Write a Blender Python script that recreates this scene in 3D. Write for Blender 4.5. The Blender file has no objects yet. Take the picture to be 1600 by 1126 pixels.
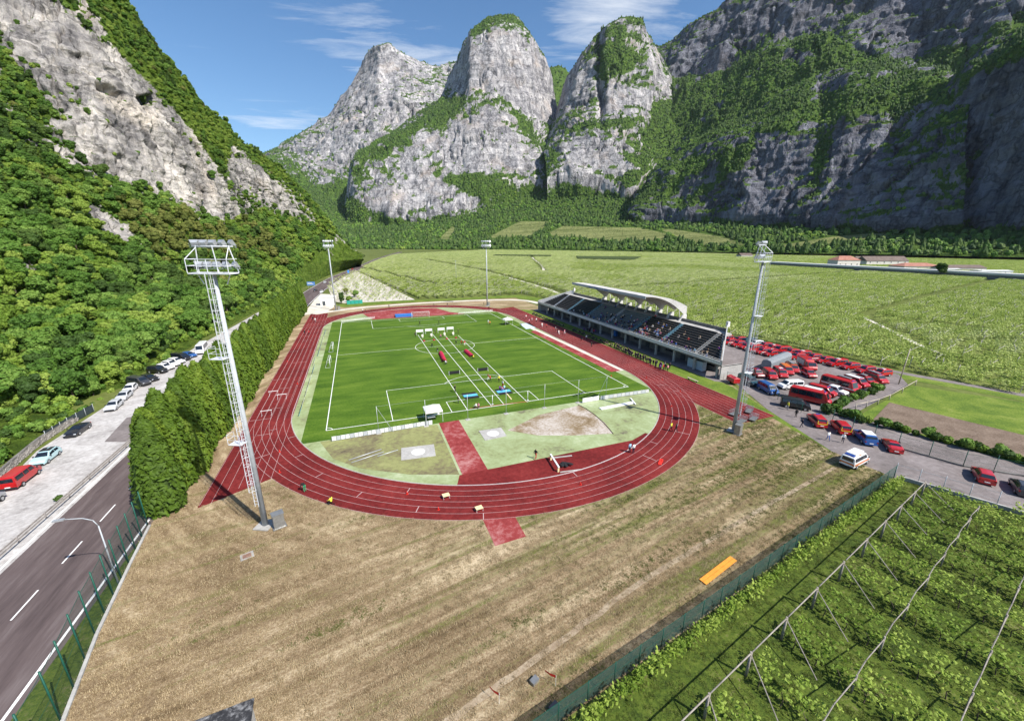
import bpy, math, random
import numpy as np
from mathutils import Vector, Matrix

SC = bpy.context.scene
COL = SC.collection
RAD = math.radians

# ------------------------------------------------------------------ camera
# world frame: origin at one corner of the football pitch, +Y along the pitch, +X across it, metres
FOC, PITCH, ROLL = 627.77, RAD(16.594), RAD(0.119)     # focal length in pixels of a 1600 px wide frame
CAM = np.array([7.744, -70.783, 31.681])
_fx, _fy = 0.35385, 0.93530
_fw = np.array([_fx * math.cos(PITCH), _fy * math.cos(PITCH), -math.sin(PITCH)])
_r = np.array([_fy, -_fx, 0.0])
_u = np.cross(_r, _fw)
CR = _r * math.cos(ROLL) + _u * math.sin(ROLL)
CU = -_r * math.sin(ROLL) + _u * math.cos(ROLL)
CF = _fw
cd = bpy.data.cameras.new('camera')
cd.sensor_fit = 'HORIZONTAL'
cd.sensor_width = 36.0
cd.lens = FOC / 1600.0 * 36.0
cd.clip_start = 0.5
cd.clip_end = 30000
cam = bpy.data.objects.new('camera', cd)
COL.objects.link(cam)
M = Matrix(((CR[0], CU[0], -CF[0], CAM[0]), (CR[1], CU[1], -CF[1], CAM[1]), (CR[2], CU[2], -CF[2], CAM[2]), (0, 0, 0, 1)))
cam.matrix_world = M
SC.camera = cam

# ------------------------------------------------------------------ world, sun, exposure
SUN_DIR = np.array([0.55, -0.834, 0.0])
SUN_DIR /= np.linalg.norm(SUN_DIR)
SUN_EL = RAD(47)
SUN_ROT = math.atan2(SUN_DIR[0], SUN_DIR[1])
W = bpy.data.worlds.new('World')
SC.world = W
W.use_nodes = True
nt = W.node_tree
nt.nodes.clear()
N = nt.nodes.new
L = nt.links.new
out = N('ShaderNodeOutputWorld')
bg = N('ShaderNodeBackground')
bg.inputs['Strength'].default_value = 0.076
sky = N('ShaderNodeTexSky')
sky.sky_type = 'NISHITA'
sky.sun_disc = False
sky.sun_elevation = SUN_EL
sky.sun_rotation = SUN_ROT
sky.altitude = 250
sky.air_density = 1.0
sky.dust_density = 1.1
sky.ozone_density = 2.2
CLOUDS = [(1.266, 1.848, 0.3, 0.9), (1.124, 2.056, 0.26, 0.8), (1.169, 2.305, 0.5, 0.55), (0.471, 2.569, 0.45, 0.75), (0.322, 2.586, 0.5, 0.5), (-0.354, 4.108, 0.4, 0.6), (-0.667, 4.502, 0.5, 0.45)]
# thin cirrus, laid on a plane high above
tc = N('ShaderNodeTexCoord')
sep = N('ShaderNodeSeparateXYZ')
L(tc.outputs['Generated'], sep.inputs[0])
def MT(op, a, b=None):
    x = N('ShaderNodeMath'); x.operation = op
    for v, i in ((a, 0), (b, 1)):
        if v is None: continue
        if hasattr(v, 'links'): L(v, x.inputs[i])
        else: x.inputs[i].default_value = v
    return x.outputs[0]
mz = MT('MAXIMUM', sep.outputs['Z'], 0.03)
qx = MT('DIVIDE', sep.outputs['X'], mz); qy = MT('DIVIDE', sep.outputs['Y'], mz)
cmb = N('ShaderNodeCombineXYZ'); L(qx, cmb.inputs[0]); L(qy, cmb.inputs[1])
mp = N('ShaderNodeMapping'); mp.vector_type = 'TEXTURE'; mp.inputs['Rotation'].default_value = (0, 0, -0.35); mp.inputs['Scale'].default_value = (1.9, 0.55, 1.0)
L(cmb.outputs[0], mp.inputs[0])
nz = N('ShaderNodeTexNoise'); nz.inputs['Scale'].default_value = 1.3; nz.inputs['Detail'].default_value = 9; nz.inputs['Roughness'].default_value = 0.64; nz.inputs['Distortion'].default_value = 0.7
L(mp.outputs[0], nz.inputs['Vector'])
cov = MT('ADD', 0.0, 0.0)
for cx_, cy_, sx_, am_ in CLOUDS:
    dx_ = MT('DIVIDE', MT('SUBTRACT', qx, cx_), sx_); dy_ = MT('DIVIDE', MT('SUBTRACT', qy, cy_), sx_)
    g_ = MT('MULTIPLY', MT('EXPONENT', MT('MULTIPLY', MT('ADD', MT('MULTIPLY', dx_, dx_), MT('MULTIPLY', dy_, dy_)), -1.0)), am_ * 0.2)
    cov = MT('ADD', cov, g_)
cf = MT('ADD', nz.outputs['Fac'], cov)
cr = N('ShaderNodeValToRGB'); cr.color_ramp.elements[0].position = 0.63; cr.color_ramp.elements[1].position = 0.86
L(cf, cr.inputs[0])
mu = N('ShaderNodeMath'); mu.operation = 'MULTIPLY'; mu.inputs[1].default_value = 0.6
L(cr.outputs[0], mu.inputs[0])
hs = N('ShaderNodeHueSaturation'); hs.inputs['Saturation'].default_value = 1.2; hs.inputs['Value'].default_value = 1.45; L(sky.outputs[0], hs.inputs['Color'])
mx = N('ShaderNodeMix'); mx.data_type = 'RGBA'
mx.inputs[7].default_value = (10.0, 10.3, 10.6, 1)
L(mu.outputs[0], mx.inputs[0]); L(hs.outputs[0], mx.inputs[6])
L(mx.outputs[2], bg.inputs['Color']); L(bg.outputs[0], out.inputs['Surface'])

sd = bpy.data.lights.new('sun', 'SUN')
sd.energy = 5.0
sd.angle = RAD(0.53)
sd.color = (1.0, 0.95, 0.87)
sun = bpy.data.objects.new('sun', sd)
COL.objects.link(sun)
_sv = Vector((SUN_DIR[0] * math.cos(SUN_EL), SUN_DIR[1] * math.cos(SUN_EL), math.sin(SUN_EL)))
sun.rotation_euler = _sv.to_track_quat('Z', 'Y').to_euler()
sun.location = (60, -120, 140)

SC.view_settings.view_transform = 'Standard'
SC.view_settings.look = 'None'
SC.view_settings.gamma = 1.0
SC.view_settings.exposure = 0.56
SC.view_settings.use_curve_mapping = False
SC.render.engine = 'CYCLES'
SC.cycles.use_denoising = True
SC.cycles.max_bounces = 5
SC.cycles.diffuse_bounces = 2
SC.cycles.glossy_bounces = 2
SC.cycles.transmission_bounces = 3
SC.cycles.transparent_max_bounces = 8
SC.cycles.volume_bounces = 0
SC.cycles.caustics_reflective = False
SC.cycles.caustics_refractive = False
SC.cycles.use_fast_gi = False

RNG = np.random.default_rng(11)
random.seed(5)

# ------------------------------------------------------------------ measuring helpers
def at(px, py, z=0.0):
    """photo pixel -> point on the level plane z (metres)"""
    d = (px - 800) * CR - (py - 563) * CU + FOC * CF
    return CAM + d * ((z - CAM[2]) / d[2])

def ray(px, py, depth):
    """photo pixel + distance along the view axis -> point in the valley"""
    return CAM + depth * ((px - 800) / FOC * CR - (py - 563) / FOC * CU + CF)

def pix(P):
    d = np.asarray(P) - CAM
    z = d @ CF
    return np.stack([800 + FOC * (d @ CR) / z, 563 - FOC * (d @ CU) / z, z], -1)

# ------------------------------------------------------------------ noise (vectorised gradient noise)
def _hash(i, j, k, s):
    h = (i * 374761393 + j * 668265263 + k * 2147483647 + s * 1274126177) & 0xFFFFFFFF
    h = ((h ^ (h >> 13)) * 1274126177) & 0xFFFFFFFF
    return h ^ (h >> 16)

def noise3(P, seed=0):
    P = np.asarray(P, float)
    I = np.floor(P).astype(np.int64)
    F = P - I
    U = F * F * F * (F * (F * 6 - 15) + 10)
    res = 0
    for dx in (0, 1):
        for dy in (0, 1):
            for dz in (0, 1):
                h = _hash(I[..., 0] + dx, I[..., 1] + dy, I[..., 2] + dz, seed)
                gx = ((h & 255) / 127.5 - 1); gy = (((h >> 8) & 255) / 127.5 - 1); gz = (((h >> 16) & 255) / 127.5 - 1)
                v = gx * (F[..., 0] - dx) + gy * (F[..., 1] - dy) + gz * (F[..., 2] - dz)
                w = (U[..., 0] if dx else 1 - U[..., 0]) * (U[..., 1] if dy else 1 - U[..., 1]) * (U[..., 2] if dz else 1 - U[..., 2])
                res = res + v * w
    return res

def fbm(P, octs=5, gain=0.5, lac=2.03, seed=0, ridged=False):
    a, s, t = 1.0, 0.0, 0.0
    P = np.asarray(P, float)
    for o in range(octs):
        n = noise3(P, seed + o * 17)
        if ridged:
            n = 0.6 - 2.0 * np.abs(n)
        s = s + a * n
        t += a
        a *= gain
        P = P * lac
    return s / t

# ------------------------------------------------------------------ object helpers
def tag(o, label=None, cat=None, group=None, kind=None):
    if label: o['label'] = label
    if cat: o['category'] = cat
    if group: o['group'] = group
    if kind: o['kind'] = kind
    return o

def mesh(name, V, Fc, mats, midx=None, smooth=False):
    me = bpy.data.meshes.new(name)
    me.from_pydata([tuple(map(float, v)) for v in V] if not isinstance(V, np.ndarray) else V.tolist(), [], Fc if not isinstance(Fc, np.ndarray) else Fc.tolist())
    for m in (mats if isinstance(mats, (list, tuple)) else [mats]):
        me.materials.append(m)
    if midx is not None:
        me.polygons.foreach_set('material_index', np.asarray(midx, np.int32))
    if smooth is not False:
        sm = np.ones(len(me.polygons), bool) if smooth is True else np.asarray(smooth, bool)
        me.polygons.foreach_set('use_smooth', sm)
    me.update()
    return me

def ob(name, me, parent=None, loc=(0, 0, 0), rz=0.0, scale=None):
    o = bpy.data.objects.new(name, me)
    COL.objects.link(o)
    o.location = loc
    if rz: o.rotation_euler = (0, 0, rz)
    if scale is not None:
        o.scale = (scale, scale, scale) if not hasattr(scale, '__len__') else scale
    if parent is not None: o.parent = parent
    return o

def empty(name, loc=(0, 0, 0), rz=0.0, scale=None):
    o = ob(name, None, None, loc, rz, scale)
    o.empty_display_size = 0.5
    return o

def copy_tree(src, loc=None, rz=None, scale=None, parent=None):
    c = src.copy(); COL.objects.link(c); c.parent = parent
    if loc is not None: c.location = loc
    if rz is not None: c.rotation_euler = (0, 0, rz)
    if scale is not None: c.scale = (scale, scale, scale) if not hasattr(scale, '__len__') else scale
    for k in src.children: copy_tree(k, parent=c)
    return c

class MB:
    """collects pieces into one mesh"""
    def __init__(s):
        s.V = []; s.F = []; s.I = []; s.S = []
    def add(s, V, F, m=0, smooth=False):
        n = len(s.V)
        s.V += [tuple(map(float, v)) for v in V]
        for f in F:
            s.F.append(tuple(i + n for i in f)); s.I.append(m); s.S.append(smooth)
        return s
    def box(s, a, b, m=0, bev=0.0):
        x0, y0, z0 = a; x1, y1, z1 = b
        return s.add([(x0, y0, z0), (x1, y0, z0), (x1, y1, z0), (x0, y1, z0), (x0, y0, z1), (x1, y0, z1), (x1, y1, z1), (x0, y1, z1)],
                     [(0, 3, 2, 1), (4, 5, 6, 7), (0, 1, 5, 4), (1, 2, 6, 5), (2, 3, 7, 6), (3, 0, 4, 7)], m)
    def obox(s, c, ux, hx, hy, z0, z1, m=0):
        """box with plan axis ux (unit 2-vector), half sizes hx, hy"""
        ux = np.array(ux, float); uy = np.array([-ux[1], ux[0]]); c = np.array(c[:2], float)
        q = [c - ux * hx - uy * hy, c + ux * hx - uy * hy, c + ux * hx + uy * hy, c - ux * hx + uy * hy]
        V = [(p[0], p[1], z0) for p in q] + [(p[0], p[1], z1) for p in q]
        return s.add(V, [(0, 3, 2, 1), (4, 5, 6, 7), (0, 1, 5, 4), (1, 2, 6, 5), (2, 3, 7, 6), (3, 0, 4, 7)], m)
    def tube(s, p, q, r0, r1=None, n=8, m=0, caps=True, smooth=True):
        p = np.array(p, float); q = np.array(q, float); r1 = r0 if r1 is None else r1
        d = q - p; l = np.linalg.norm(d)
        if l < 1e-9: return s
        d /= l
        a = np.cross(d, (0, 0, 1.0)) if abs(d[2]) < 0.95 else np.cross(d, (1.0, 0, 0))
        a /= np.linalg.norm(a); b = np.cross(d, a)
        k = len(s.V); V = []
        for i in range(n):
            t = 2 * math.pi * (i + 0.5) / n
            V.append(p + r0 * (a * math.cos(t) + b * math.sin(t)))
        for i in range(n):
            t = 2 * math.pi * (i + 0.5) / n
            V.append(q + r1 * (a * math.cos(t) + b * math.sin(t)))
        s.add(V, [(i, (i + 1) % n, n + (i + 1) % n, n + i)[::-1] for i in range(n)], m, smooth and n > 5)
        if caps:
            kk = [i + k for i in range(n)]
            s.F.append(tuple(kk)); s.I.append(m); s.S.append(False)
            s.F.append(tuple(i + n for i in kk[::-1])); s.I.append(m); s.S.append(False)
        return s
    def path(s, pts, r, n=6, m=0):
        for a, b in zip(pts[:-1], pts[1:]): s.tube(a, b, r, r, n, m)
        return s
    def prism(s, poly, z0, z1, m=0):
        n = len(poly)
        V = [(p[0], p[1], z0) for p in poly] + [(p[0], p[1], z1) for p in poly]
        F = [tuple(range(n))[::-1], tuple(range(n, 2 * n))] + [(i, (i + 1) % n, n + (i + 1) % n, n + i) for i in range(n)]
        return s.add(V, F, m)
    def mesh(s, name, mats): return mesh(name, s.V, s.F, mats, s.I, s.S)
    def build(s, name, mats, parent=None, **k): return ob(name, s.mesh(name, mats), parent, **k)

def sheet(name, poly, z, mat, kind='structure', label=None):
    """a flat polygon"""
    me = mesh(name, [(p[0], p[1], z) for p in poly], [tuple(range(len(poly)))], mat)
    o = ob(name, me); tag(o, label, None, None, kind)
    return o

def strip_mesh(name, pts, w, z, mat, closed=False):
    """flat ribbon of width w along pts (2-D)"""
    P = np.array([p[:2] for p in pts], float)
    if closed: T = np.roll(P, -1, 0) - np.roll(P, 1, 0)
    else: T = np.gradient(P, axis=0)
    T /= np.linalg.norm(T, axis=1)[:, None]
    Nn = np.stack([-T[:, 1], T[:, 0]], 1)
    ww = np.asarray(w, float) * np.ones(len(P))
    A = P + Nn * ww[:, None] / 2; B = P - Nn * ww[:, None] / 2
    n = len(P)
    V = [(a[0], a[1], z) for a in A] + [(b[0], b[1], z) for b in B]
    rng = range(n if closed else n - 1)
    F = [(n + i, n + (i + 1) % n, (i + 1) % n, i) for i in rng]
    return mesh(name, V, F, mat)

# ------------------------------------------------------------------ material helpers
def newmat(name):
    m = bpy.data.materials.new(name); m.use_nodes = True
    t = m.node_tree
    return m, t, t.nodes['Principled BSDF']

class NT:
    """short-hand for building node trees"""
    def __init__(s, t): s.t = t
    def n(s, typ, **k):
        x = s.t.nodes.new(typ)
        for a, b in k.items():
            if a.startswith('_'): setattr(x, a[1:], b)
            else: x.inputs[a.replace('__', ' ')].default_value = b
        return x
    def l(s, a, b): s.t.links.new(a, b)
    def pos(s, scale=(1, 1, 1), rot=(0, 0, 0), coord='pos', loc=(0, 0, 0)):
        if coord == 'pos':
            g = s.n('ShaderNodeNewGeometry'); o = g.outputs['Position']
        else:
            g = s.n('ShaderNodeTexCoord'); o = g.outputs[coord]
        if rot != (0, 0, 0):                      # stretch along a turned axis
            mp = s.n('ShaderNodeMapping', _vector_type='TEXTURE', Scale=tuple(1.0 / q for q in scale), Rotation=rot, Location=loc)
        else: mp = s.n('ShaderNodeMapping', Scale=scale, Location=loc)
        s.l(o, mp.inputs[0]); return mp.outputs[0]
    def noise(s, vec, scale=1.0, detail=4, rough=0.55, dist=0.0):
        x = s.n('ShaderNodeTexNoise', Scale=scale, Detail=detail, Roughness=rough, Distortion=dist)
        s.l(vec, x.inputs['Vector']); return x.outputs['Fac']
    def ramp(s, fac, stops, interp='LINEAR'):
        x = s.n('ShaderNodeValToRGB'); e = x.color_ramp.elements; x.color_ramp.interpolation = interp
        while len(e) < len(stops): e.new(0.5)
        for q, (p, c) in zip(e, stops):
            q.position = p; q.color = (*c, 1) if len(c) == 3 else c
        s.l(fac, x.inputs[0]); return x.outputs[0]
    def map(s, v, a, b, c=0.0, d=1.0, clamp=True):
        x = s.n('ShaderNodeMapRange'); x.clamp = clamp
        x.inputs[1].default_value = a; x.inputs[2].default_value = b; x.inputs[3].default_value = c; x.inputs[4].default_value = d
        s.l(v, x.inputs[0]); return x.outputs[0]
    def mix(s, fac, a, b, blend='MIX'):
        x = s.n('ShaderNodeMix', _data_type='RGBA', _blend_type=blend)
        for v, k in ((fac, 0), (a, 6), (b, 7)):
            if hasattr(v, 'links'): s.l(v, x.inputs[k])
            else: x.inputs[k].default_value = v if k == 0 else ((*v, 1) if len(v) == 3 else v)
        return x.outputs[2]
    def math(s, op, a, b=0.0):
        x = s.n('ShaderNodeMath', _operation=op)
        for v, k in ((a, 0), (b, 1)):
            if hasattr(v, 'links'): s.l(v, x.inputs[k])
            else: x.inputs[k].default_value = v
        return x.outputs[0]
    def bump(s, h, strength=0.5, dist=0.1):
        x = s.n('ShaderNodeBump', Strength=strength, Distance=dist); s.l(h, x.inputs['Height']); return x.outputs[0]
    def attr(s, name):
        x = s.n('ShaderNodeAttribute', _attribute_name=name); return x.outputs['Fac']

_plain = {}
def plain(name, col, rough=0.6, metal=0.0, var=0.12, scale=3.0, spec=0.3, coat=0.0, coord='Object'):
    """a plain painted / solid material with slight unevenness"""
    key = (name,)
    if key in _plain: return _plain[key]
    m, t, b = newmat(name)
    k = NT(t)
    f = k.noise(k.pos(coord=coord), scale, 4, 0.6)
    lo = tuple(c * (1 - var) for c in col); hi = tuple(min(1, c * (1 + var)) for c in col)
    k.l(k.ramp(f, [(0.3, lo), (0.7, hi)]), b.inputs['Base Color'])
    b.inputs['Roughness'].default_value = rough
    b.inputs['Metallic'].default_value = metal
    b.inputs['Specular IOR Level'].default_value = spec
    if coat:
        b.inputs['Coat Weight'].default_value = coat; b.inputs['Coat Roughness'].default_value = 0.08
    _plain[key] = m
    return m
# ================================================================== ground materials
def m_dry_grass():
    m, t, b = newmat('dry_mown_grass'); k = NT(t)
    P = k.pos()
    # mowing swaths follow the bend: polar coordinates round the bend's centre
    g = k.n('ShaderNodeNewGeometry'); sp = k.n('ShaderNodeSeparateXYZ'); k.l(g.outputs['Position'], sp.inputs[0])
    dx = k.math('SUBTRACT', sp.outputs[0], 31.4); dy = k.math('SUBTRACT', sp.outputs[1], 11.2)
    r = k.math('SQRT', k.math('ADD', k.math('MULTIPLY', dx, dx), k.math('MULTIPLY', dy, dy)))
    an = k.math('ARCTAN2', dx, dy)
    c = k.n('ShaderNodeCombineXYZ'); k.l(k.math('MULTIPLY', r, 0.7), c.inputs[0]); k.l(k.math('MULTIPLY', an, 9.0), c.inputs[1])
    sw1 = k.noise(c.outputs[0], 1.0, 4, 0.6, 0.4)
    P2 = k.pos(scale=(0.035, 0.8, 1), rot=(0, 0, RAD(10)))
    sw2 = k.noise(P2, 1.0, 4, 0.62, 0.5)
    selx = k.map(k.math('ADD', k.math('MULTIPLY', sp.outputs[0], 0.35), k.math('MULTIPLY', sp.outputs[1], -1.0)), 22, 44)
    sw = k.mix(selx, sw1, sw2)
    big = k.noise(P, 0.07, 3, 0.5)
    fine = k.noise(k.pos(scale=(1, 1, 1)), 5.0, 6, 0.75, 0.2)
    f = k.math('ADD', k.math('MULTIPLY', sw, 0.36), k.math('ADD', k.math('MULTIPLY', big, 0.24), k.math('MULTIPLY', fine, 0.4)))
    tan = k.ramp(f, [(0.35, (0.085, 0.06, 0.032)), (0.43, (0.18, 0.125, 0.07)), (0.50, (0.30, 0.22, 0.13)), (0.59, (0.56, 0.455, 0.30))])
    grn = k.ramp(fine, [(0.3, (0.06, 0.085, 0.016)), (0.7, (0.18, 0.195, 0.05))])
    # greener towards the road and the stand, in swaths
    gx = k.map(k.math('ADD', sp.outputs[0], k.math('MULTIPLY', sp.outputs[1], -0.35)), 0, 75, -0.05, 0.036)
    gn = k.noise(k.pos(scale=(0.028, 0.5, 1), rot=(0, 0, RAD(10.5)), loc=(3, 1, 0)), 1.0, 5, 0.62, 0.35)
    gf = k.math('ADD', k.math('ADD', k.math('MULTIPLY', gn, 0.62), k.math('MULTIPLY', fine, 0.38)), gx)
    gm = k.map(gf, 0.49, 0.60)
    k.l(k.mix(gm, tan, grn), b.inputs['Base Color'])
    b.inputs['Roughness'].default_value = 0.95; b.inputs['Specular IOR Level'].default_value = 0.1
    k.l(k.bump(k.noise(P, 7.0, 5, 0.8), 0.9, 0.12), b.inputs['Normal'])
    return m

def m_turf():
    m, t, b = newmat('pitch_turf'); k = NT(t)
    P = k.pos()
    g = k.n('ShaderNodeNewGeometry'); sp = k.n('ShaderNodeSeparateXYZ'); k.l(g.outputs['Position'], sp.inputs[0])
    wob = k.noise(P, 0.12, 2)
    st = k.math('SINE', k.math('ADD', k.math('MULTIPLY', sp.outputs[1], 0.62), k.math('MULTIPLY', wob, 2.0)))
    n1 = k.noise(k.pos(scale=(0.10, 0.35, 1)), 1.0, 4, 0.6)
    n2 = k.noise(P, 2.6, 5, 0.7)
    f = k.math('ADD', k.math('ADD', k.math('MULTIPLY', n1, 0.5), k.math('MULTIPLY', n2, 0.4)), k.math('MULTIPLY', st, 0.02))
    k.l(k.ramp(f, [(0.32, (0.036, 0.082, 0.007)), (0.45, (0.07, 0.135, 0.012)), (0.6, (0.135, 0.205, 0.025))]), b.inputs['Base Color'])
    b.inputs['Roughness'].default_value = 0.85; b.inputs['Specular IOR Level'].default_value = 0.15
    k.l(k.bump(k.noise(P, 14.0, 4, 0.8), 0.5, 0.05), b.inputs['Normal'])
    return m

def m_mix(name, cols, s1=0.3, s2=3.0, rough=0.9, bump=0.3, bs=12.0, w=(0.5, 0.5), rot=0, stretch=(1, 1, 1), spec=0.2, dist=0.0):
    m, t, b = newmat(name); k = NT(t)
    P = k.pos(scale=stretch, rot=(0, 0, rot))
    f = k.math('ADD', k.math('MULTIPLY', k.noise(P, s1, 5, 0.6, dist), w[0]), k.math('MULTIPLY', k.noise(P, s2, 5, 0.7), w[1]))
    n = len(cols)
    k.l(k.ramp(f, [(0.34 + 0.32 * i / (n - 1), c) for i, c in enumerate(cols)]), b.inputs['Base Color'])
    b.inputs['Roughness'].default_value = rough; b.inputs['Specular IOR Level'].default_value = spec
    if bump: k.l(k.bump(k.noise(k.pos(), bs, 4, 0.7), bump, 0.05), b.inputs['Normal'])
    return m

M_DRY = m_dry_grass()
M_TURF = m_turf()
M_TRACK = m_mix('red_track_rubber', [(0.075, 0.01, 0.01), (0.15, 0.018, 0.018), (0.23, 0.034, 0.031)], 0.12, 1.6, 0.9, 0.15, 20, spec=0.12)
M_TRACKW = m_mix('worn_red_rubber', [(0.15, 0.02, 0.02), (0.26, 0.045, 0.045), (0.42, 0.20, 0.19)], 0.2, 1.2, 0.9, 0.15, 20, spec=0.12, dist=0.5)
M_PALE = m_mix('faded_green_synthetic', [(0.12, 0.10, 0.08), (0.24, 0.28, 0.13), (0.30, 0.36, 0.19), (0.42, 0.46, 0.30)], 0.13, 1.3, 0.9, 0.2, 14, (0.65, 0.35), dist=0.6)
M_PALE2 = m_mix('worn_green_synthetic', [(0.07, 0.055, 0.045), (0.17, 0.15, 0.08), (0.24, 0.25, 0.10), (0.30, 0.30, 0.13)], 0.16, 1.4, 0.95, 0.3, 10, (0.6, 0.4), dist=0.8)
M_SHOT = m_mix('landing_sector_grit', [(0.13, 0.085, 0.04), (0.24, 0.18, 0.11), (0.42, 0.37, 0.32), (0.58, 0.54, 0.5)], 0.2, 2.2, 0.95, 0.5, 8, (0.6, 0.4), dist=0.6)
M_ROAD = m_mix('road_asphalt', [(0.06, 0.045, 0.045), (0.11, 0.084, 0.082), (0.17, 0.14, 0.137)], 0.25, 1.5, 0.85, 0.25, 18, stretch=(1, 0.1, 1))
M_LOT = m_mix('lot_asphalt', [(0.12, 0.105, 0.10), (0.19, 0.165, 0.16), (0.27, 0.24, 0.235)], 0.16, 1.3, 0.9, 0.25, 16, dist=0.4)
M_GRAVEL = m_mix('pale_gravel', [(0.22, 0.205, 0.195), (0.42, 0.40, 0.385), (0.60, 0.585, 0.57)], 0.18, 1.6, 0.95, 0.35, 14, dist=0.8)
M_WPATH = m_mix('white_gravel', [(0.4, 0.36, 0.29), (0.58, 0.54, 0.46), (0.68, 0.65, 0.58)], 0.2, 1.5, 0.95, 0.3, 14)
M_SOIL = m_mix('tilled_soil', [(0.12, 0.085, 0.062), (0.21, 0.155, 0.115), (0.30, 0.23, 0.175)], 0.3, 4.0, 0.95, 0.8, 5)
M_GRASS = m_mix('green_grass', [(0.04, 0.075, 0.01), (0.085, 0.14, 0.016), (0.145, 0.20, 0.026), (0.23, 0.25, 0.07)], 0.22, 3.0, 0.9, 0.8, 6, dist=0.5)
M_GRASS2 = m_mix('vineyard_grass', [(0.022, 0.036, 0.007), (0.05, 0.08, 0.011), (0.095, 0.13, 0.018), (0.17, 0.145, 0.075)], 0.35, 3.4, 0.95, 0.9, 5, (0.45, 0.55), dist=0.8)
M_VALLEY = m_mix('valley_floor_grass', [(0.06, 0.08, 0.017), (0.10, 0.125, 0.026), (0.16, 0.185, 0.05)], 0.02, 0.5, 0.95, 0.4, 1.5)
M_DIRT = m_mix('trodden_dirt', [(0.2, 0.14, 0.09), (0.33, 0.26, 0.18), (0.45, 0.38, 0.28)], 0.4, 3.0, 0.95, 0.4, 9, dist=0.5)
M_WHITE = plain('white_line_paint', (0.80, 0.80, 0.78), 0.7, var=0.1, scale=1.2, coord='Object')
M_LANE = plain('lane_paint', (0.46, 0.34, 0.33), 0.7, var=0.2, scale=0.8)
M_CONC = m_mix('concrete', [(0.26, 0.25, 0.235), (0.38, 0.37, 0.35), (0.47, 0.46, 0.44)], 0.4, 3.0, 0.85, 0.2, 8, dist=0.5)
M_CONCD = m_mix('weathered_concrete', [(0.11, 0.10, 0.092), (0.19, 0.18, 0.165), (0.27, 0.255, 0.24)], 0.4, 3.0, 0.9, 0.3, 8, dist=0.5)

# ================================================================== the setting, flat parts
sheet('ground', [(-4000, -1500), (6000, -1500), (6000, 6500), (-4000, 6500)], -0.05, M_VALLEY)
site = [(-13.0, -75), (-14.4, -41.7), (-15.8, -34.4), (-17.1, -25.7), (-17.8, -19.2), (-22.0, -18.5), (-22.0, 150), (0, 150), (55, 148), (92, 146),
        (92, 108), (88, 100), (88, -2), (80.5, -20.5), (74.9, -35.7), (75.2, -43.6), (17.6, -53.9), (4, -56.3), (3, -75)]
sheet('dry_field', site, -0.02, M_DRY)

# straight / bend geometry of the oval
OX, OY0, OY1, RI = 31.4, 11.2, 91.0, 37.9
LANE = 1.17
def oval(r, n=64):
    pts = []
    for i in range(n + 1):
        a = math.pi + math.pi * i / n
        pts.append((OX + r * math.cos(a), OY0 + r * math.sin(a)))
    for i in range(n + 1):
        a = math.pi * i / n
        pts.append((OX + r * math.cos(a), OY1 + r * math.sin(a)))
    return pts
def ring(name, r0, r1, z, mat, kind='structure', parent=None):
    a, b = oval(r0), oval(r1); n = len(a)
    V = [(*p, z) for p in a] + [(*p, z) for p in b]
    F = [(i, n + i, n + (i + 1) % n, (i + 1) % n) for i in range(n)]
    F = [f[::-1] for f in F]
    o = ob(name, mesh(name, V, F, mat), parent)
    if parent is None: o['kind'] = kind
    return o
infield = sheet('infield', oval(RI + 0.2), -0.005, M_PALE)
RO = RI + 6 * LANE
trk = ring('running_track', RI, RO, 0.006, M_TRACK)
sheet('sprint_straight', [(69.6, -23.2), (79.0, -23.0), (79.0, 116), (69.6, 113)], 0.000, M_TRACK)
sheet('back_straight_runoff', [(-13.6, -17.6), (-6.2, -13.4), (-6.2, 120), (-6.4, 128), (-13.6, 128)], 0.000, M_TRACK)
for i in range(7):
    r = RI + 0.03 + i * (RO - RI - 0.06) / 6
    o = ring('lane_line', r - 0.021, r + 0.021, 0.0115, M_LANE, parent=trk)
sp = bpy.data.objects['sprint_straight']; bs = bpy.data.objects['back_straight_runoff']
for i in range(9):
    x = 69.7 + i * LANE - 0.02
    ob('lane_line', strip_mesh('lane_line', [(x, -23), (x, 112)], 0.042, 0.0045 if x > 76.2 else 0.0125, M_LANE), sp)
for i in range(7):
    x = -13.5 + i * 1.21
    ob('lane_line', strip_mesh('lane_line', [(x, -17 if i < 2 else -14.5), (x, 127)], 0.042, 0.0045 if False else 0.0127, M_LANE), bs)
# staggered start marks and relay boxes on the bends
for k, (a0, i0, i1) in enumerate([(0.10, 0, 1), (0.16, 1, 2), (0.22, 2, 3), (0.285, 3, 4), (0.35, 4, 5), (0.41, 5, 6), (0.62, 2, 4), (0.66, 1, 2), (0.71, 3, 5), (0.75, 5, 6),
                               (0.06, 2, 3), (0.13, 4, 6), (0.33, 1, 2), (0.52, 0, 1), (0.9, 2, 4), (0.87, 4, 5)]):
    a = math.pi + math.pi * a0
    p = [(OX + (RI + i0 * LANE) * math.cos(a), OY0 + (RI + i0 * LANE) * math.sin(a)), (OX + (RI + i1 * LANE) * math.cos(a), OY0 + (RI + i1 * LANE) * math.sin(a))]
    ob('start_mark', strip_mesh('start_mark', p, 0.09, 0.0155, M_LANE), trk)
for y in (2, 9, 14, 26, 33, 47, 60, 74, 81, 95):
    ob('start_mark', strip_mesh('start_mark', [(-13.4 + 1.21 * (y % 3), y), (-11.0 + 1.21 * (y % 4), y)], 0.09, 0.0155, M_LANE), trk)
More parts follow.
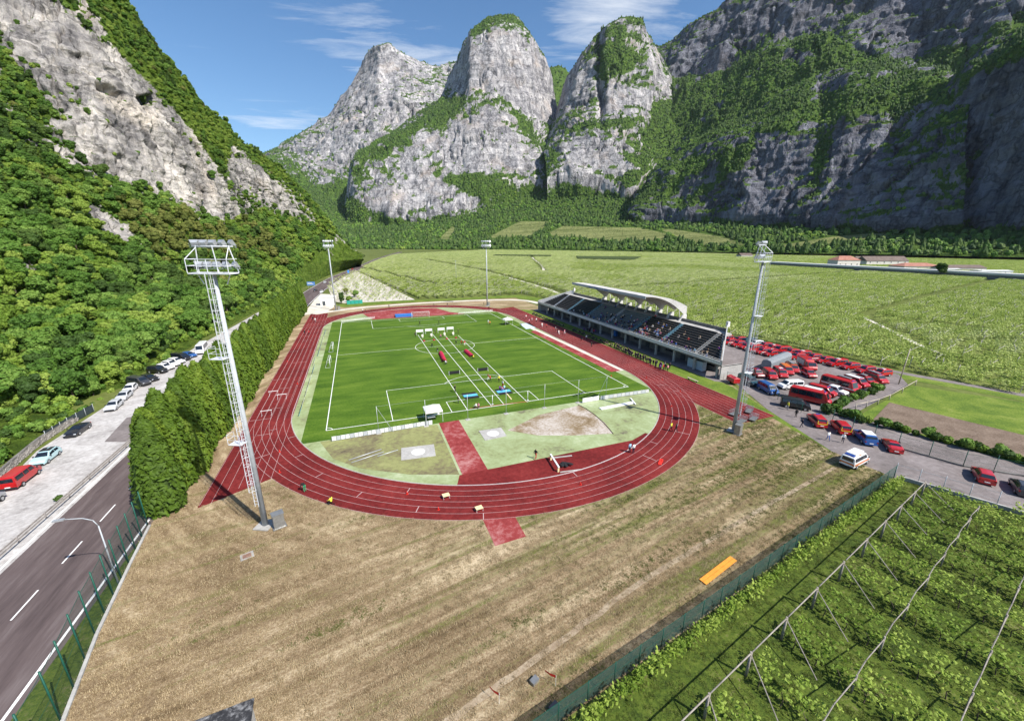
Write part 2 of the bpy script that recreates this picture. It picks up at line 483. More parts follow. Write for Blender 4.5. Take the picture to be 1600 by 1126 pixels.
# inner aluminium kerb
kb = MB()
oi = oval(RI - 0.06)
for a, b in zip(oi, oi[1:] + oi[:1]):
    kb.tube((*a, 0.035), (*b, 0.035), 0.035, n=4, caps=False)
kb.build('track_kerb', plain('kerb_metal', (0.55, 0.55, 0.54), 0.5, var=0.15))
tag(bpy.data.objects['track_kerb'], 'low pale kerb rail round the inner edge of the red oval track', 'kerb')

# red runway across the near D and the steeplechase lane inside the bend
sheet('runway', [(18.8, -24.0), (22.6, -24.0), (22.6, -3.9), (18.9, -3.9)], 0.001, M_TRACKW)
sheet('runway_end', [(18.8, -36.5), (22.5, -36.3), (22.6, -31.5), (18.8, -31.0)], 0.001, M_TRACKW)
A = [at(*q)[:2] for q in ((718, 742), (762, 733), (780, 729.6), (883, 708.5), (950, 695), (988, 687.5), (1008, 676))]
arc = []
a0 = math.atan2(A[-1][1] - OY0, A[-1][0] - OX); a1 = math.atan2(A[0][1] - OY0, A[0][0] - OX)
for i in range(13):
    a = a0 + (a1 - a0) * i / 12
    arc.append((OX + (RI + 0.05) * math.cos(a), OY0 + (RI + 0.05) * math.sin(a)))
sheet('steeplechase_lane', [tuple(q) for q in A] + arc, 0.003, M_TRACK)
# far D
sheet('far_apron', [(12, 104.5), (52, 104.5), (46, 112), (42, 126), (31, 128.5), (14, 126), (8, 122)], 0.001, M_TRACKW)
# worn patch on the near D, beside the runway
sheet('worn_infield', [tuple(at(*q)[:2]) for q in ((500, 690), (683, 663), (718, 741), (640, 741), (560, 731), (520, 716))], 0.000, M_PALE2)
# shot put sector and slabs
sec = [at(*q)[:2] for q in ((793, 672), (842, 648), (905, 633), (925, 645), (945, 660), (958, 677), (900, 680), (840, 680))]
sheet('landing_sector', [tuple(q) for q in sec], 0.001, M_SHOT)
for q in ([(748, 673), (783, 668), (792, 681), (758, 688)], [(627, 700), (678, 694), (681, 712), (627, 719)]):
    pz = [at(*c)[:2] for c in q]
    mb = MB(); mb.prism([tuple(c) for c in pz], -0.02, 0.05)
    o = mb.build('throwing_circle_slab', M_CONC)
    c = np.mean(pz, 0)
    d = MB(); d.prism([(c[0] + 1.07 * math.cos(t), c[1] + 1.07 * math.sin(t)) for t in np.linspace(0, 2 * math.pi, 25)[:-1]], 0.03, 0.056)
    d.build('throwing_circle', plain('circle_concrete', (0.6, 0.59, 0.57), 0.8), o)
    tag(o, 'pale concrete throwing circle slab by the gravel sector' if q[0][0] == 748 else 'weathered concrete throwing circle slab on the worn infield', 'slab')

# football pitch
tu = [at(*q)[:2] for q in ((480, 689), (1014, 608))]
PT = sheet('football_pitch', [(-3.6, -3.9), (66.6, -3.9), (66.6, 104.8), (-3.6, 104.8)], 0.002, M_TURF)
PL, PW = 102.17, 62.76
def pline(name, pts, w=0.11, closed=False, z=0.008):
    return ob(name, strip_mesh(name, pts, w, z, M_WHITE, closed), PT)
def circ(cx, cy, r, a0, a1, n=40): return [(cx + r * math.cos(a0 + (a1 - a0) * i / n), cy + r * math.sin(a0 + (a1 - a0) * i / n)) for i in range(n + 1)]
pline('touch_line', [(0, 0), (0, PL)], 0.14); pline('touch_line', [(PW, 0), (PW, PL)], 0.14)
pline('goal_line', [(0, 0), (PW, 0)], 0.16, z=0.0085); pline('goal_line', [(0, PL), (PW, PL)], 0.16, z=0.0085)
pline('halfway_line', [(0, PL / 2), (PW, PL / 2)])
pline('centre_circle', circ(PW / 2, PL / 2, 9.15, 0, 2 * math.pi, 56)[:-1], closed=True, z=0.0088)
for s in (0, 1):
    y = lambda v: v if s == 0 else PL - v
    for nm, hw, dp in (('penalty_area', 20.16, 16.5), ('goal_area', 9.16, 5.5)):
        c = PW / 2
        pline(nm + '_line', [(c - hw, y(0)), (c - hw, y(dp))], z=0.0092); pline(nm + '_line', [(c + hw, y(0)), (c + hw, y(dp))], z=0.0092)
        pline(nm + '_line', [(c - hw, y(dp)), (c + hw, y(dp))], z=0.0089)
    th = math.acos(5.5 / 9.15)
    arcp = circ(PW / 2, 11, 9.15, math.pi / 2 - th, math.pi / 2 + th, 24)
    pline('penalty_arc', [(p[0], y(p[1])) for p in arcp], z=0.0095)
    for cx, q in ((0, 0), (PW, 1)):
        cc = [(cx + (math.cos(t) if q == 0 else -math.cos(t)), y(math.sin(t))) for t in np.linspace(0, math.pi / 2, 8)]
        pline('corner_arc', cc, z=0.0097)
# competition lanes drawn along the pitch
for a, b in (((653, 523), (731, 641)), ((676, 522), (769, 635)), ((694, 522), (787, 631)), ((716, 524), (824, 628))):
    p, q = at(*a), at(*b); pline('competition_lane_line', [p[:2], q[:2]], 0.12, z=0.0104)
p, q = at(735, 637.5), at(824, 627); pline('red_start_line', [p[:2], q[:2]], 0.3, z=0.0112).data.materials[0] = plain('rust_line', (0.3, 0.09, 0.04), 0.8)
# pale margin strip on the stand side and sand runway
sheet('long_jump_runway', [tuple(at(*q)[:2]) for q in ((836, 516), (970, 579), (955, 581), (829, 518))], 0.004, M_TRACKW)
sheet('long_jump_margin', [tuple(at(*q)[:2]) for q in ((826, 509), (979, 577), (950, 584), (815, 515))], 0.001, M_WPATH)
sheet('jump_mat_floor', [tuple(at(*q)[:2]) for q in ((812, 506), (827, 504), (838, 512), (822, 514))], 0.006, plain('pale_blue_cover', (0.5, 0.6, 0.68), 0.7))
# lawns by the stand
sheet('stand_lawn', [(79.2, 108), (79.2, -18), (75.5, -33), (74.6, -36), (76.4, -33), (80.6, -20.0), (85, -8), (85.2, 103)], -0.008, M_GRASS)
sheet('stand_walk', [(84.2, 104), (84.2, -4), (86.5, -6), (90, -5), (97, -1), (106, 6), (106, 92), (92, 104), (88, 106)], -0.004, M_LOT)

# ------------------------------------------------------------------ roads
RC = [(-23.4, -160), (-23.4, -60), (-23.4, 0), (-23.4, 100), (-22.6, 150), (-20.5, 200), (-16.5, 255), (-9, 330), (6, 430), (24, 550), (44, 690), (78, 880), (130, 1150)]
def spl(pts, n=12):
    P = np.array(pts, float); o = []
    for i in range(len(P) - 1):
        p0 = P[max(i - 1, 0)]; p1 = P[i]; p2 = P[i + 1]; p3 = P[min(i + 2, len(P) - 1)]
        for j in range(n):
            t = j / n
            o.append(0.5 * (2 * p1 + (p2 - p0) * t + (2 * p0 - 5 * p1 + 4 * p2 - p3) * t * t + (3 * p1 - p0 - 3 * p2 + p3) * t ** 3))
    o.append(P[-1]); return np.array(o)
RCs = spl(RC)
def offset(P, d):
    T = np.gradient(P, axis=0); T /= np.linalg.norm(T, axis=1)[:, None]
    return P + np.stack([T[:, 1], -T[:, 0]], 1) * d
road = ob('road', strip_mesh('road', RCs, 11.6, 0.0, M_ROAD)); road['kind'] = 'structure'
ob('edge_line', strip_mesh('edge_line', offset(RCs, -5.3), 0.22, 0.008, M_WHITE), road)
ob('edge_line', strip_mesh('edge_line', offset(RCs, 5.25), 0.22, 0.008, M_WHITE), road)
dash = mesh('centre_dash', [(-0.07, 0, 0.008), (0.07, 0, 0.008), (0.07, 3.4, 0.008), (-0.07, 3.4, 0.008)], [(0, 1, 2, 3)], M_WHITE)
for i in range(26):
    y = -37.0 + 6.85 * i
    ob('centre_dash', dash, road, (-23.4, y, 0))
# paler shoulders and the gravel car park
sheet('verge', [(-18.4, -80), (-14.2, -80), (-14.2, -42), (-15.8, -34), (-17.1, -25.7), (-17.8, -19.2), (-17.9, -18), (-18.2, -18)], -0.012, M_GRASS2)
pk = [(-29.0, -70), (-29.0, 60), (-28.9, 100), (-28.3, 135), (-27.2, 168), (-32, 165), (-36.5, 140), (-38.5, 110), (-41.2, 75), (-41.6, 30), (-41.9, 8), (-39.0, -6), (-38.0, -25), (-38.0, -70)]
sheet('gravel_car_park', pk, -0.003, M_GRAVEL)
sheet('asphalt_patch', [tuple(at(*q)[:2]) for q in ((163, 690), (198, 652), (243, 645), (225, 672), (196, 690))], 0.001, M_LOT)
sheet('road_shoulder', [(-30.2, -70), (-28.2, -70), (-28.2, 60), (-30.0, 60)], 0.003, M_GRAVEL)
# white yard by the far bend and the service path behind it
sheet('service_path', [tuple(p) for p in offset(spl([(-12, 127), (-4, 133.5), (8, 139), (30, 143.5), (52, 144.5), (75, 143), (92, 136), (96, 122)], 6), 1.9)] +
      [tuple(p) for p in offset(spl([(-12, 127), (-4, 133.5), (8, 139), (30, 143.5), (52, 144.5), (75, 143), (92, 136), (96, 122)], 6), -1.9)[::-1]], 0.004, M_WPATH)
sheet('paved_yard', [(-16.5, 126), (-8, 128), (-4.5, 146), (-9, 200), (-15.5, 205)], 0.0, M_WPATH)
sheet('far_verge', [(-4, 147), (0, 143), (30, 148.3), (55, 149.5), (92, 148), (100, 125), (108, 118), (112, 128), (98, 158), (60, 156), (20, 158), (-2, 155)], -0.012, M_GRASS)

# ------------------------------------------------------------------ lot and access road
lot = [(89.1, -4.1), (80.5, -20.5), (74.9, -35.7), (75.2, -43.5), (80.2, -54.1), (86, -66), (106, -72), (97.4, -48.6), (93.2, -29.9), (96, -27.2), (114, -23.6), (124.2, -21.5), (131.5, -16), (127, 8), (123.5, 27), (121, 45), (104, 46), (104, 8), (96, 1)]
sheet('lot_pavement', lot, -0.006, M_LOT)
fld = [(94, -31), (107, -26.8), (115, -27.6), (113, -50), (98, -50)]
sheet('tilled_field', [(94.5, -30.6), (107.5, -26.5), (112.5, -46.5), (116, -62), (101, -66), (98.3, -48)], -0.002, M_SOIL)
sheet('grass_strip', [(93.5, -28.6), (124.5, -22.0), (133.5, -36), (142, -62), (115, -64), (110.5, -45), (107, -26.9), (95.5, -30.6), (98.5, -47), (102, -66), (98.6, -66), (96.8, -47.5), (92.6, -30)], -0.01, M_GRASS)
# ridges of the tilled soil
rid = MB()
for i in range(17):
    f = (i + 0.5) / 17
    a = np.array([94.5, -30.6]) * (1 - f) + np.array([107.5, -26.5]) * f
    b = np.array([98.3, -48.0]) * (1 - f) + np.array([112.5, -46.5]) * f
    c = np.array([101.0, -66.0]) * (1 - f) + np.array([116, -62.0]) * f
    for p, q in ((a, b), (b, c)):
        d = (q - p) / np.linalg.norm(q - p); nn = np.array([-d[1], d[0]]) * 0.26
        rid.add([(*(p - nn), -0.001), (*(q - nn), -0.001), (*(q + nn), -0.001), (*(p + nn), -0.001), (*p, 0.13), (*q, 0.13)], [(0, 1, 5, 4), (2, 3, 4, 5)])
rd = rid.build('soil_ridges', M_SOIL); rd['kind'] = 'stuff'; rd['label'] = 'low ridges of brown tilled soil'
lane = spl([(118, 60), (124, 28), (129.5, 0), (133.5, -16), (139, -32), (146, -60)], 6)
o = ob('farm_lane', strip_mesh('farm_lane', lane, 2.6, 0.0, M_LOT)); o['kind'] = 'structure'
o = ob('farm_lane_edge', strip_mesh('farm_lane_edge', offset(lane, 3.4), 4.2, -0.014, M_GRASS)); o['kind'] = 'structure'
# trodden line across the dry field
pth = [at(*q)[:2] for q in ((1305, 730), (1240, 766), (1180, 800), (1090, 855), (1000, 910), (925, 965), (850, 1020), (770, 1076), (700, 1126), (660, 1160))]
pp = spl(pth, 5); pp = pp + np.stack([fbm(np.c_[pp * 0.5, np.zeros(len(pp))], 3, seed=4)] * 2, 1) * 0.5
o = ob('trodden_path', strip_mesh('trodden_path', pp, 0.5 + 0.25 * np.abs(fbm(np.c_[pp * 0.7, np.zeros(len(pp))], 3, seed=9)), -0.012, M_DIRT)); o['kind'] = 'structure'
# near vineyard ground
sheet('vineyard_ground', [(17.6, -54.2), (75.2, -44.0), (75.6, -44.4), (80.4, -54.6), (86, -67), (70, -80), (10, -80)], -0.008, M_GRASS2)
# ================================================================== mountains
def m_rock(name, tint=(1, 1, 1), vegcol=((0.03, 0.065, 0.014), (0.07, 0.125, 0.022), (0.13, 0.185, 0.04)), S=1.0):
    m, t, b = newmat(name); k = NT(t)
    st = k.noise(k.pos(scale=(0.045 * S, 0.045 * S, 0.006 * S)), 1.0, 7, 0.62, 0.6)        # vertical stains
    la = k.noise(k.pos(scale=(0.006 * S, 0.006 * S, 0.09 * S)), 1.0, 6, 0.6, 0.8)          # beds
    bg_ = k.noise(k.pos(), 0.006 * S, 4, 0.55)
    fi = k.noise(k.pos(), 0.16 * S, 6, 0.75)
    f = k.math('ADD', k.math('ADD', k.math('MULTIPLY', st, 0.48), k.math('MULTIPLY', la, 0.17)), k.math('ADD', k.math('MULTIPLY', bg_, 0.13), k.math('MULTIPLY', fi, 0.22)))
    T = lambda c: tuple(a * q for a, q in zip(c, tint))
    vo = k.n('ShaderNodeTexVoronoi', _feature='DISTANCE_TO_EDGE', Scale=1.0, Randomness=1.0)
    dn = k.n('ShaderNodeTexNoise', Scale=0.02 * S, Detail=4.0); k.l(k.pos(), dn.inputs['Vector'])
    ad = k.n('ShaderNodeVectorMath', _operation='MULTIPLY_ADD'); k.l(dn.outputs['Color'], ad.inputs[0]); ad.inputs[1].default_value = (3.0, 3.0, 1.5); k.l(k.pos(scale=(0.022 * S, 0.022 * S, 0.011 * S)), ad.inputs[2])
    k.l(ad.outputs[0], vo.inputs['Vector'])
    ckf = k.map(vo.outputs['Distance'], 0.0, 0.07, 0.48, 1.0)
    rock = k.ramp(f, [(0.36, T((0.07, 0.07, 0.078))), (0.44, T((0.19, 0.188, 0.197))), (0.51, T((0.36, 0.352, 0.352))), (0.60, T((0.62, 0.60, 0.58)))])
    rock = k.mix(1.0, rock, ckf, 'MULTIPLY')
    rock = k.mix(k.math('MULTIPLY', k.attr('scar'), k.map(fi, 0.35, 0.6)), rock, (0.72, 0.64, 0.55))
    warm = k.noise(k.pos(loc=(31, 7, 3)), 0.009 * S, 5, 0.6, 0.5)
    rock = k.mix(k.map(warm, 0.55, 0.72, 0, 0.5), rock, T((0.56, 0.46, 0.37)))
    vn = k.noise(k.pos(), 0.11 * S, 6, 0.72)
    veg = k.ramp(vn, [(0.3, vegcol[0]), (0.5, vegcol[1]), (0.72, vegcol[2])])
    a = k.attr('veg')
    mk_ = k.map(k.math('ADD', a, k.math('MULTIPLY', k.math('SUBTRACT', k.noise(k.pos(), 0.05 * S, 6, 0.7), 0.5), 1.1)), 0.44, 0.56)
    col = k.mix(mk_, rock, veg)
    fa = k.attr('meadow')
    row = k.noise(k.pos(scale=(0.004, 0.05, 0.05), rot=(0, 0, -0.6)), 1.0, 4, 0.6)
    mead = k.ramp(row, [(0.35, (0.12, 0.15, 0.045)), (0.6, (0.24, 0.26, 0.10))])
    col = k.mix(k.map(fa, 0.45, 0.55), col, mead)
    k.l(col, b.inputs['Base Color'])
    b.inputs['Roughness'].default_value = 0.95; b.inputs['Specular IOR Level'].default_value = 0.1
    fi2 = k.noise(k.pos(scale=(1, 1, 0.6)), 0.55 * S, 5, 0.8)
    hgt = k.math('ADD', k.math('ADD', k.math('MULTIPLY', k.math('ABSOLUTE', k.math('SUBTRACT', st, 0.5)), -16.0 / S), k.math('MULTIPLY', ckf, 2.0 / S)), k.math('ADD', k.math('ADD', k.math('MULTIPLY', fi, 4.0 / S), k.math('MULTIPLY', fi2, 1.6 / S)), k.math('MULTIPLY', la, 4.0 / S)))
    bp = k.n('ShaderNodeBump', Strength=1.0, Distance=1.0); k.l(hgt, bp.inputs['Height']); k.l(bp.outputs[0], b.inputs['Normal'])
    return m

def interp_curve(c, us):
    c = np.array(c, float)
    return np.stack([np.interp(us, np.linspace(0, 1, len(c)), c[:, i]) for i in range(c.shape[1])], 1)

def by_x(c, xs):
    c = np.array(c, float)
    return np.stack([xs, np.interp(xs, c[:, 0], c[:, 1]), np.interp(xs, c[:, 0], c[:, 2])], 1)

def poly_soft(px, py, poly, soft):
    """signed distance-ish inside test of points in a polygon, softened"""
    poly = np.array(poly, float)
    n = len(poly); ins = np.zeros(px.shape, bool); d = np.full(px.shape, 1e9)
    j = n - 1
    for i in range(n):
        x0, y0 = poly[i]; x1, y1 = poly[j]
        c = ((y0 > py) != (y1 > py)) & (px < (x1 - x0) * (py - y0) / (y1 - y0 + 1e-12) + x0)
        ins ^= c
        ex, ey = x1 - x0, y1 - y0
        t = np.clip(((px - x0) * ex + (py - y0) * ey) / (ex * ex + ey * ey + 1e-9), 0, 1)
        d = np.minimum(d, np.hypot(px - x0 - t * ex, py - y0 - t * ey))
        j = i
    s = np.where(ins, d, -d)
    return np.clip(0.5 + s / (2 * soft), 0, 1)

def massif(name, curves, nv, x0, x1, step, mat, amp, vegf, size=1.0, seed=0, world_first=None, fold=None, gul=1.0, strata=1.0, dents=(), scars=(), mid=0.5):
    """a rock sheet lofted through 3-D lines (pixel, pixel, distance -> valley points), roughened along its normals"""
    xs = np.arange(x0, x1 + step, step)
    rows = []
    C3 = []
    for c in curves:
        q = by_x(c, xs)
        if fold is not None:                                   # facets: parts of the face standing back from the view
            f_ = np.array(fold, float); q[:, 2] += np.interp(xs, f_[:, 0], f_[:, 1]) * min(1.0, max(0.0, (len(C3) - 1.6) / 2.0))
        C3.append(CAM + q[:, 2:3] * ((q[:, 0:1] - 800) / FOC * CR - (q[:, 1:2] - 563) / FOC * CU + CF))
    ampv = []
    for i in range(len(C3) - 1):
        n = nv[i]
        for j in range(n):
            t = j / n
            rows.append(C3[i] * (1 - t) + C3[i + 1] * t); ampv.append(amp[i] * (1 - t) + amp[i + 1] * t)
    rows.append(C3[-1]); ampv.append(amp[-1])
    G = np.array(rows); A = np.array(ampv)[:, None]
    # soften the kinks between lines
    for _ in range(3):
        G[1:-1] = 0.25 * G[:-2] + 0.5 * G[1:-1] + 0.25 * G[2:]
    def normals(G):
        du = np.gradient(G, axis=1); dv_ = np.gradient(G, axis=0)
        n = np.cross(du, dv_); n /= np.linalg.norm(n, axis=-1, keepdims=True) + 1e-9
        return n
    Nn = normals(G)
    hor = Nn.copy(); hor[..., 2] *= 0.35; hor /= np.linalg.norm(hor, axis=-1, keepdims=True) + 1e-9
    flip = np.sign(np.sum(hor * (CAM - G), -1, keepdims=True)); hor = hor * flip
    S = size
    P = G / S
    warp = np.stack([fbm(P / 160 + 9.1, 3, seed=seed + 90), fbm(P / 160 + 5.7, 3, seed=seed + 91), fbm(P / 160 + 2.2, 3, seed=seed + 92)], -1) * 60
    Pw = P + warp
    butt = fbm(Pw * np.array([1 / 260, 1 / 260, 1 / 700]), 4, 0.5, seed=seed, ridged=True)
    gully = fbm(Pw * np.array([1 / 60, 1 / 60, 1 / 300]), 5, 0.6, seed=seed + 1, ridged=True)
    lump = fbm(Pw / 70, 6, 0.6, seed=seed + 2)
    ck = fbm(Pw * np.array([1 / 110, 1 / 110, 1 / 600]), 3, 0.5, seed=seed + 5)
    crack = np.exp(-(ck / 0.028) ** 2) * np.clip(0.5 + 2.2 * fbm(P / 180, 2, seed=seed + 6), 0, 1)
    dg = fbm((Pw @ np.array([[0.8, 0, 0.6], [0, 1, 0], [-0.6, 0, 0.8]])) * np.array([1 / 30, 1 / 30, 1 / 220]), 4, 0.6, seed=seed + 8, ridged=True)
    sz = (P[..., 2] + warp[..., 2] * 0.5 + 0.12 * (P[..., 0] + P[..., 1])) / 38
    bed = np.abs((sz + 0.6 * fbm(P / 120, 2, seed=seed + 7)) % 1.0 - 0.5) * 2
    bed = np.clip((bed - 0.3) * 3, 0, 1)
    def cells(v):
        I_ = np.floor(v).astype(np.int64); return (_hash(I_[..., 0], I_[..., 1], I_[..., 2], seed) & 1023) / 511.5 - 1
    tl = Pw @ np.array([[1, 0, 0.25], [0, 1, 0.2], [-0.3, -0.1, 1]])
    blocks = 10 * cells(tl / np.array([34, 34, 85])) + 6 * cells(tl / np.array([15, 15, 34]) + 0.4)
    D = (88 * butt * gul + mid * (blocks * 0.8 + 34 * gully * gul + 7 * lump + 8 * bed * strata + 9 * dg) - 30 * crack) * A[..., None][..., 0] * S
    G = G + hor * D[..., None]
    for (pl, dp) in dents:
        q = pix(G.reshape(-1, 3)); G = G - hor * (poly_soft(q[:, 0], q[:, 1], pl, 2.0).reshape(D.shape) * dp)[..., None]
    G[..., 2] += (10 * lump * A) * S * 0.6
    nrow, ncol = G.shape[:2]
    V = G.reshape(-1, 3)
    idx = np.arange(nrow * ncol).reshape(nrow, ncol)
    F = np.stack([idx[:-1, :-1], idx[:-1, 1:], idx[1:, 1:], idx[1:, :-1]], -1).reshape(-1, 4)
    me = mesh(name, V, F, mat, smooth=True)
    px = pix(V)
    N2 = normals(G).reshape(-1, 3); N2 *= np.sign(N2[:, 2:3] + 1e-9)
    slope = np.abs(N2[:, 2])
    vg, md = vegf(px[:, 0], px[:, 1], slope, V)
    sc_ = np.zeros(len(V))
    for pl in scars: sc_ = np.maximum(sc_, poly_soft(px[:, 0], px[:, 1], pl, 7.0))
    for nm, arr in (('veg', vg), ('meadow', md), ('scar', sc_)):
        at_ = me.attributes.new(nm, 'FLOAT', 'POINT'); at_.data.foreach_set('value', np.asarray(arr, np.float32))
    o = ob(name, me); o['kind'] = 'structure'
    return o, V, F, vg, md

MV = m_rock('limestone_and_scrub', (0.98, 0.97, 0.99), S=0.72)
MV2 = m_rock('cliff_rock_shade_tint', (0.43, 0.45, 0.53), S=0.8)  # same rock, blue-grey tint puts the cliffs' shade into the colour
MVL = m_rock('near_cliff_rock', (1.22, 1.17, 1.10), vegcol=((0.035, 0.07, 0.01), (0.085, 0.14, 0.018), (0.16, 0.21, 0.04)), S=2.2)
SHEETS = {}
def vegmask(polys, rocks=(), slope_w=0.9, slope0=0.55, base=0.0, meadow=(), soft=7, nsz=60, seed=3, rk=0.06):
    def f(px, py, sl, V):
        n = 1.5 * fbm(V / (nsz * 2.2), 4, 0.6, seed=seed) + 1.3 * fbm(V / (nsz * 0.55), 4, 0.65, seed=seed + 40)
        v = 0.32 + base + np.clip((sl - slope0) * slope_w * 1.6, -0.5, 0.5) + 0.75 * n
        for p in polys: v = np.maximum(v, poly_soft(px, py, p, soft * 2.0) * 1.05 + 0.75 * n + 0.12 * np.clip((sl - 0.4) * 3, -1, 1) - 0.08)
        for p in rocks:
            q = poly_soft(px, py, p, soft * 1.8)
            v = v * (1 - q) + q * np.minimum(v, rk + 0.55 * n + np.clip((sl - 0.62) * 2.5, -0.3, 0.6))
        md = np.zeros(len(px))
        for p in meadow: md = np.maximum(md, poly_soft(px, py, p, 2.0))
        return np.clip(v, 0, 1), md
    return f

# --- far-off peak with the long falling ridge
SHEETS['a'] = massif('far_peak', [
    [(400, 330, 3100), (470, 325, 2900), (560, 325, 2700), (640, 330, 2700), (800, 330, 2700)],
    [(400, 262, 3500), (440, 250, 3500), (482, 263, 3350), (505, 281, 3200), (557, 272, 3100), (640, 260, 3100), (800, 260, 3100)],
    [(400, 256, 3700), (440, 240, 3650), (500, 212, 3500), (560, 180, 3400), (620, 165, 3350), (690, 160, 3400), (800, 165, 3500)],
    [(400, 250, 3800), (434, 236, 3750), (449, 223, 3720), (494, 197, 3650), (524, 168, 3600), (544, 141, 3580), (561, 110, 3560), (580, 78, 3550), (591, 69, 3550), (610, 69, 3560), (625, 79, 3600), (662, 99, 3700), (685, 103, 3750), (715, 97, 3800), (760, 88, 3850), (800, 80, 3900)],
    [(400, 262, 4400), (500, 240, 4400), (591, 160, 4300), (700, 170, 4400), (800, 160, 4500)]],
    [26, 40, 66, 8], 404, 790, 1.6, MV, [0.5, 0.9, 1.1, 0.5, 0.3],
    vegmask([[(400, 400), (400, 262), (480, 272), (506, 290), (560, 282), (650, 330), (650, 400)], [(560, 250), (600, 225), (690, 165), (700, 200), (620, 260), (560, 290)]],
            [[(437, 244), (560, 105), (590, 66), (720, 95), (720, 160), (560, 265), (505, 282)]], base=0.1, rk=0.1), 1.3, 3, gul=0.9, mid=0.36, fold=[(404, 1300), (520, 700), (575, 190), (592, 0), (640, 60), (690, 160), (700, 250), (790, 60)])
# --- small back summit in the notch
SHEETS['d'] = massif('notch_peak', [
    [(840, 260, 3000), (960, 260, 3000)], [(840, 180, 3300), (960, 180, 3300)],
    [(840, 120, 3500), (862, 104, 3500), (874, 99, 3500), (884, 104, 3500), (892, 113, 3500), (960, 140, 3500)], [(840, 160, 3900), (960, 190, 3900)]],
    [20, 24, 4], 842, 950, 2.0, MV, [0.5, 0.8, 0.5, 0.3], vegmask([[(840, 90), (960, 90), (960, 270), (840, 270)]], base=0.2), 1.2, 8)
# --- the tall rounded tower with its buttress
SHEETS['b'] = massif('tower_peak', [
    [(540, 396, 2260), (600, 396, 2230), (660, 396, 2200), (745, 396, 2220), (880, 396, 2330)],
    [(540, 352, 2300), (556, 304, 2260), (590, 322, 2200), (625, 339, 2150), (662, 333, 2150), (700, 329, 2150), (745, 317, 2180), (775, 290, 2200), (842, 286, 2250), (880, 276, 2300)],
    [(540, 351, 2380), (552, 280, 2400), (561, 252, 2420), (600, 232, 2420), (650, 205, 2420), (700, 182, 2420), (735, 178, 2400), (770, 190, 2380), (800, 205, 2380), (840, 225, 2400), (866, 228, 2450), (880, 235, 2500)],
    [(540, 350, 2420), (552, 268, 2470), (561, 243, 2520), (600, 223, 2540), (650, 191, 2560), (689, 160, 2600), (712, 140, 2560), (735, 132, 2520), (770, 146, 2490), (800, 170, 2480), (840, 190, 2500), (862, 190, 2560), (880, 220, 2600)],
    [(540, 349, 2440), (552, 264, 2500), (561, 240, 2570), (600, 221, 2600), (689, 158, 2660), (701, 134, 2660), (720, 90, 2640), (740, 62, 2600), (765, 52, 2570), (800, 52, 2560), (825, 66, 2580), (848, 100, 2620), (862, 150, 2640), (880, 214, 2680)],
    [(540, 348, 2460), (552, 262, 2540), (561, 239, 2640), (600, 219, 2680), (689, 157, 2740), (700, 134, 2740), (715, 101, 2740), (726, 67, 2740), (738, 47, 2740), (760, 29, 2740), (779, 24, 2740), (805, 23, 2740), (816, 31, 2740), (831, 55, 2740), (850, 86, 2740), (859, 109, 2740), (864, 150, 2740), (866, 190, 2760), (880, 212, 2780)],
    [(540, 300, 3100), (689, 220, 3100), (779, 120, 3100), (880, 260, 3100)]],
    [16, 34, 14, 34, 18, 6], 545, 878, 1.25, MV, [0.4, 0.7, 0.75, 0.85, 0.75, 0.35, 0.2],
    vegmask([[(545, 262), (561, 238), (600, 220), (650, 188), (690, 158), (735, 130), (760, 140), (735, 165), (690, 195), (640, 215), (600, 248), (570, 262), (552, 285)],
             [(738, 50), (760, 26), (805, 20), (822, 42), (790, 36), (765, 40), (748, 54)],
             [(775, 145), (800, 150), (835, 195), (850, 240), (830, 232), (800, 190)],
             [(660, 262), (700, 270), (740, 262), (775, 281), (842, 290), (880, 290), (880, 380), (720, 360), (745, 318), (700, 295)],
             [(540, 300), (560, 306), (600, 330), (660, 340), (745, 322), (745, 380), (540, 380)], [(840, 235), (862, 190), (882, 230), (882, 300), (845, 300)]],
            [[(740, 60), (800, 45), (850, 100), (862, 180), (830, 180), (770, 135), (700, 150)], [(640, 215), (700, 200), (780, 170), (840, 240), (846, 275), (790, 270), (700, 262), (650, 235)], [(560, 300), (640, 240), (700, 290), (740, 312), (660, 330), (620, 335)]], base=0.13, rk=0.12), 1.0, 21, gul=0.8, fold=[(545, 160), (600, 110), (680, 330), (702, 480), (739, 0), (790, 0), (835, 90), (862, 200), (878, 380)], mid=0.32)
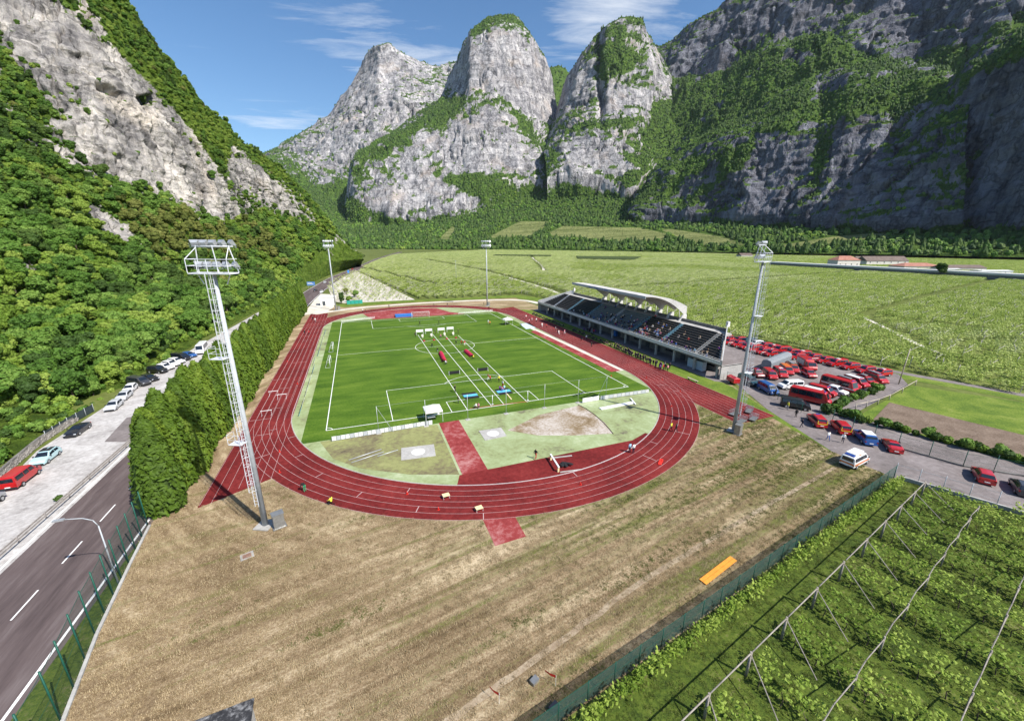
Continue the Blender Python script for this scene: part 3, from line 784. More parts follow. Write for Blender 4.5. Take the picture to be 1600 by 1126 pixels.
# --- the pointed green-topped peak
SHEETS['c'] = massif('pointed_peak', [
    [(850, 396, 2150), (950, 396, 2100), (1110, 396, 2050)],
    [(850, 282, 2100), (868, 277, 2100), (900, 272, 2080), (940, 278, 2050), (980, 300, 2000), (1010, 318, 1950), (1050, 318, 1950), (1110, 300, 2000)],
    [(850, 245, 2200), (866, 225, 2200), (900, 205, 2180), (940, 205, 2150), (980, 215, 2150), (1010, 240, 2150), (1050, 250, 2200), (1110, 250, 2250)],
    [(850, 240, 2300), (868, 205, 2300), (890, 172, 2300), (930, 165, 2250), (970, 170, 2250), (1010, 175, 2260), (1050, 190, 2320), (1110, 235, 2400)],
    [(850, 238, 2400), (868, 205, 2400), (888, 125, 2380), (930, 95, 2320), (970, 80, 2300), (1010, 95, 2320), (1040, 125, 2380), (1060, 165, 2420), (1110, 230, 2480)],
    [(850, 236, 2460), (868, 204, 2460), (874, 170, 2450), (888, 120, 2450), (899, 98, 2450), (929, 57, 2440), (951, 35, 2440), (974, 24, 2440), (985, 22, 2440), (1000, 27, 2440), (1007, 45, 2440), (1020, 62, 2450), (1031, 80, 2450), (1044, 106, 2460), (1051, 132, 2470), (1062, 158, 2480), (1110, 228, 2550)],
    [(850, 280, 2900), (985, 140, 2900), (1110, 270, 2900)]],
    [16, 26, 16, 28, 20, 6], 855, 1105, 1.25, MV, [0.4, 0.7, 0.8, 0.9, 0.8, 0.4, 0.2],
    vegmask([[(935, 70), (985, 60), (1010, 90), (1000, 110), (950, 130), (920, 130)], [(925, 60), (985, 22), (1005, 30), (1005, 45), (960, 45), (930, 75)],
             [(890, 190), (940, 188), (1000, 175), (1010, 190), (960, 205), (880, 212)], [(850, 280), (930, 285), (990, 305), (1050, 322), (1110, 300), (1110, 380), (850, 380)], [(1010, 150), (1040, 150), (1070, 170), (1110, 240), (1060, 300), (1020, 250), (1000, 215)],
             [(955, 120), (1000, 115), (1015, 140), (985, 150), (955, 145)]],
            [[(925, 140), (1000, 130), (1010, 170), (940, 185)], [(875, 212), (950, 208), (975, 260), (880, 270)], [(875, 150), (905, 100), (930, 120), (920, 185), (880, 190)]], base=0.27, rk=0.12), 1.0, 37, mid=0.4, fold=[(855, 420), (880, 300), (905, 140), (928, 90), (937, 230), (950, 10), (985, 0), (1020, 60), (1060, 170), (1105, 260)])
# --- high back wall on the other side
SHEETS['e'] = massif('high_wall', [
    [(1000, 262, 2300), (1150, 240, 2000), (1300, 200, 1750), (1500, 150, 1500), (1900, 150, 1150)],
    [(1000, 160, 2750), (1060, 125, 2600), (1110, 100, 2450), (1200, 60, 2200), (1330, 72, 1880), (1440, 82, 1680), (1560, 30, 1500), (1900, 0, 1200)],
    [(1000, 110, 2850), (1060, 85, 2700), (1120, 55, 2520), (1200, 10, 2290), (1330, -10, 1990), (1440, 30, 1780), (1560, -20, 1590), (1900, -60, 1280)],
    [(1000, 95, 2930), (1033, 71, 2860), (1066, 49, 2780), (1097, 36, 2680), (1128, 16, 2600), (1145, 1, 2560), (1200, -40, 2400), (1300, -100, 2160), (1500, -130, 1800), (1900, -160, 1360)],
    [(1000, 160, 3500), (1200, 60, 3100), (1500, 0, 2600), (1900, 0, 2300)]],
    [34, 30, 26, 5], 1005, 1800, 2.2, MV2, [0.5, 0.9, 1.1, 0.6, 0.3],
    vegmask([[(1000, 200), (1060, 130), (1150, 95), (1200, 70), (1330, 75), (1400, 90), (1400, 200), (1000, 260)], [(1440, 90), (1600, 20), (1800, 0), (1800, 140), (1450, 140)]],
            [[(1040, 95), (1130, 30), (1200, 0), (1280, -30), (1300, 20), (1180, 60), (1060, 120)], [(1330, -40), (1600, -40), (1600, 10), (1500, 45), (1440, 80), (1340, 70)]], base=0.15), 1.2, 51, gul=1.2, fold=[(1005, 0), (1080, 60), (1100, 0), (1190, 120), (1230, 0), (1320, 160), (1345, 20), (1450, 120), (1500, 0), (1800, 0)])
# --- green spur in front of it
SHEETS['f'] = massif('green_spur', [
    [(1030, 330, 1700), (1200, 330, 1450), (1350, 320, 1250), (1560, 300, 1100)],
    [(1030, 268, 1980), (1100, 235, 1850), (1200, 200, 1640), (1350, 190, 1430), (1560, 190, 1230)],
    [(1030, 262, 2040), (1060, 236, 2000), (1092, 190, 1950), (1145, 137, 1880), (1206, 89, 1790), (1250, 59, 1720), (1294, 47, 1650), (1320, 66, 1590), (1345, 90, 1550), (1400, 95, 1480), (1470, 118, 1400), (1560, 180, 1300)],
    [(1030, 300, 2400), (1250, 150, 2200), (1560, 260, 1900)]],
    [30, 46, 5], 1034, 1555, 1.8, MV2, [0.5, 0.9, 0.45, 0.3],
    vegmask([[(1030, 300), (1060, 236), (1145, 137), (1250, 55), (1300, 44), (1345, 88), (1480, 110), (1560, 180), (1560, 300)]], [[(1225, 70), (1270, 85), (1255, 100), (1225, 92)]], base=0.5), 1.0, 63, fold=[(1034, 0), (1130, 60), (1180, 0), (1240, 80), (1300, 0), (1400, 90), (1555, 0)])
# --- the front cliffs
SHEETS['g'] = massif('front_cliffs', [
    [(985, 400, 1660), (1100, 400, 1480), (1300, 400, 1160), (1520, 400, 930)],
    [(985, 345, 1640), (1040, 325, 1600), (1088, 333, 1480), (1162, 338, 1340), (1294, 347, 1130), (1394, 351, 1010), (1520, 345, 890)],
    [(985, 343, 1660), (1010, 310, 1690), (1030, 280, 1690), (1066, 248, 1650), (1119, 215, 1540), (1190, 205, 1430), (1224, 203, 1370), (1290, 205, 1270), (1359, 190, 1180), (1403, 178, 1120), (1486, 155, 1030), (1520, 160, 990)],
    [(985, 342, 1680), (1010, 300, 1750), (1030, 264, 1780), (1066, 235, 1740), (1136, 202, 1640), (1200, 172, 1560), (1272, 133, 1450), (1320, 120, 1380), (1403, 114, 1270), (1468, 124, 1180), (1490, 142, 1130), (1520, 175, 1090)],
    [(985, 341, 1700), (1010, 296, 1800), (1030, 259, 1860), (1066, 232, 1820), (1136, 198, 1730), (1200, 167, 1650), (1272, 119, 1560), (1320, 110, 1490), (1403, 101, 1380), (1468, 114, 1270), (1490, 137, 1210), (1520, 172, 1150)],
    [(985, 400, 2100), (1272, 200, 2000), (1520, 230, 1500)]],
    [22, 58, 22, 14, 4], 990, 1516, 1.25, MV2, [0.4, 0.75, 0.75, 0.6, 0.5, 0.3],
    vegmask([[(985, 300), (1030, 265), (1066, 235), (1136, 200), (1272, 118), (1403, 98), (1490, 130), (1490, 150), (1400, 172), (1359, 184), (1290, 190), (1224, 192), (1119, 196), (1066, 225), (1060, 260), (990, 320)],
             [(985, 340), (1088, 338), (1162, 342), (1294, 352), (1394, 355), (1520, 345), (1520, 400), (985, 400)], [(1050, 255), (1085, 235), (1110, 250), (1060, 300), (1035, 320)], [(1120, 240), (1180, 205), (1190, 230), (1150, 270), (1120, 290)], [(1300, 315), (1380, 275), (1390, 300), (1330, 330)],
             [(1180, 205), (1230, 192), (1260, 215), (1215, 212)], [(1260, 235), (1290, 200), (1330, 200), (1290, 260), (1268, 290)]],
            [[(1190, 212), (1270, 220), (1268, 320), (1180, 330), (1150, 300)], [(1270, 118), (1410, 100), (1400, 112), (1270, 158)], [(1300, 210), (1380, 185), (1390, 330), (1290, 340)]], base=0.14), 0.9, 77, gul=1.0, fold=[(990, 0), (1080, 40), (1092, 110), (1150, 0), (1190, 20), (1268, 60), (1276, 150), (1330, 0), (1385, 40), (1394, 150), (1440, 30), (1516, 0)])
# --- the dark wall close on that side
SHEETS['h'] = massif('dark_wall', [
    [(1380, 402, 1100), (1480, 404, 1010), (1556, 405, 900), (1700, 410, 720), (2100, 430, 460)],
    [(1380, 362, 1080), (1480, 352, 990), (1556, 345, 890), (1700, 350, 710), (2100, 350, 450)],
    [(1380, 300, 1150), (1440, 215, 1090), (1490, 150, 1050), (1530, 112, 1000), (1600, 75, 910), (1700, 40, 790), (2100, -80, 540)],
    [(1380, 260, 1220), (1440, 185, 1170), (1490, 128, 1130), (1525, 97, 1090), (1556, 67, 1060), (1600, 46, 1010), (1700, -10, 890), (2100, -200, 640)],
    [(1380, 320, 1600), (1600, 140, 1400), (2100, 0, 1000)]],
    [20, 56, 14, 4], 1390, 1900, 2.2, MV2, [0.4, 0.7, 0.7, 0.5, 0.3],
    vegmask([[(1440, 190), (1490, 126), (1600, 44), (1800, -60), (1800, 20), (1600, 90), (1530, 120), (1480, 160)], [(1380, 355), (1480, 350), (1800, 345), (1800, 420), (1380, 420)]], [], base=-0.05), 0.9, 91)
# --- wooded foot slopes all along the valley edge
SHEETS['t'] = massif('foot_slope', [
    [(330, 388, 2300), (560, 388.5, 1600), (800, 390, 1350), (1000, 392, 1150), (1200, 395, 930), (1400, 398, 780), (1700, 404, 620), (2000, 408, 540)],
    [(330, 372, 2500), (560, 370, 1900), (690, 376, 1640), (800, 374, 1560), (900, 372, 1450), (1000, 377, 1300), (1150, 382, 1080), (1250, 386, 960), (1400, 388, 840), (1700, 391, 680), (2000, 394, 600)],
    [(330, 300, 3200), (450, 300, 3000), (520, 330, 2600), (600, 352, 2250), (700, 350, 2050), (790, 336, 2050), (850, 330, 2050), (950, 338, 1850), (1050, 348, 1600), (1162, 352, 1400), (1300, 358, 1180), (1450, 358, 1020), (1700, 350, 860), (2000, 350, 740)],
    [(330, 262, 3700), (430, 258, 3550), (500, 290, 3200), (560, 320, 2700), (640, 345, 2350), (720, 330, 2280), (800, 305, 2300), (870, 285, 2300), (950, 300, 2150), (1050, 330, 1800), (1162, 342, 1500), (1300, 350, 1260), (1450, 345, 1100), (1700, 335, 930), (2000, 330, 800)]],
    [16, 26, 16], 340, 1900, 2.6, MV, [0.0, 0.08, 0.35, 0.4],
    vegmask([[(0, 0), (2400, 0), (2400, 700), (0, 700)]], [[(1160, 335), (1230, 332), (1235, 355), (1190, 362)], [(1070, 340), (1120, 345), (1115, 356), (1075, 350)]],
            meadow=[[(760, 372), (812, 346), (858, 346), (845, 360), (826, 369)], [(850, 367), (880, 353), (1000, 356), (1042, 365), (1035, 376), (965, 377)], [(1030, 358), (1050, 358), (1130, 370), (1165, 383), (1090, 383)], [(684, 375), (706, 354), (712, 356), (702, 374)], [(1215, 384), (1300, 370), (1390, 362), (1394, 368), (1300, 380), (1240, 388)]]), 1.0, 105, gul=0.5, strata=0)

# --- near hillside beside the road
foot_w = [(-60, -160, 0), (-39.5, -60, 0), (-39.5, -25, 0), (-40.5, -6, 0), (-43.2, 10, 0), (-43, 40, 0), (-42.6, 75, 0), (-40, 110, 0), (-38, 140, 0), (-34, 168, 0), (-31.5, 200, 0), (-27.5, 255, 0), (-20, 330, 0), (-4, 430, 0), (8, 500, 0)]
fw_pix = [pix(np.array(p, float)) for p in foot_w]
foot_c = [(q[0], q[1], q[2]) for q in fw_pix if q[2] > 20]
low_c = [(-900, 620, 60), (-200, 560, 90), (0, 545, 105), (90, 520, 120), (170, 490, 140), (250, 465, 165), (330, 450, 195), (400, 432, 240), (460, 415, 300), (510, 408, 370), (540, 406, 430), (565, 404, 490)]
HL = massif('hillside', [
    sorted(foot_c),
    low_c,
    [(-900, 300, 120), (-250, 240, 165), (0, 175, 180), (60, 215, 182), (150, 280, 192), (250, 325, 215), (330, 352, 252), (400, 340, 330), (470, 352, 395), (530, 388, 448), (565, 402, 495)],
    [(-900, 0, 150), (-250, -110, 185), (0, 35, 196), (110, 62, 208), (165, 100, 214), (210, 145, 225), (270, 195, 245), (330, 245, 280), (400, 276, 345), (470, 328, 405), (530, 384, 452), (565, 401, 500)],
    [(-900, -420, 190), (-250, -520, 220), (0, -262, 232), (100, -132, 240), (197, 10, 250), (245, 80, 270), (309, 159, 305), (348, 191, 335), (405, 244, 395), (437, 267, 420), (473, 303, 438), (501, 335, 452), (515, 361, 460), (547, 395, 475), (565, 400, 505)],
    [(-900, -300, 300), (-250, -300, 340), (100, 0, 380), (400, 300, 520), (565, 399, 600)]],
    [34, 60, 90, 44, 8], -330, 563, 1.8, MVL, [0.02, 0.5, 0.9, 1.0, 0.8, 0.3],
    vegmask([[(-400, 900), (-400, 200), (0, 160), (40, 215), (110, 250), (160, 285), (215, 305), (270, 325), (330, 350), (365, 345), (400, 325), (440, 335), (500, 350), (600, 420), (600, 900)],
             [(100, -60), (200, -60), (260, 60), (330, 160), (420, 235), (500, 310), (560, 400), (480, 330), (440, 285), (400, 258), (365, 230), (350, 300), (375, 345), (340, 300), (322, 240), (270, 170), (215, 110), (170, 60)],
             [(0, 70), (40, 110), (90, 175), (60, 205), (0, 150)], [(330, 215), (355, 225), (350, 290), (375, 345), (350, 310), (328, 250)], [(65, 0), (100, 20), (100, 42), (70, 30)]],
            [[(0, 12), (60, 0), (120, 40), (180, 92), (235, 150), (290, 205), (328, 262), (358, 338), (320, 340), (280, 310), (215, 285), (150, 255), (100, 215), (80, 160), (30, 90), (0, 60)],
             [(368, 238), (400, 262), (440, 288), (482, 332), (440, 328), (400, 310), (368, 292)], [(125, 305), (150, 320), (190, 355), (215, 382), (190, 378), (150, 350)], [(20, 405), (70, 412), (85, 430), (40, 436)]],
            base=0.1, soft=6, nsz=22, seed=19, rk=-0.12), 0.13, 131, gul=0.9, strata=0.7, mid=0.7,
    dents=[([(150, 128), (172, 134), (196, 146), (200, 158), (168, 146), (152, 140)], 7.0), ([(214, 151), (240, 148), (246, 158), (234, 168), (222, 164)], 8.0)],
    scars=[[(152, 140), (200, 156), (222, 166), (250, 172), (250, 195), (232, 205), (190, 178), (155, 158)], [(300, 240), (330, 275), (345, 330), (330, 300)]])

_hz = max(float(v[1][:, 2].max()) for v in list(SHEETS.values()) + [HL])
hz = MB(); hz.box((-4050, -1550, -3), (6050, 6550, _hz + 60))
m = bpy.data.materials.new('thin_air'); m.use_nodes = True; m.node_tree.nodes.clear()
_k = NT(m.node_tree); _o = _k.n('ShaderNodeOutputMaterial'); _v = _k.n('ShaderNodeVolumePrincipled')
_v.inputs['Color'].default_value = (0.72, 0.85, 1.0, 1); _v.inputs['Density'].default_value = 0.00001; _v.inputs['Anisotropy'].default_value = 0.0
_k.l(_v.outputs[0], _o.inputs['Volume'])
tag(hz.build('haze', m), 'thin blue haze over the valley', None, None, 'stuff')
# ================================================================== vegetation
def m_leaf(name, cols, var=0.35, trans=0.3, s=0.5, coord='Object'):
    m = bpy.data.materials.new(name); m.use_nodes = True
    t = m.node_tree; k = NT(t); b = t.nodes['Principled BSDF']; out = t.nodes['Material Output']
    n = k.noise(k.pos(coord=coord), s, 4, 0.7)
    oi = k.n('ShaderNodeObjectInfo')
    f = k.math('ADD', k.math('MULTIPLY', n, 0.75), k.math('MULTIPLY', oi.outputs['Random'], var))
    c = k.ramp(f, [(0.25 + 0.5 * i / (len(cols) - 1), q) for i, q in enumerate(cols)])
    k.l(c, b.inputs['Base Color']); b.inputs['Roughness'].default_value = 0.65; b.inputs['Specular IOR Level'].default_value = 0.25
    tr = k.n('ShaderNodeBsdfTranslucent'); k.l(k.mix(0.5, c, (0.16, 0.22, 0.02)), tr.inputs['Color'])
    mx = k.n('ShaderNodeMixShader'); mx.inputs[0].default_value = trans
    k.l(b.outputs[0], mx.inputs[1]); k.l(tr.outputs[0], mx.inputs[2]); k.l(mx.outputs[0], out.inputs['Surface'])
    return m

LEAF = {
 'mid': m_leaf('leaf_mid_green', [(0.04, 0.095, 0.014), (0.10, 0.205, 0.028), (0.20, 0.32, 0.06)]),
 'yellow': m_leaf('leaf_yellow_green', [(0.08, 0.15, 0.016), (0.18, 0.285, 0.034), (0.32, 0.42, 0.08)]),
 'dark': m_leaf('leaf_dark_green', [(0.03, 0.065, 0.014), (0.062, 0.12, 0.022), (0.11, 0.18, 0.034)]),
 'olive': m_leaf('leaf_olive_brown', [(0.07, 0.095, 0.02), (0.15, 0.18, 0.036), (0.27, 0.285, 0.075)]),
 'hedge': m_leaf('leaf_cypress', [(0.036, 0.07, 0.007), (0.082, 0.145, 0.011), (0.165, 0.235, 0.024)], 0.25, 0.22, 0.9),
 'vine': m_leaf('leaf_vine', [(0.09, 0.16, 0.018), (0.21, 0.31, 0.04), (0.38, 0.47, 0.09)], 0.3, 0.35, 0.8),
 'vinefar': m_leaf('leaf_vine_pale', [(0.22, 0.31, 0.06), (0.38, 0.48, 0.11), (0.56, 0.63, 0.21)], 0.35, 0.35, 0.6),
 'vinepale': m_leaf('leaf_vine_young', [(0.30, 0.38, 0.11), (0.48, 0.56, 0.20), (0.66, 0.70, 0.33)], 0.35, 0.35, 0.6),
 'far': m_leaf('leaf_far_wood', [(0.026, 0.06, 0.018), (0.058, 0.11, 0.028), (0.11, 0.165, 0.042)], 0.5, 0.15, 0.12),
}
M_BARK = plain('bark', (0.09, 0.07, 0.052), 0.95, var=0.4, scale=4)
M_CORE = plain('inner_foliage_shade_tone', (0.04, 0.07, 0.014), 0.95, var=0.3, scale=2)  # dark green: shade between the leaves put into the core's colour

def quads(P, Nn, s, asp, rng, up=None):
    """leaf quads at P facing roughly Nn"""
    n = len(P)
    r = rng.normal(size=(n, 3)) if up is None else up + 0.35 * rng.normal(size=(n, 3))
    t = r - Nn * np.sum(r * Nn, 1, keepdims=True); t /= np.linalg.norm(t, axis=1, keepdims=True) + 1e-9
    b = np.cross(Nn, t)
    s = np.asarray(s)[:, None] if np.ndim(s) else s
    a = t * s * asp; c = b * s
    bend = Nn * s * 0.25
    V = np.stack([P - a - c * 0.55, P - a * 0.1 + c - bend, P + a + c * 0.35, P + a * 0.2 - c - bend], 1).reshape(-1, 3)
    F = np.arange(4 * n).reshape(n, 4)
    return V, F

def broad_crown(seed, H=9.0, R=3.6, n=1500, leaf=0.34, base=0.25, nl=14):
    rng = np.random.default_rng(seed)
    C = []; Rr = []
    for i in range(nl):
        a = rng.uniform(0, 2 * math.pi); h = rng.uniform(base + 0.12, 0.88); w = math.sin(math.pi * min(1, max(0.12, (h - base) / (1.05 - base)))) ** 0.7
        rr = R * w * rng.uniform(0.25, 0.8)
        C.append((rr * math.cos(a), rr * math.sin(a), H * h)); Rr.append(R * rng.uniform(0.15, 0.42))
    C.append((0, 0, H * 0.62)); Rr.append(R * 0.62)
    C = np.array(C); Rr = np.array(Rr)
    w = Rr ** 2; w /= w.sum()
    k = rng.choice(len(C), n * 3, p=w)
    d = rng.normal(size=(n * 3, 3)); d[:, 2] += 0.25; d /= np.linalg.norm(d, axis=1, keepdims=True)
    P = C[k] + d * (Rr[k] * rng.uniform(0.78, 1.08, n * 3))[:, None] * np.array([1, 1, 0.82])
    # drop leaves buried in other lobes
    dist = np.linalg.norm((P[:, None, :] - C[None]) / np.array([1, 1, 0.82]), axis=2) / Rr[None]
    dist[np.arange(len(P)), k] = 9
    keep = dist.min(1) > 0.86
    P = P[keep][:n]; d = d[keep][:n]
    Nn = d + rng.normal(size=d.shape) * 0.45 + np.array([0, 0, 0.25]); Nn /= np.linalg.norm(Nn, axis=1, keepdims=True)
    V, F = quads(P, Nn, leaf * rng.uniform(0.65, 1.3, len(P)), 1.15, rng)
    return V, F, C, Rr

def ico(sub=1):
    t = (1 + 5 ** 0.5) / 2
    V = [(-1, t, 0), (1, t, 0), (-1, -t, 0), (1, -t, 0), (0, -1, t), (0, 1, t), (0, -1, -t), (0, 1, -t), (t, 0, -1), (t, 0, 1), (-t, 0, -1), (-t, 0, 1)]
    F = [(0, 11, 5), (0, 5, 1), (0, 1, 7), (0, 7, 10), (0, 10, 11), (1, 5, 9), (5, 11, 4), (11, 10, 2), (10, 7, 6), (7, 1, 8), (3, 9, 4), (3, 4, 2), (3, 2, 6), (3, 6, 8), (3, 8, 9), (4, 9, 5), (2, 4, 11), (6, 2, 10), (8, 6, 7), (9, 8, 1)]
    V = [np.array(v) / np.linalg.norm(v) for v in V]
    for _ in range(sub):
        mid = {}; F2 = []
        def m_(a, b):
            k = (min(a, b), max(a, b))
            if k not in mid:
                q = V[a] + V[b]; V.append(q / np.linalg.norm(q)); mid[k] = len(V) - 1
            return mid[k]
        for a, b, c in F:
            x, y, z = m_(a, b), m_(b, c), m_(c, a)
            F2 += [(a, x, z), (b, y, x), (c, z, y), (x, y, z)]
        F = F2
    return np.array(V), F

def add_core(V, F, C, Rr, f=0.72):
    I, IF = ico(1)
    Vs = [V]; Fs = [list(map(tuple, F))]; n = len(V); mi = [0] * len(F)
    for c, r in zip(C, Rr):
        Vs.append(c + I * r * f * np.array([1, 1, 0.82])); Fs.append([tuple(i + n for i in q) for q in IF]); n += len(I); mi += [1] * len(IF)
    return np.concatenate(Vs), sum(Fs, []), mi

def trunk_mesh(name, H, r, seed):
    rng = np.random.default_rng(seed); b = MB()
    top = np.array([rng.normal() * 0.2, rng.normal() * 0.2, H * 0.62])
    m1 = top * 0.45 + rng.normal(size=3) * 0.12
    b.tube((0, 0, -1.2), m1, r * 1.2, r * 0.8, 7); b.tube(m1, top, r * 0.8, r * 0.35, 6)
    for i in range(4):
        a = rng.uniform(0, 6.28); q = m1 * 0.5 + top * 0.5 * rng.uniform(0.6, 1.2)
        b.tube(q, q + np.array([math.cos(a) * H * 0.2, math.sin(a) * H * 0.2, H * 0.2]), r * 0.4, r * 0.12, 5)
    return b.mesh(name, M_BARK)

TREE = {}
def deftree(key, leafkey, seed, H, R, n, leaf, base=0.22, nl=22, core=0.66):
    V, F, C, Rr = broad_crown(seed, H, R, n, leaf, base, nl)
    V, F, mi = add_core(V, F, C, Rr, core)
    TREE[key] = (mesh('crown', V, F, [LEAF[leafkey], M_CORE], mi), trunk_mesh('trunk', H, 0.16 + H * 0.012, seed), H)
deftree('mid1', 'mid', 1, 9.5, 4.0, 2250, 0.281)
deftree('mid2', 'mid', 2, 8.0, 4.4, 2250, 0.281, 0.12)
deftree('yel1', 'yellow', 3, 9.0, 3.8, 2250, 0.265)
deftree('yel2', 'yellow', 4, 7.0, 3.6, 1950, 0.265, 0.1)
deftree('dark1', 'dark', 5, 10.0, 3.9, 2250, 0.281)
deftree('dark2', 'dark', 6, 8.2, 3.4, 2100, 0.265, 0.1, 11)
deftree('olive1', 'olive', 7, 9.5, 3.6, 2250, 0.257, 0.3, 18)
deftree('olive2', 'olive', 8, 8.0, 3.8, 2100, 0.257, 0.2, 16)
def bush_mesh(seed, leafkey, n=260, leaf=0.2):
    V, F, C, Rr = broad_crown(seed, 1.6, 1.25, n, leaf, 0.0, 7)
    V, F, mi = add_core(V, F, C, Rr, 0.7)
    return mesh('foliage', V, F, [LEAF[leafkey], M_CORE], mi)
BUSH = [bush_mesh(31, 'yellow'), bush_mesh(32, 'mid'), bush_mesh(33, 'dark')]

LBL = {'mid': 'mid green broadleaf tree on the wooded slope above the gravel car park',
       'yel': 'yellow-green leafy tree on the wooded slope above the gravel car park',
       'dark': 'dark green dense tree on the wooded slope above the gravel car park',
       'oliv': 'olive-brown tree on the wooded slope above the gravel car park'}

# ------------------------------------------------------------------ scattering
def sample_sheet(V, F, n, rng, w=None):
    A = V[F[:, 0]]; B = V[F[:, 1]]; C = V[F[:, 2]]; D = V[F[:, 3]]
    ar = 0.5 * np.linalg.norm(np.cross(C - A, D - B), axis=1)
    if w is not None: ar = ar * w
    k = rng.choice(len(F), n, p=ar / ar.sum())
    u = rng.random((n, 1)); v = rng.random((n, 1))
    P = (A[k] * (1 - u) + B[k] * u) * (1 - v) + (D[k] * (1 - u) + C[k] * u) * v
    return P, k

def thin(P, r):
    """greedy spacing: keep points at least r apart (plan distance on a hash grid)"""
    cell = {}; keep = []
    r = np.asarray(r) * np.ones(len(P))
    g = float(r.max())
    for i, p in enumerate(P):
        c = (int(p[0] // g), int(p[1] // g), int(p[2] // g)); ok = True
        for dx in (-1, 0, 1):
            for dy in (-1, 0, 1):
                for dz in (-1, 0, 1):
                    for j in cell.get((c[0] + dx, c[1] + dy, c[2] + dz), ()):
                        q = P[j]
                        if (q[0] - p[0]) ** 2 + (q[1] - p[1]) ** 2 + (q[2] - p[2]) ** 2 < r[i] ** 2: ok = False; break
                    if not ok: break
                if not ok: break
            if not ok: break
        if ok: cell.setdefault(c, []).append(i); keep.append(i)
    return np.array(keep)

def gn_scatter(name, P, scale, rz, ix, sources, label, sz=None):
    """one stuff object: sources set out over the points by geometry nodes"""
    me = bpy.data.meshes.new(name)
    me.vertices.add(len(P)); me.vertices.foreach_set('co', np.asarray(P, np.float32).ravel())
    for nm, arr, ty in (('sc', scale, 'FLOAT'), ('sz', scale if sz is None else sz, 'FLOAT'), ('rz', rz, 'FLOAT'), ('ix', ix, 'INT')):
        a = me.attributes.new(nm, ty, 'POINT'); a.data.foreach_set('value', np.asarray(arr, np.float32 if ty == 'FLOAT' else np.int32))
    me.update()
    o = ob(name, me); tag(o, label, None, None, 'stuff')
    g = bpy.data.node_groups.new(name, 'GeometryNodeTree')
    g.interface.new_socket('Geometry', in_out='INPUT', socket_type='NodeSocketGeometry')
    g.interface.new_socket('Geometry', in_out='OUTPUT', socket_type='NodeSocketGeometry')
    n = g.nodes.new; l = g.links.new
    gi = n('NodeGroupInput'); go = n('NodeGroupOutput'); ip = n('GeometryNodeInstanceOnPoints'); jn = n('GeometryNodeJoinGeometry')
    for s in reversed(sources):
        oi = n('GeometryNodeObjectInfo'); oi.inputs[0].default_value = s; oi.transform_space = 'ORIGINAL'; oi.inputs['As Instance'].default_value = True
        l(oi.outputs['Geometry'], jn.inputs[0])
    def att(nm, ty):
        a = n('GeometryNodeInputNamedAttribute'); a.data_type = ty; a.inputs[0].default_value = nm; return a.outputs[0]
    ip.inputs['Pick Instance'].default_value = True
    l(gi.outputs[0], ip.inputs['Points']); l(jn.outputs[0], ip.inputs['Instance'])
    l(att('ix', 'INT'), ip.inputs['Instance Index'])
    cx = n('ShaderNodeCombineXYZ'); l(att('rz', 'FLOAT'), cx.inputs[2])
    l(cx.outputs[0], ip.inputs['Rotation'])
    cs = n('ShaderNodeCombineXYZ'); l(att('sc', 'FLOAT'), cs.inputs[0]); l(att('sc', 'FLOAT'), cs.inputs[1]); l(att('sz', 'FLOAT'), cs.inputs[2]); l(cs.outputs[0], ip.inputs['Scale'])
    l(ip.outputs[0], go.inputs[0])
    md = o.modifiers.new('scatter', 'NODES'); md.node_group = g
    return o

# ------------------------------------------------------------------ trees on the near hillside
_, HV, HF, Hveg, Hmd = HL
rng = np.random.default_rng(77)
px = pix(HV)
fpx = px[HF].mean(1); fveg = Hveg[HF].mean(1)
inside = (fpx[:, 0] > -90) & (fpx[:, 0] < 575) & (fpx[:, 1] > -60) & (fpx[:, 1] < 900) & (fpx[:, 2] > 25)
P, kf = sample_sheet(HV, HF, 70000, rng, (inside * np.clip((fveg - 0.48) * 5, 0.0, 1)))
pp = pix(P)
grassy = poly_soft(pp[:, 0], pp[:, 1], [(-400, 1000), (-400, 640), (0, 636), (40, 640), (85, 628), (120, 636), (175, 618), (205, 596), (178, 640), (150, 665), (60, 730), (0, 810)], 2) > 0.5
P = P[~grassy]
dist = np.linalg.norm(P - CAM, axis=1)
# keep clear of the car park and road
ok = P[:, 0] < np.interp(P[:, 1], [-60, 8, 75, 110, 140, 168, 200, 255, 330, 430, 500], [-41, -45.5, -45, -43, -41.5, -38, -35.5, -32, -25, -10, 2]) - 1.5
P = P[ok]; dist = dist[ok]
steep = np.clip((P[:, 2] - 40) / 60, 0, 1)
sp_ = np.where(dist < 230, 2.7, 3.3) - 0.8 * steep
kp = thin(P, sp_)
P = P[kp]; dist = dist[kp]; steep = steep[kp]
nz_ = fbm(P / 34, 3, seed=61); nz2 = fbm(P / 14, 3, seed=66)
pp = pix(P)
brown = poly_soft(pp[:, 0], pp[:, 1], [(190, 310), (330, 330), (470, 385), (420, 440), (340, 440), (200, 400), (160, 350)], 30)
keys = list(TREE)
def pick(i):
    if brown[i] * 0.85 + nz2[i] * 1.4 > 0.72: return ('olive1', 'olive2')[int(rng.random() > 0.5)]
    v = nz_[i] + 0.5 * nz2[i] + rng.normal() * 0.10
    if v > 0.06: return ('yel1', 'yel2')[int(rng.random() > 0.5)]
    if v < -0.16: return ('dark1', 'dark2')[int(rng.random() > 0.5)]
    if rng.random() < 0.06: return 'olive2'
    return ('mid1', 'mid2')[int(rng.random() > 0.5)]
kind = [pick(i) for i in range(len(P))]
size = rng.uniform(0.34, 0.86, len(P)) * (1 - 0.42 * steep)
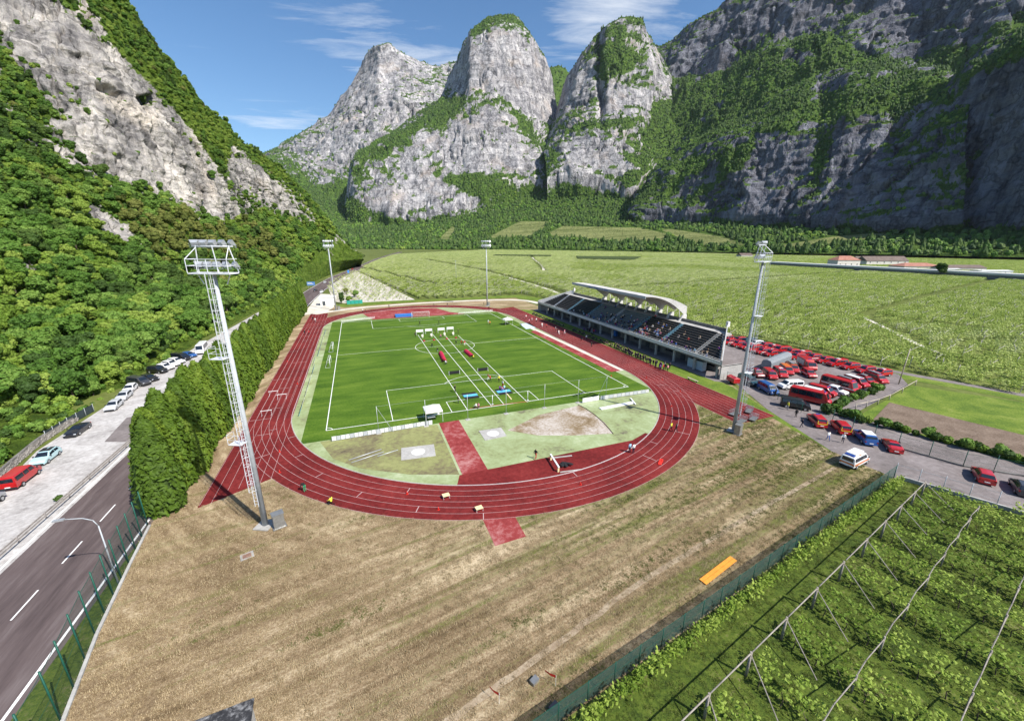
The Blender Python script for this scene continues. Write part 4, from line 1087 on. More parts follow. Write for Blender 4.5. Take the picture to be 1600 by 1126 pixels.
# nearer trees one by one, the rest as one wood
app = size / dist * ((pp[:, 0] > -30) & (pp[:, 0] < 570) & (pp[:, 1] > 0))
order = np.argsort(-app)
ind = set(order[:295].tolist())
PROTO = {}
n_tree = 0
for i in order[:295]:
    k = kind[i]; cr_, tr_, H = TREE[k]
    e = empty('tree', P[i] - np.array([0, 0, 0.2]), rng.uniform(0, 6.28), float(size[i]))
    c = ob('crown', cr_, e); ob('trunk', tr_, e)
    tag(e, LBL[k[:4]] if k[:4] in LBL else LBL[k[:3]], 'tree', 'trees on the wooded slope')
    PROTO.setdefault(k, c)
for k in keys:
    if k not in PROTO:
        e = empty('tree', P[order[5]] + np.array([-6, 3, 2]), 0, 1.0); PROTO[k] = ob('crown', TREE[k][0], e); ob('trunk', TREE[k][1], e)
        tag(e, LBL[k[:4]] if k[:4] in LBL else LBL[k[:3]], 'tree', 'trees on the wooded slope')
rest = np.array([i for i in range(len(P)) if i not in ind])
srcs = [PROTO[k] for k in keys]
gn_scatter('hillside_wood', P[rest] - np.array([0, 0, 0.4]), size[rest], rng.uniform(0, 6.28, len(rest)), [keys.index(kind[i]) for i in rest], srcs, 'dense mixed wood covering the steep hillside and its ledges')
# shrubs and undergrowth: slope floor, cliff ledges, the grassy bank above the car park
Pb, kb_ = sample_sheet(HV, HF, 26000, rng, inside * np.clip(fveg * 2.0 - 0.5, 0.012, 1))
db = np.linalg.norm(Pb - CAM, axis=1)
okb = (db < 330) & (Pb[:, 0] < np.interp(Pb[:, 1], [-60, 8, 75, 110, 140, 168, 200, 255, 330, 430, 500], [-41, -44.6, -44, -42, -40, -36, -33.5, -30, -23, -8, 4]) + 0.3)
Pb = Pb[okb]
bsrc = []
bpos = [at(35, 700), at(110, 668), at(60, 690)]
for j, (bm, lb) in enumerate(zip(BUSH, ('yellow-green bush on the grassy bank above the stone wall', 'mid green bush on the grassy bank above the stone wall', 'dark green bush on the grassy bank above the stone wall'))):
    e = empty('bush', (-45.5 - j * 1.5, 2 + 6 * j, 0.6), 0.5 * j); bsrc.append(ob('foliage', bm, e)); tag(e, lb, 'bush')
gn_scatter('hillside_undergrowth', Pb - np.array([0, 0, 0.15]), rng.uniform(0.5, 1.25, len(Pb)), rng.uniform(0, 6.28, len(Pb)), rng.choice([0, 0, 1, 1, 2], len(Pb)), bsrc, 'low shrubs and undergrowth on the slope and grassy bank')

# ------------------------------------------------------------------ far woods
def far_tree(seed, tall, jag, n=150, leaf=0.34):
    I, IF = ico(2)
    r = 1 + jag * fbm(I * 1.6 + seed * 3.3, 3, 0.6, seed=seed)
    V = I * r[:, None] * np.array([1, 1, tall]) + np.array([0, 0, tall * 0.85])
    if tall > 1.4: V[:, :2] *= np.clip(1.25 - V[:, 2:3] / (tall * 2.1), 0.12, 1.2)
    return V, IF
fsrc = []
fl = ('round dark crown in the belt of trees at the valley edge', 'round mid green crown in the belt of trees at the valley edge', 'tall dark pointed crown in the belt of trees at the valley edge', 'round yellowish crown in the belt of trees at the valley edge')
for j, (tall, jag, lf) in enumerate(((1.0, 1.1, LEAF['far']), (1.15, 1.2, LEAF['mid']), (1.9, 0.8, LEAF['dark']), (1.0, 1.2, LEAF['yellow']))):
    V, IF = far_tree(40 + j, tall, jag)
    me = mesh('crown', V, IF, lf)
    g = at(980 + 34 * j, 391.5)
    e = empty('valley_edge_tree', (g[0], g[1], 0), 0.3 * j, 6.0)
    fsrc.append(ob('crown', me, e)); tb = MB(); tb.tube((0, 0, -0.4), (0, 0, 0.9), 0.09, 0.06, 6); tb.build('trunk', M_BARK, e)
    tag(e, fl[j], 'tree')
FP, FS, FI = [], [], []
def wood(key, n, smin, smax, wts=(0.5, 0.22, 0.2, 0.08), pxlim=(-40, 1640), thr=0.5, xt=None):
    _, V, F, vg, md = SHEETS[key]
    q = pix(V); fp = q[F].mean(1); fv = vg[F].mean(1); fm = md[F].mean(1)
    ins = (fp[:, 0] > pxlim[0]) & (fp[:, 0] < pxlim[1]) & (fp[:, 1] > -30) & (fp[:, 1] < 402)
    nn = fbm(V[F].mean(1) / 38, 4, 0.65, seed=71)
    w = ins * np.clip((fv + 0.9 * nn - thr) * 4, 0, 1) * (fm < 0.3)
    if w.sum() == 0: return
    # even look in the picture: trees thin out with the square of distance
    P, k = sample_sheet(V, F, n, rng, w)
    tone = fbm(P / 130, 3, seed=72) + 0.4 * fbm(P / 40, 2, seed=73)
    s = rng.uniform(smin, smax, len(P))
    ii = np.where(tone > 0.18, rng.choice([1, 3, 1, 0, 1, 1], len(P)), np.where(tone < -0.12, rng.choice([0, 2, 2, 0], len(P)), rng.choice([0, 1, 0, 2], len(P))))
    FP.append(P - np.array([0, 0, 1.0])); FS.append(s); FI.append(ii)
wood('a', 8500, 3.2, 6.4)
wood('b', 10000, 2.2, 4.8)
wood('c', 10000, 2.2, 4.8)
wood('d', 700, 4, 7)
wood('e', 13000, 2.4, 5.0)
wood('f', 14000, 2.2, 4.6)
wood('g', 13000, 1.8, 4.0)
wood('h', 5000, 1.8, 3.8)
wood('t', 17000, 3.2, 6.0, thr=0.3)
FP = np.concatenate(FP); FS = np.concatenate(FS); FI = np.concatenate(FI)
gn_scatter('mountain_forest', FP, FS, rng.uniform(0, 6.28, len(FP)), FI, fsrc, 'forest on the mountain slopes, ledges and foot of the cliffs')
# belt of taller trees on the valley edge
bx = np.concatenate([rng.uniform(545, 1640, 900), rng.uniform(545, 1640, 500)])
by = np.interp(bx, [545, 560, 800, 1000, 1200, 1400, 1640], [388.6, 388.8, 390.2, 392, 395.2, 398.5, 402.5]) + rng.uniform(-3.2, 0.5, len(bx))
BP = np.array([at(a, b) for a, b in zip(bx, by)])
bd = np.linalg.norm(BP - CAM, axis=1)
gn_scatter('valley_edge_wood', BP, rng.uniform(3.6, 6.6, len(BP)), rng.uniform(0, 6.28, len(BP)), rng.choice([0, 0, 1, 1, 2, 3], len(BP)), fsrc, 'long belt of trees along the far edge of the valley floor')

# ------------------------------------------------------------------ the cypress hedge
def cypress(seed, H=13.2, R=2.5, n=3400):
    rng = np.random.default_rng(seed)
    t = rng.random(n) ** 0.85
    th = rng.uniform(0, 2 * math.pi, n)
    prof = lambda t: R * np.clip(np.sqrt(np.clip(1 - t, 0, 1)) * 1.18, 0, 1.0) * (0.82 + 0.18 * np.clip(t * 6, 0, 1))
    Pn = np.stack([np.cos(th) * 2.2, np.sin(th) * 2.2, t * H * 0.30 + seed], 1)
    plume = fbm(Pn, 3, 0.55, seed=seed)
    r = prof(t) * (1 + 0.42 * plume) * rng.uniform(0.84, 1.04, n)
    z = t * H + 0.55 * plume * 2
    P = np.stack([r * np.cos(th), r * np.sin(th), z], 1)
    Nn = np.stack([np.cos(th), np.sin(th), 0.35 + 0.5 * t], 1) + rng.normal(size=(n, 3)) * 0.38
    Nn /= np.linalg.norm(Nn, axis=1, keepdims=True)
    V, F = quads(P, Nn, 0.19 * rng.uniform(0.7, 1.35, n), 1.9, rng, up=np.array([0, 0, 1.0]) + 0.45 * np.stack([np.cos(th), np.sin(th), 0 * th], 1))
    # solid shaded core
    nz_, na = 14, 12; C = []; FC = []
    for i in range(nz_ + 1):
        tt = i / nz_
        for j in range(na):
            a = 2 * math.pi * j / na
            pl = fbm(np.array([[math.cos(a) * 2.2, math.sin(a) * 2.2, tt * H * 0.30 + seed]]), 3, 0.55, seed=seed)[0]
            rr = float(prof(np.array(tt))) * (1 + 0.42 * pl) * 0.83
            C.append((rr * math.cos(a), rr * math.sin(a), tt * H * 0.97))
    for i in range(nz_):
        for j in range(na): FC.append((i * na + j, i * na + (j + 1) % na, (i + 1) * na + (j + 1) % na, (i + 1) * na + j))
    nV = len(V)
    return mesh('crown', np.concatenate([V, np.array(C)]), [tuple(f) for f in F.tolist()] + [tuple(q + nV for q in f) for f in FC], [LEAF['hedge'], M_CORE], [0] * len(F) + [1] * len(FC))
CYP = [cypress(100 + i, 13.0 + 0.4 * (i % 3), 2.45 + 0.1 * (i % 2)) for i in range(5)]
ctr = MB().tube((0, 0, -0.2), (0, 0, 5.0), 0.2, 0.12, 7).mesh('trunk', M_BARK)
y = -16.2; i = 0
hr = np.random.default_rng(3)
while y < 142:
    x = -17.6 - 0.6 * min(1, max(0, (y - 20) / 60)) + hr.normal() * 0.25
    sc_ = hr.uniform(0.9, 1.05) * (1.0 if y < 110 else 0.94)
    e = empty('cypress_tree', (x, y, -0.05), hr.uniform(0, 6.28), (1.0 * hr.uniform(0.96, 1.12), 1.0 * hr.uniform(0.96, 1.12), sc_))
    ob('crown', CYP[i % 5], e); ob('trunk', ctr, e)
    lab = 'tall cypress in the clipped hedge row between road and running track'
    if i == 0: lab = 'end cypress of the hedge row, beside the green fence along the road'
    tag(e, lab, 'cypress', 'cypresses of the hedge row')
    y += hr.uniform(2.5, 3.1); i += 1

# ------------------------------------------------------------------ far vineyards
def vine_clump(seed, n=120, leaf=0.17, L=2.4, W=2.25, lk='vinefar'):
    rng = np.random.default_rng(seed)
    u = rng.uniform(-L / 2, L / 2, n); v = rng.random(n)
    P = np.stack([-0.2 - v * (W - 0.2) + W / 2, u, 1.35 + 0.75 * v + rng.normal(size=n) * 0.16], 1)
    m = rng.random(n) < 0.22
    P[m, 0] = W / 2 - 0.2 + rng.normal(size=m.sum()) * 0.15; P[m, 2] = rng.uniform(0.3, 1.4, m.sum())
    Nn = np.array([0.15, 0, 0.9]) + rng.normal(size=(n, 3)) * 0.5; Nn /= np.linalg.norm(Nn, axis=1, keepdims=True)
    V, F = quads(P, Nn, leaf * rng.uniform(0.6, 1.3, n), 1.2, rng)
    return mesh('foliage', V, F, LEAF[lk])
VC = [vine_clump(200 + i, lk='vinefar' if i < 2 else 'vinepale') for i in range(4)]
ROWD = np.array([0.13, -0.991]); ROWN = np.array([0.991, 0.13])
vsrc = []
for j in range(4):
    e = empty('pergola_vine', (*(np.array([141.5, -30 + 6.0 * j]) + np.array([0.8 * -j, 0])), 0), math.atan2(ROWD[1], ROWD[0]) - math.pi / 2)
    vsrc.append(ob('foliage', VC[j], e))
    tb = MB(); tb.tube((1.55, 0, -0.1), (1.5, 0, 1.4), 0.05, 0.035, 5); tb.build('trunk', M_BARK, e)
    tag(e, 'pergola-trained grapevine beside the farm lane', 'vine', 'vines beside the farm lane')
def block(poly, spacing, step, sc, dmin, dmax, gaps=(), drop=0.04, ang=0.0, wide=1.0):
    poly = np.array(poly, float)
    d = np.array([ROWD[0] * math.cos(ang) - ROWD[1] * math.sin(ang), ROWD[0] * math.sin(ang) + ROWD[1] * math.cos(ang)]); n_ = np.array([-d[1], d[0]])
    a = poly @ d; b = poly @ n_
    A, B = np.meshgrid(np.arange(a.min(), a.max(), step), np.arange(b.min(), b.max(), spacing))
    A = A + rng.uniform(-0.3, 0.3, A.shape) * step; B = B + rng.normal(size=B.shape) * 0.12
    Q = A.ravel()[:, None] * d + B.ravel()[:, None] * n_
    q = pix(np.c_[Q, np.full(len(Q), 1.0)])
    k = (poly_soft(Q[:, 0], Q[:, 1], poly, 0.01) > 0.5) & (q[:, 2] > dmin) & (q[:, 2] < dmax) & (q[:, 0] > -30) & (q[:, 0] < 1640) & (rng.random(len(Q)) > drop)
    for (g0, g1, w) in gaps:
        g0 = np.array(g0, float); g1 = np.array(g1, float); e_ = g1 - g0; t = np.clip(((Q - g0) @ e_) / (e_ @ e_), 0, 1)
        k &= np.linalg.norm(Q - g0 - t[:, None] * e_, axis=1) > w
    Q = Q[k]
    return np.c_[Q, np.zeros(len(Q))], np.full(len(Q), sc) * rng.uniform(0.85, 1.15, len(Q)), np.full(len(Q), math.atan2(d[1], d[0]) - math.pi / 2) + (rng.random(len(Q)) > 0.5) * math.pi * 0
GAPS = [((120, 110), (129, 186), 5), ((129, 186), (135, 342), 4), ((135, 342), (118, 666), 5), ((144, 161), (330, 184), 3.2), ((330, 184), (700, 240), 3.5), ((213, 38), (300, 60), 2.6), ((213, 38), (173, -1), 2.5), ((173, -1), (262, -25), 2.2),
        ((213, 37), (224, -6), 2.0), ((129, 186), (60, 230), 2.5), ((192, 322), (360, 750), 4), ((300, 60), (560, 120), 3), ((60, 230), (10, 460), 3.0), ((135, 342), (420, 330), 3), ((250, 480), (700, 520), 4)]
big = [(134, -12), (127, 30), (121, 62), (112, 118), (104, 140), (100, 160), (60, 158), (36, 160), (10, 380), (14, 455), (50, 690), (90, 900), (420, 1300), (760, 1000), (1000, 620), (1080, 330), (800, 330), (560, 395), (548, 100), (560, -60), (420, -130), (160, -95), (146, -58), (139.5, -31)]
near1 = block(big, 4.9, 2.2, 1.0, 60, 330, GAPS)
mid1 = block(big, 4.9, 2.9, 1.25, 330, 560, GAPS)
far1 = block(big, 6.6, 4.6, 1.9, 560, 1500, GAPS)
right_far = block([(560, 395), (548, 100), (560, -60), (900, -150), (1100, 330), (800, 330)], 6.6, 4.6, 1.9, 330, 1300, [((560, 390), (545, 60), 22)])
yv = block([(-11.5, 300), (-13, 250), (-6, 170), (0, 158), (36, 160), (10, 380), (4, 400)], 3.4, 2.6, 0.62, 60, 600, (), 0.45)
allb = [near1, mid1, far1, right_far, yv]
VP = np.concatenate([q[0] for q in allb]); VS = np.concatenate([q[1] for q in allb]); VR = np.concatenate([q[2] for q in allb])
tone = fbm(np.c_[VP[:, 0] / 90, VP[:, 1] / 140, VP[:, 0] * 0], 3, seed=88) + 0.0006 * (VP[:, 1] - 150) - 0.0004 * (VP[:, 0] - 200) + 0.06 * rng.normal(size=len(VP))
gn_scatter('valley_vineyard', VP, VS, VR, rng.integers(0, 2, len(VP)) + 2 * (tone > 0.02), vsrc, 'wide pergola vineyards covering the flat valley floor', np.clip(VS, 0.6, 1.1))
sheet('young_vineyard_soil', [(-11.5, 300), (-13, 250), (-6, 168), (0, 157.5), (36.5, 158.5), (10, 382), (4, 400), (-6, 330)], -0.02, m_mix('pale_vineyard_soil', [(0.3, 0.27, 0.2), (0.5, 0.47, 0.4), (0.64, 0.61, 0.55)], 0.1, 0.8, 0.95, 0.3, 2, stretch=(1.5, 0.12, 1)))
# vineyard posts, light and slightly leaning
pr = MB(); pr.tube((1.6, 0, 0), (1.75, 0.1, 2.6), 0.075, 0.07, 5); pr.tube((1.65, 0, 1.5), (-1.8, 0.05, 2.4), 0.06, 0.055, 5)
M_POST = plain('weathered_post', (0.42, 0.39, 0.35), 0.9, var=0.3, scale=2)
e = empty('pergola_post', (142.2, -33, 0), math.atan2(ROWD[1], ROWD[0]) - math.pi / 2); po = ob('post_and_arm', pr.mesh('post_and_arm', M_POST), e); tag(e, 'pale leaning pergola post with slanting arm beside the farm lane', 'post')
kk = (rng.random(len(VP)) < np.where(VS < 0.8, 0.25, np.where(VS < 1.3, 0.2, 0.16)))
gn_scatter('vineyard_posts', VP[kk], np.clip(VS[kk], 0.9, 1.5), VR[kk] + rng.normal(size=kk.sum()) * 0.2, np.zeros(kk.sum()), [po], 'pale posts and arms standing in the vineyards', np.full(kk.sum(), 1.0))
# farm tracks between the blocks
for nm, pts, w in (('farm_track', [(121, 112), (124, 150), (129, 186), (134, 260), (135, 342), (128, 480), (118, 666), (112, 800)], 2.6), ('farm_track_side', [(129, 186), (100, 205), (60, 230)], 2.0), ('vineyard_track', [(213, 38), (195, 20), (173, -1), (166, -10)], 1.6), ('vineyard_track_far', [(192, 322), (240, 430), (300, 590), (361, 750)], 3.0)):
    o = ob(nm, strip_mesh(nm, spl(pts, 5), w, 0.01, M_WPATH)); o['kind'] = 'structure'

# ------------------------------------------------------------------ near vineyard, row by row
def canopy(seed, L=5.0, W=2.4, n=480):
    rng = np.random.default_rng(seed)
    u = rng.uniform(-L / 2, L / 2, n); v = rng.random(n)
    hole = fbm(np.stack([u * 0.7, v * 3.0, np.full(n, seed)], 1), 3, 0.6, seed=seed)
    k = hole > -0.03
    u, v = u[k], v[k]; n = len(u)
    P = np.stack([-v * W + 0.2, u, 1.05 + 0.6 * v + rng.normal(size=n) * 0.09 + 0.25 * fbm(np.stack([u, v * 3, u * 0], 1), 2, seed=seed + 4)], 1)
    m = rng.random(n) < 0.05
    P[m, 0] = rng.normal(size=m.sum()) * 0.2; P[m, 2] = rng.uniform(0.5, 1.1, m.sum())
    Nn = np.array([0.2, 0, 0.9]) + rng.normal(size=(n, 3)) * 0.42; Nn /= np.linalg.norm(Nn, axis=1, keepdims=True)
    V, F = quads(P, Nn, 0.105 * rng.uniform(0.6, 1.35, n), 1.15, rng)
    return mesh('foliage', V, F, LEAF['vine'])
CAN = [canopy(300 + i) for i in range(5)]
vt = MB(); vt.tube((0, 0, -0.1), (0.05, 0.08, 0.6), 0.045, 0.035, 5); vt.tube((0.05, 0.08, 0.6), (-0.25, 0, 1.1), 0.035, 0.025, 5)
VT = vt.mesh('trunk', M_BARK)
u1 = np.array([0.979, 0.204]); 
line_at = lambda x, off: -47.6 + (x - 73.0) * 0.2085 - off          # y of the post line, shifted back by off
RXS = [78.2, 73.0, 69.1, 64.3, 59.4, 54.2, 48.6, 43.1, 37.7, 32.4, 27.2, 22.0]
rowdir = np.array([0.17, -0.985])
rz_row = math.atan2(rowdir[1], rowdir[0]) - math.pi / 2
for r, x in enumerate(RXS):
    y0 = line_at(x, 0) if x < 75 else -53.5
    nseg = 6
    e = empty('vine_row', (x, y0, 0), rz_row)
    for s in range(nseg):
        ob('foliage', CAN[(r * 3 + s) % 5], e, (0, 2.6 + 4.8 * s, 0), scale=(1.0 if x < 70 else 0.92, 1, 1))
    for s in range(18):
        ob('trunk', VT, e, (0.02 * (s % 3), 0.9 + 1.55 * s, 0), rz=0.7 * s)
    tag(e, 'row of leafy grapevines trained over slanting wooden pergola arms', 'vine row', 'vine rows of the near vineyard')
# wooden frames crossing the rows
M_POLE = plain('grey_pole_wood', (0.28, 0.25, 0.22), 0.85, var=0.3, scale=2.5)
for li, (off, lab) in enumerate(((0.0, 'wooden pergola frame along the grass strip, with stout end posts'), (4.9, 'wooden zigzag pergola frame crossing the rows, second from the fence'), (9.8, 'wooden zigzag pergola frame crossing the rows, third from the fence'), (14.7, 'wooden zigzag pergola frame crossing the rows, fourth from the fence'))):
    e = empty('pergola', (50, line_at(50, off), 0))
    o3 = np.array([50, line_at(50, off), 0.0])
    for x in RXS[1:]:
        xs = x + rowdir[0] / -rowdir[1] * off
        p = np.array([xs, line_at(xs, off), 0.0]) - o3
        b = MB(); b.tube(p, p + np.array([0.05, 0, 2.35 if li == 0 else 1.75]), 0.11 if li == 0 else 0.075, 0.09 if li == 0 else 0.065, 7); b.build('post', M_POLE, e)
        q = p + np.array([-4.9 * u1[0] - 0.3, -4.9 * u1[1], 2.2])
        b = MB(); st_ = p + np.array([0, 0, 2.25 if li == 0 else 1.5])
        if li == 0:
            b.tube(st_, p + np.array([-5.1, -5.1 * 0.2085, 2.25]), 0.055, 0.05, 6); b.build('beam', M_POLE, e)
            b = MB(); b.tube(p + np.array([0, 0, 2.2]), p + np.array([-1.4, -3.6, 0.9]), 0.045, 0.04, 5); b.build('brace', M_POLE, e)
        else:
            b.tube(st_ + np.array([0.3, 0.06, -0.1]), p + np.array([-4.0, -4.0 * 0.2085, 2.2]), 0.045, 0.04, 6); b.build('beam', M_POLE, e)
            b = MB(); b.tube(p + np.array([-4.0, -0.83, 2.17]), p + np.array([-5.0, -1.0, 1.5]), 0.04, 0.04, 5); b.build('tie', M_POLE, e)
    tag(e, lab, 'pergola')
# single vines trained along the mesh fence
def small_vine(seed):
    rng = np.random.default_rng(seed); n = 90
    P = rng.normal(size=(n, 3)) * np.array([0.45, 0.22, 0.32]) + np.array([0, 0, 1.05])
    Nn = rng.normal(size=(n, 3)) + np.array([0, 0, 0.8]); Nn /= np.linalg.norm(Nn, axis=1, keepdims=True)
    V, F = quads(P, Nn, 0.1 * rng.uniform(0.6, 1.3, n), 1.3, rng)
    return mesh('foliage', V, F, LEAF['vine'])
SV = [small_vine(400 + i) for i in range(4)]
fdir = np.array([57.7, 10.2]); fdir /= np.linalg.norm(fdir); fn_ = np.array([-fdir[1], fdir[0]])
F0 = np.array([17.6, -53.8])
for i in range(52):
    p = F0 + fdir * (1.5 + 1.08 * i) - fn_ * (1.15 + 0.12 * math.sin(i * 2.1))
    e = empty('young_vine', (p[0], p[1], 0), math.atan2(fdir[1], fdir[0]), float(rng.uniform(0.8, 1.2)))
    ob('foliage', SV[i % 4], e); ob('trunk', VT, e, scale=0.65)
    tag(e, 'young grapevine trained along the green mesh fence', 'vine', 'vines along the mesh fence')
# ================================================================== grandstand
M_STWH = m_mix('stand_white_render', [(0.42, 0.41, 0.39), (0.6, 0.59, 0.57), (0.72, 0.71, 0.69)], 0.5, 3.0, 0.8, 0.15, 6)
M_STPAR = m_mix('white_parapet', [(0.55, 0.54, 0.52), (0.74, 0.73, 0.71), (0.82, 0.81, 0.80)], 0.5, 3.0, 0.8, 0.1, 6)
M_SEATD = plain('dark_bench_slats', (0.035, 0.033, 0.032), 0.8, var=0.3, scale=5)
M_SEATB = plain('grey_blue_seats', (0.15, 0.18, 0.20), 0.6, var=0.25, scale=6)
M_BLUE = plain('blue_aisle_paint', (0.17, 0.33, 0.42), 0.7, var=0.2, scale=3)
M_DOOR = plain('dark_doors', (0.06, 0.07, 0.08), 0.5, var=0.3)
M_RAIL = plain('galvanised_rail', (0.5, 0.52, 0.54), 0.45, 0.4, 0.15)
M_GLASS = plain('dark_glass', (0.02, 0.025, 0.03), 0.12, 0.0, 0.2, spec=0.6)
M_LETTER = plain('blue_lettering', (0.03, 0.08, 0.36), 0.6)
M_FASC = plain('grey_fascia', (0.42, 0.45, 0.50), 0.6, var=0.1)
Y0, Y1, XF, XB = -3.4, 101.5, 86.0, 98.6
SPL = 0.86
ye0 = lambda x: Y0 + (x - XF) * SPL
ye1 = lambda x: Y1 - (x - XF) * SPL
st = empty('grandstand', (XF, 49, 0))
SO = np.array([XF, 49, 0.0])
class SB(MB):
    def go(s, name, mat, parent=st):
        s.V = [(v[0] - SO[0], v[1] - SO[1], v[2]) for v in s.V]
        return s.build(name, mat, parent)
def trap(x0, x1, z0, z1, i0=0.0, i1=0.0):
    """a slab between x0 and x1 whose ends follow the splayed plan"""
    return [(x0, ye0(x0) + i0), (x1, ye0(x1) + i0), (x1, ye1(x1) - i1), (x0, ye1(x0) - i1)]
b = SB(); b.prism(trap(86.0, 97.9, 0, 0), 3.2, 3.75); b.go('floor_slab', M_CONCD)
b = SB(); b.prism(trap(90.2, 97.8, 0, 0, 0.4, 0.4), 0.0, 3.2); b.go('ground_floor_wall', M_CONCD)
for i in range(15):
    y = Y0 + 1.2 + i * 7.3
    b = SB(); b.box((86.35, y - 0.25, 0), (86.85, y + 0.25, 3.2)); b.go('column', M_CONC)
for i in range(20):
    y = 2 + i * 5.0
    if i in (9, 10): continue
    b = SB(); b.box((90.06, y, 0.0 if i % 3 else 1.1), (90.2, y + (1.6 if i % 3 else 2.6), 2.3)); b.go('door' if i % 3 else 'window', M_DOOR if i % 3 else M_GLASS)
b = SB(); b.box((89.2, 43.5, 0), (90.0, 45.2, 2.6)); b.go('blue_door', plain('bright_blue_panel', (0.03, 0.16, 0.5), 0.6))
b = SB(); b.box((87.2, 3.0, 0), (88.6, 5.2, 2.3)); b.go('ticket_booth', plain('pale_booth', (0.42, 0.5, 0.55), 0.7))
b = SB(); b.box((87.2, 6.2, 0), (88.6, 8.0, 2.3)); b.go('ticket_booth', plain('pale_booth', (0.42, 0.5, 0.55), 0.7))
# front parapet in panels
npan = 42
for i in range(npan):
    a = Y0 + (Y1 - Y0) * i / npan; c = Y0 + (Y1 - Y0) * (i + 1) / npan
    b = SB(); b.box((85.85, a + 0.03, 3.55), (86.0, c - 0.03, 4.5)); b.go('parapet_panel', M_STPAR)
b = SB(); b.tube((85.95, Y0, 4.85), (85.95, Y1, 4.85), 0.04, n=6)
for i in range(43): b.tube((85.95, Y0 + 0.1 + i * 2.49, 4.5), (85.95, Y0 + 0.1 + i * 2.49, 4.85), 0.03, n=5)
b.go('handrail', M_RAIL)
# tiers
NT_, X_0, Z_0, DX, DZ = 10, 88.0, 3.75, 0.76, 0.47
secs = [(None, 6.3), (6.3, 19.6), (19.6, 33.3), (33.3, 61.5), (61.5, 75.6), (75.6, 88.4), (88.4, None)]
for i in range(NT_):
    xa = X_0 + i * DX; za = Z_0 + (i + 1) * DZ
    b = SB(); b.prism([(xa, ye0(xa) + 0.3), (xa + DX + (0.0 if i < NT_ - 1 else 2.5), ye0(xa + DX) + 0.3), (xa + DX + (0.0 if i < NT_ - 1 else 2.5), ye1(xa + DX) - 0.3), (xa, ye1(xa) - 0.3)], 3.75 if i == 0 else za - DZ - 0.05, za)
    b.go('seating_step', M_CONC)
    for (sa, sb_) in secs:
        q0 = (ye0(xa) + 0.9 if sa is None else sa + 0.7); q1 = (ye1(xa) - 0.9 if sb_ is None else sb_ - 0.7)
        b = SB(); b.box((xa + 0.02, q0, za + 0.003), (xa + 0.46, q1, za + 0.16))
        b.box((xa - 0.012, q0, za - DZ + 0.02), (xa - 0.002, q1, za - 0.03))
        b.go('bench', M_SEATB if sa in (33.3,) else M_SEATD)
for ya, cm in ((6.3, M_CONC), (19.6, M_BLUE), (33.3, M_BLUE), (61.5, M_BLUE), (75.6, M_BLUE), (88.4, M_FASC), (47.4, M_FASC)):
    b = SB()
    for i in range(NT_ * 2):
        xa = X_0 + i * DX / 2 - 0.38; za = Z_0 + (i + 1) * DZ / 2
        b.box((xa, ya - 0.62, za - 0.3), (xa + DX / 2, ya + 0.62, za + 0.03 + (0.16 if ya == 47.4 else 0)))
    b.go('aisle_stair', cm)
# back walkway wall
nb = 26
for i in range(nb):
    a = ye0(XB) + (ye1(XB) - ye0(XB)) * i / nb; c = ye0(XB) + (ye1(XB) - ye0(XB)) * (i + 1) / nb
    b = SB(); b.box((XB, a, 7.0), (XB + 0.25, c - 0.05, 9.3)); b.go('back_wall_panel', M_CONCD)
b = SB(); b.box((97.7, ye0(97.7) + 0.4, 0), (XB, ye1(97.7) - 0.4, 8.3)); b.go('rear_wall', M_CONC)
# splayed end walls
for nm, f, s in (('end_wall', ye0, -1), ('end_wall', ye1, 1)):
    b = SB()
    P = [(86.0, 0.0, 0), (XB + 0.25, 0, 0)]
    pts = [(86.0, 3.4), (XB + 0.25, 6.6), (XB + 0.25, 10.4), (XB - 0.4, 10.2), (86.0, 4.75)]
    V = []
    for off in (0, s * 0.3):
        for (x, z) in pts: V.append((x, f(x) + off, z))
    n = len(pts)
    b.add(V, [tuple(range(n)), tuple(range(n, 2 * n))[::-1]] + [(i, (i + 1) % n, n + (i + 1) % n, n + i)[::-1] for i in range(n)])
    b.go(nm, M_STWH)
    yw = Y0 - 0.25 if s < 0 else Y1 + 0.25; b = SB(); b.box((86.1, min(yw, yw - s * 0.3), 0), (92.6, max(yw, yw - s * 0.3), 3.39)); b.box((86.1, min(yw, f(92.6)), 3.2), (92.6, max(yw, f(86.1)), 3.385))
    b.go('side_wall', M_CONC)
    b = SB(); b.box((XB - 0.1, f(XB) - 0.35, 9.8), (XB + 0.6, f(XB) + 0.35, 11.2)); b.go('corner_post', M_STWH)
# canopy: a curved cantilever shell on arched supports
RA, RB_ = 24.0, 67.0
rx0, rx1, zf, zb_ = 84.6, 100.4, 16.35, 12.6
ztop = lambda x: zb_ + (zf - zb_) * (1 - ((x - rx0) / (rx1 - rx0)) ** 2.3)
thick = lambda x: 0.18 + 0.45 * ((x - rx0) / (rx1 - rx0)) ** 2
nx, ny = 22, 44
b = SB(); V = []; F = []
xs = np.linspace(rx0, rx1, nx + 1); ys = np.linspace(RA, RB_, ny + 1)
bays = 8; bl = (RB_ - RA) / bays
def under(x, y):
    t = ((x - rx0) / (rx1 - rx0))
    ph = ((y - RA) / bl) % 1.0
    arch = abs(2 * ph - 1)                                     # 1 at supports
    drop = thick(x) + (t ** 2.0) * 2.6 * max(0, 1 - math.sqrt(max(0, 1 - arch ** 2.2)))
    return ztop(x) - drop
for x in xs:
    for y in ys: V.append((x, y, ztop(x)))
nT = len(V)
for x in xs:
    for y in ys: V.append((x, y, under(x, y)))
g = lambda i, j, o=0: o + i * (ny + 1) + j
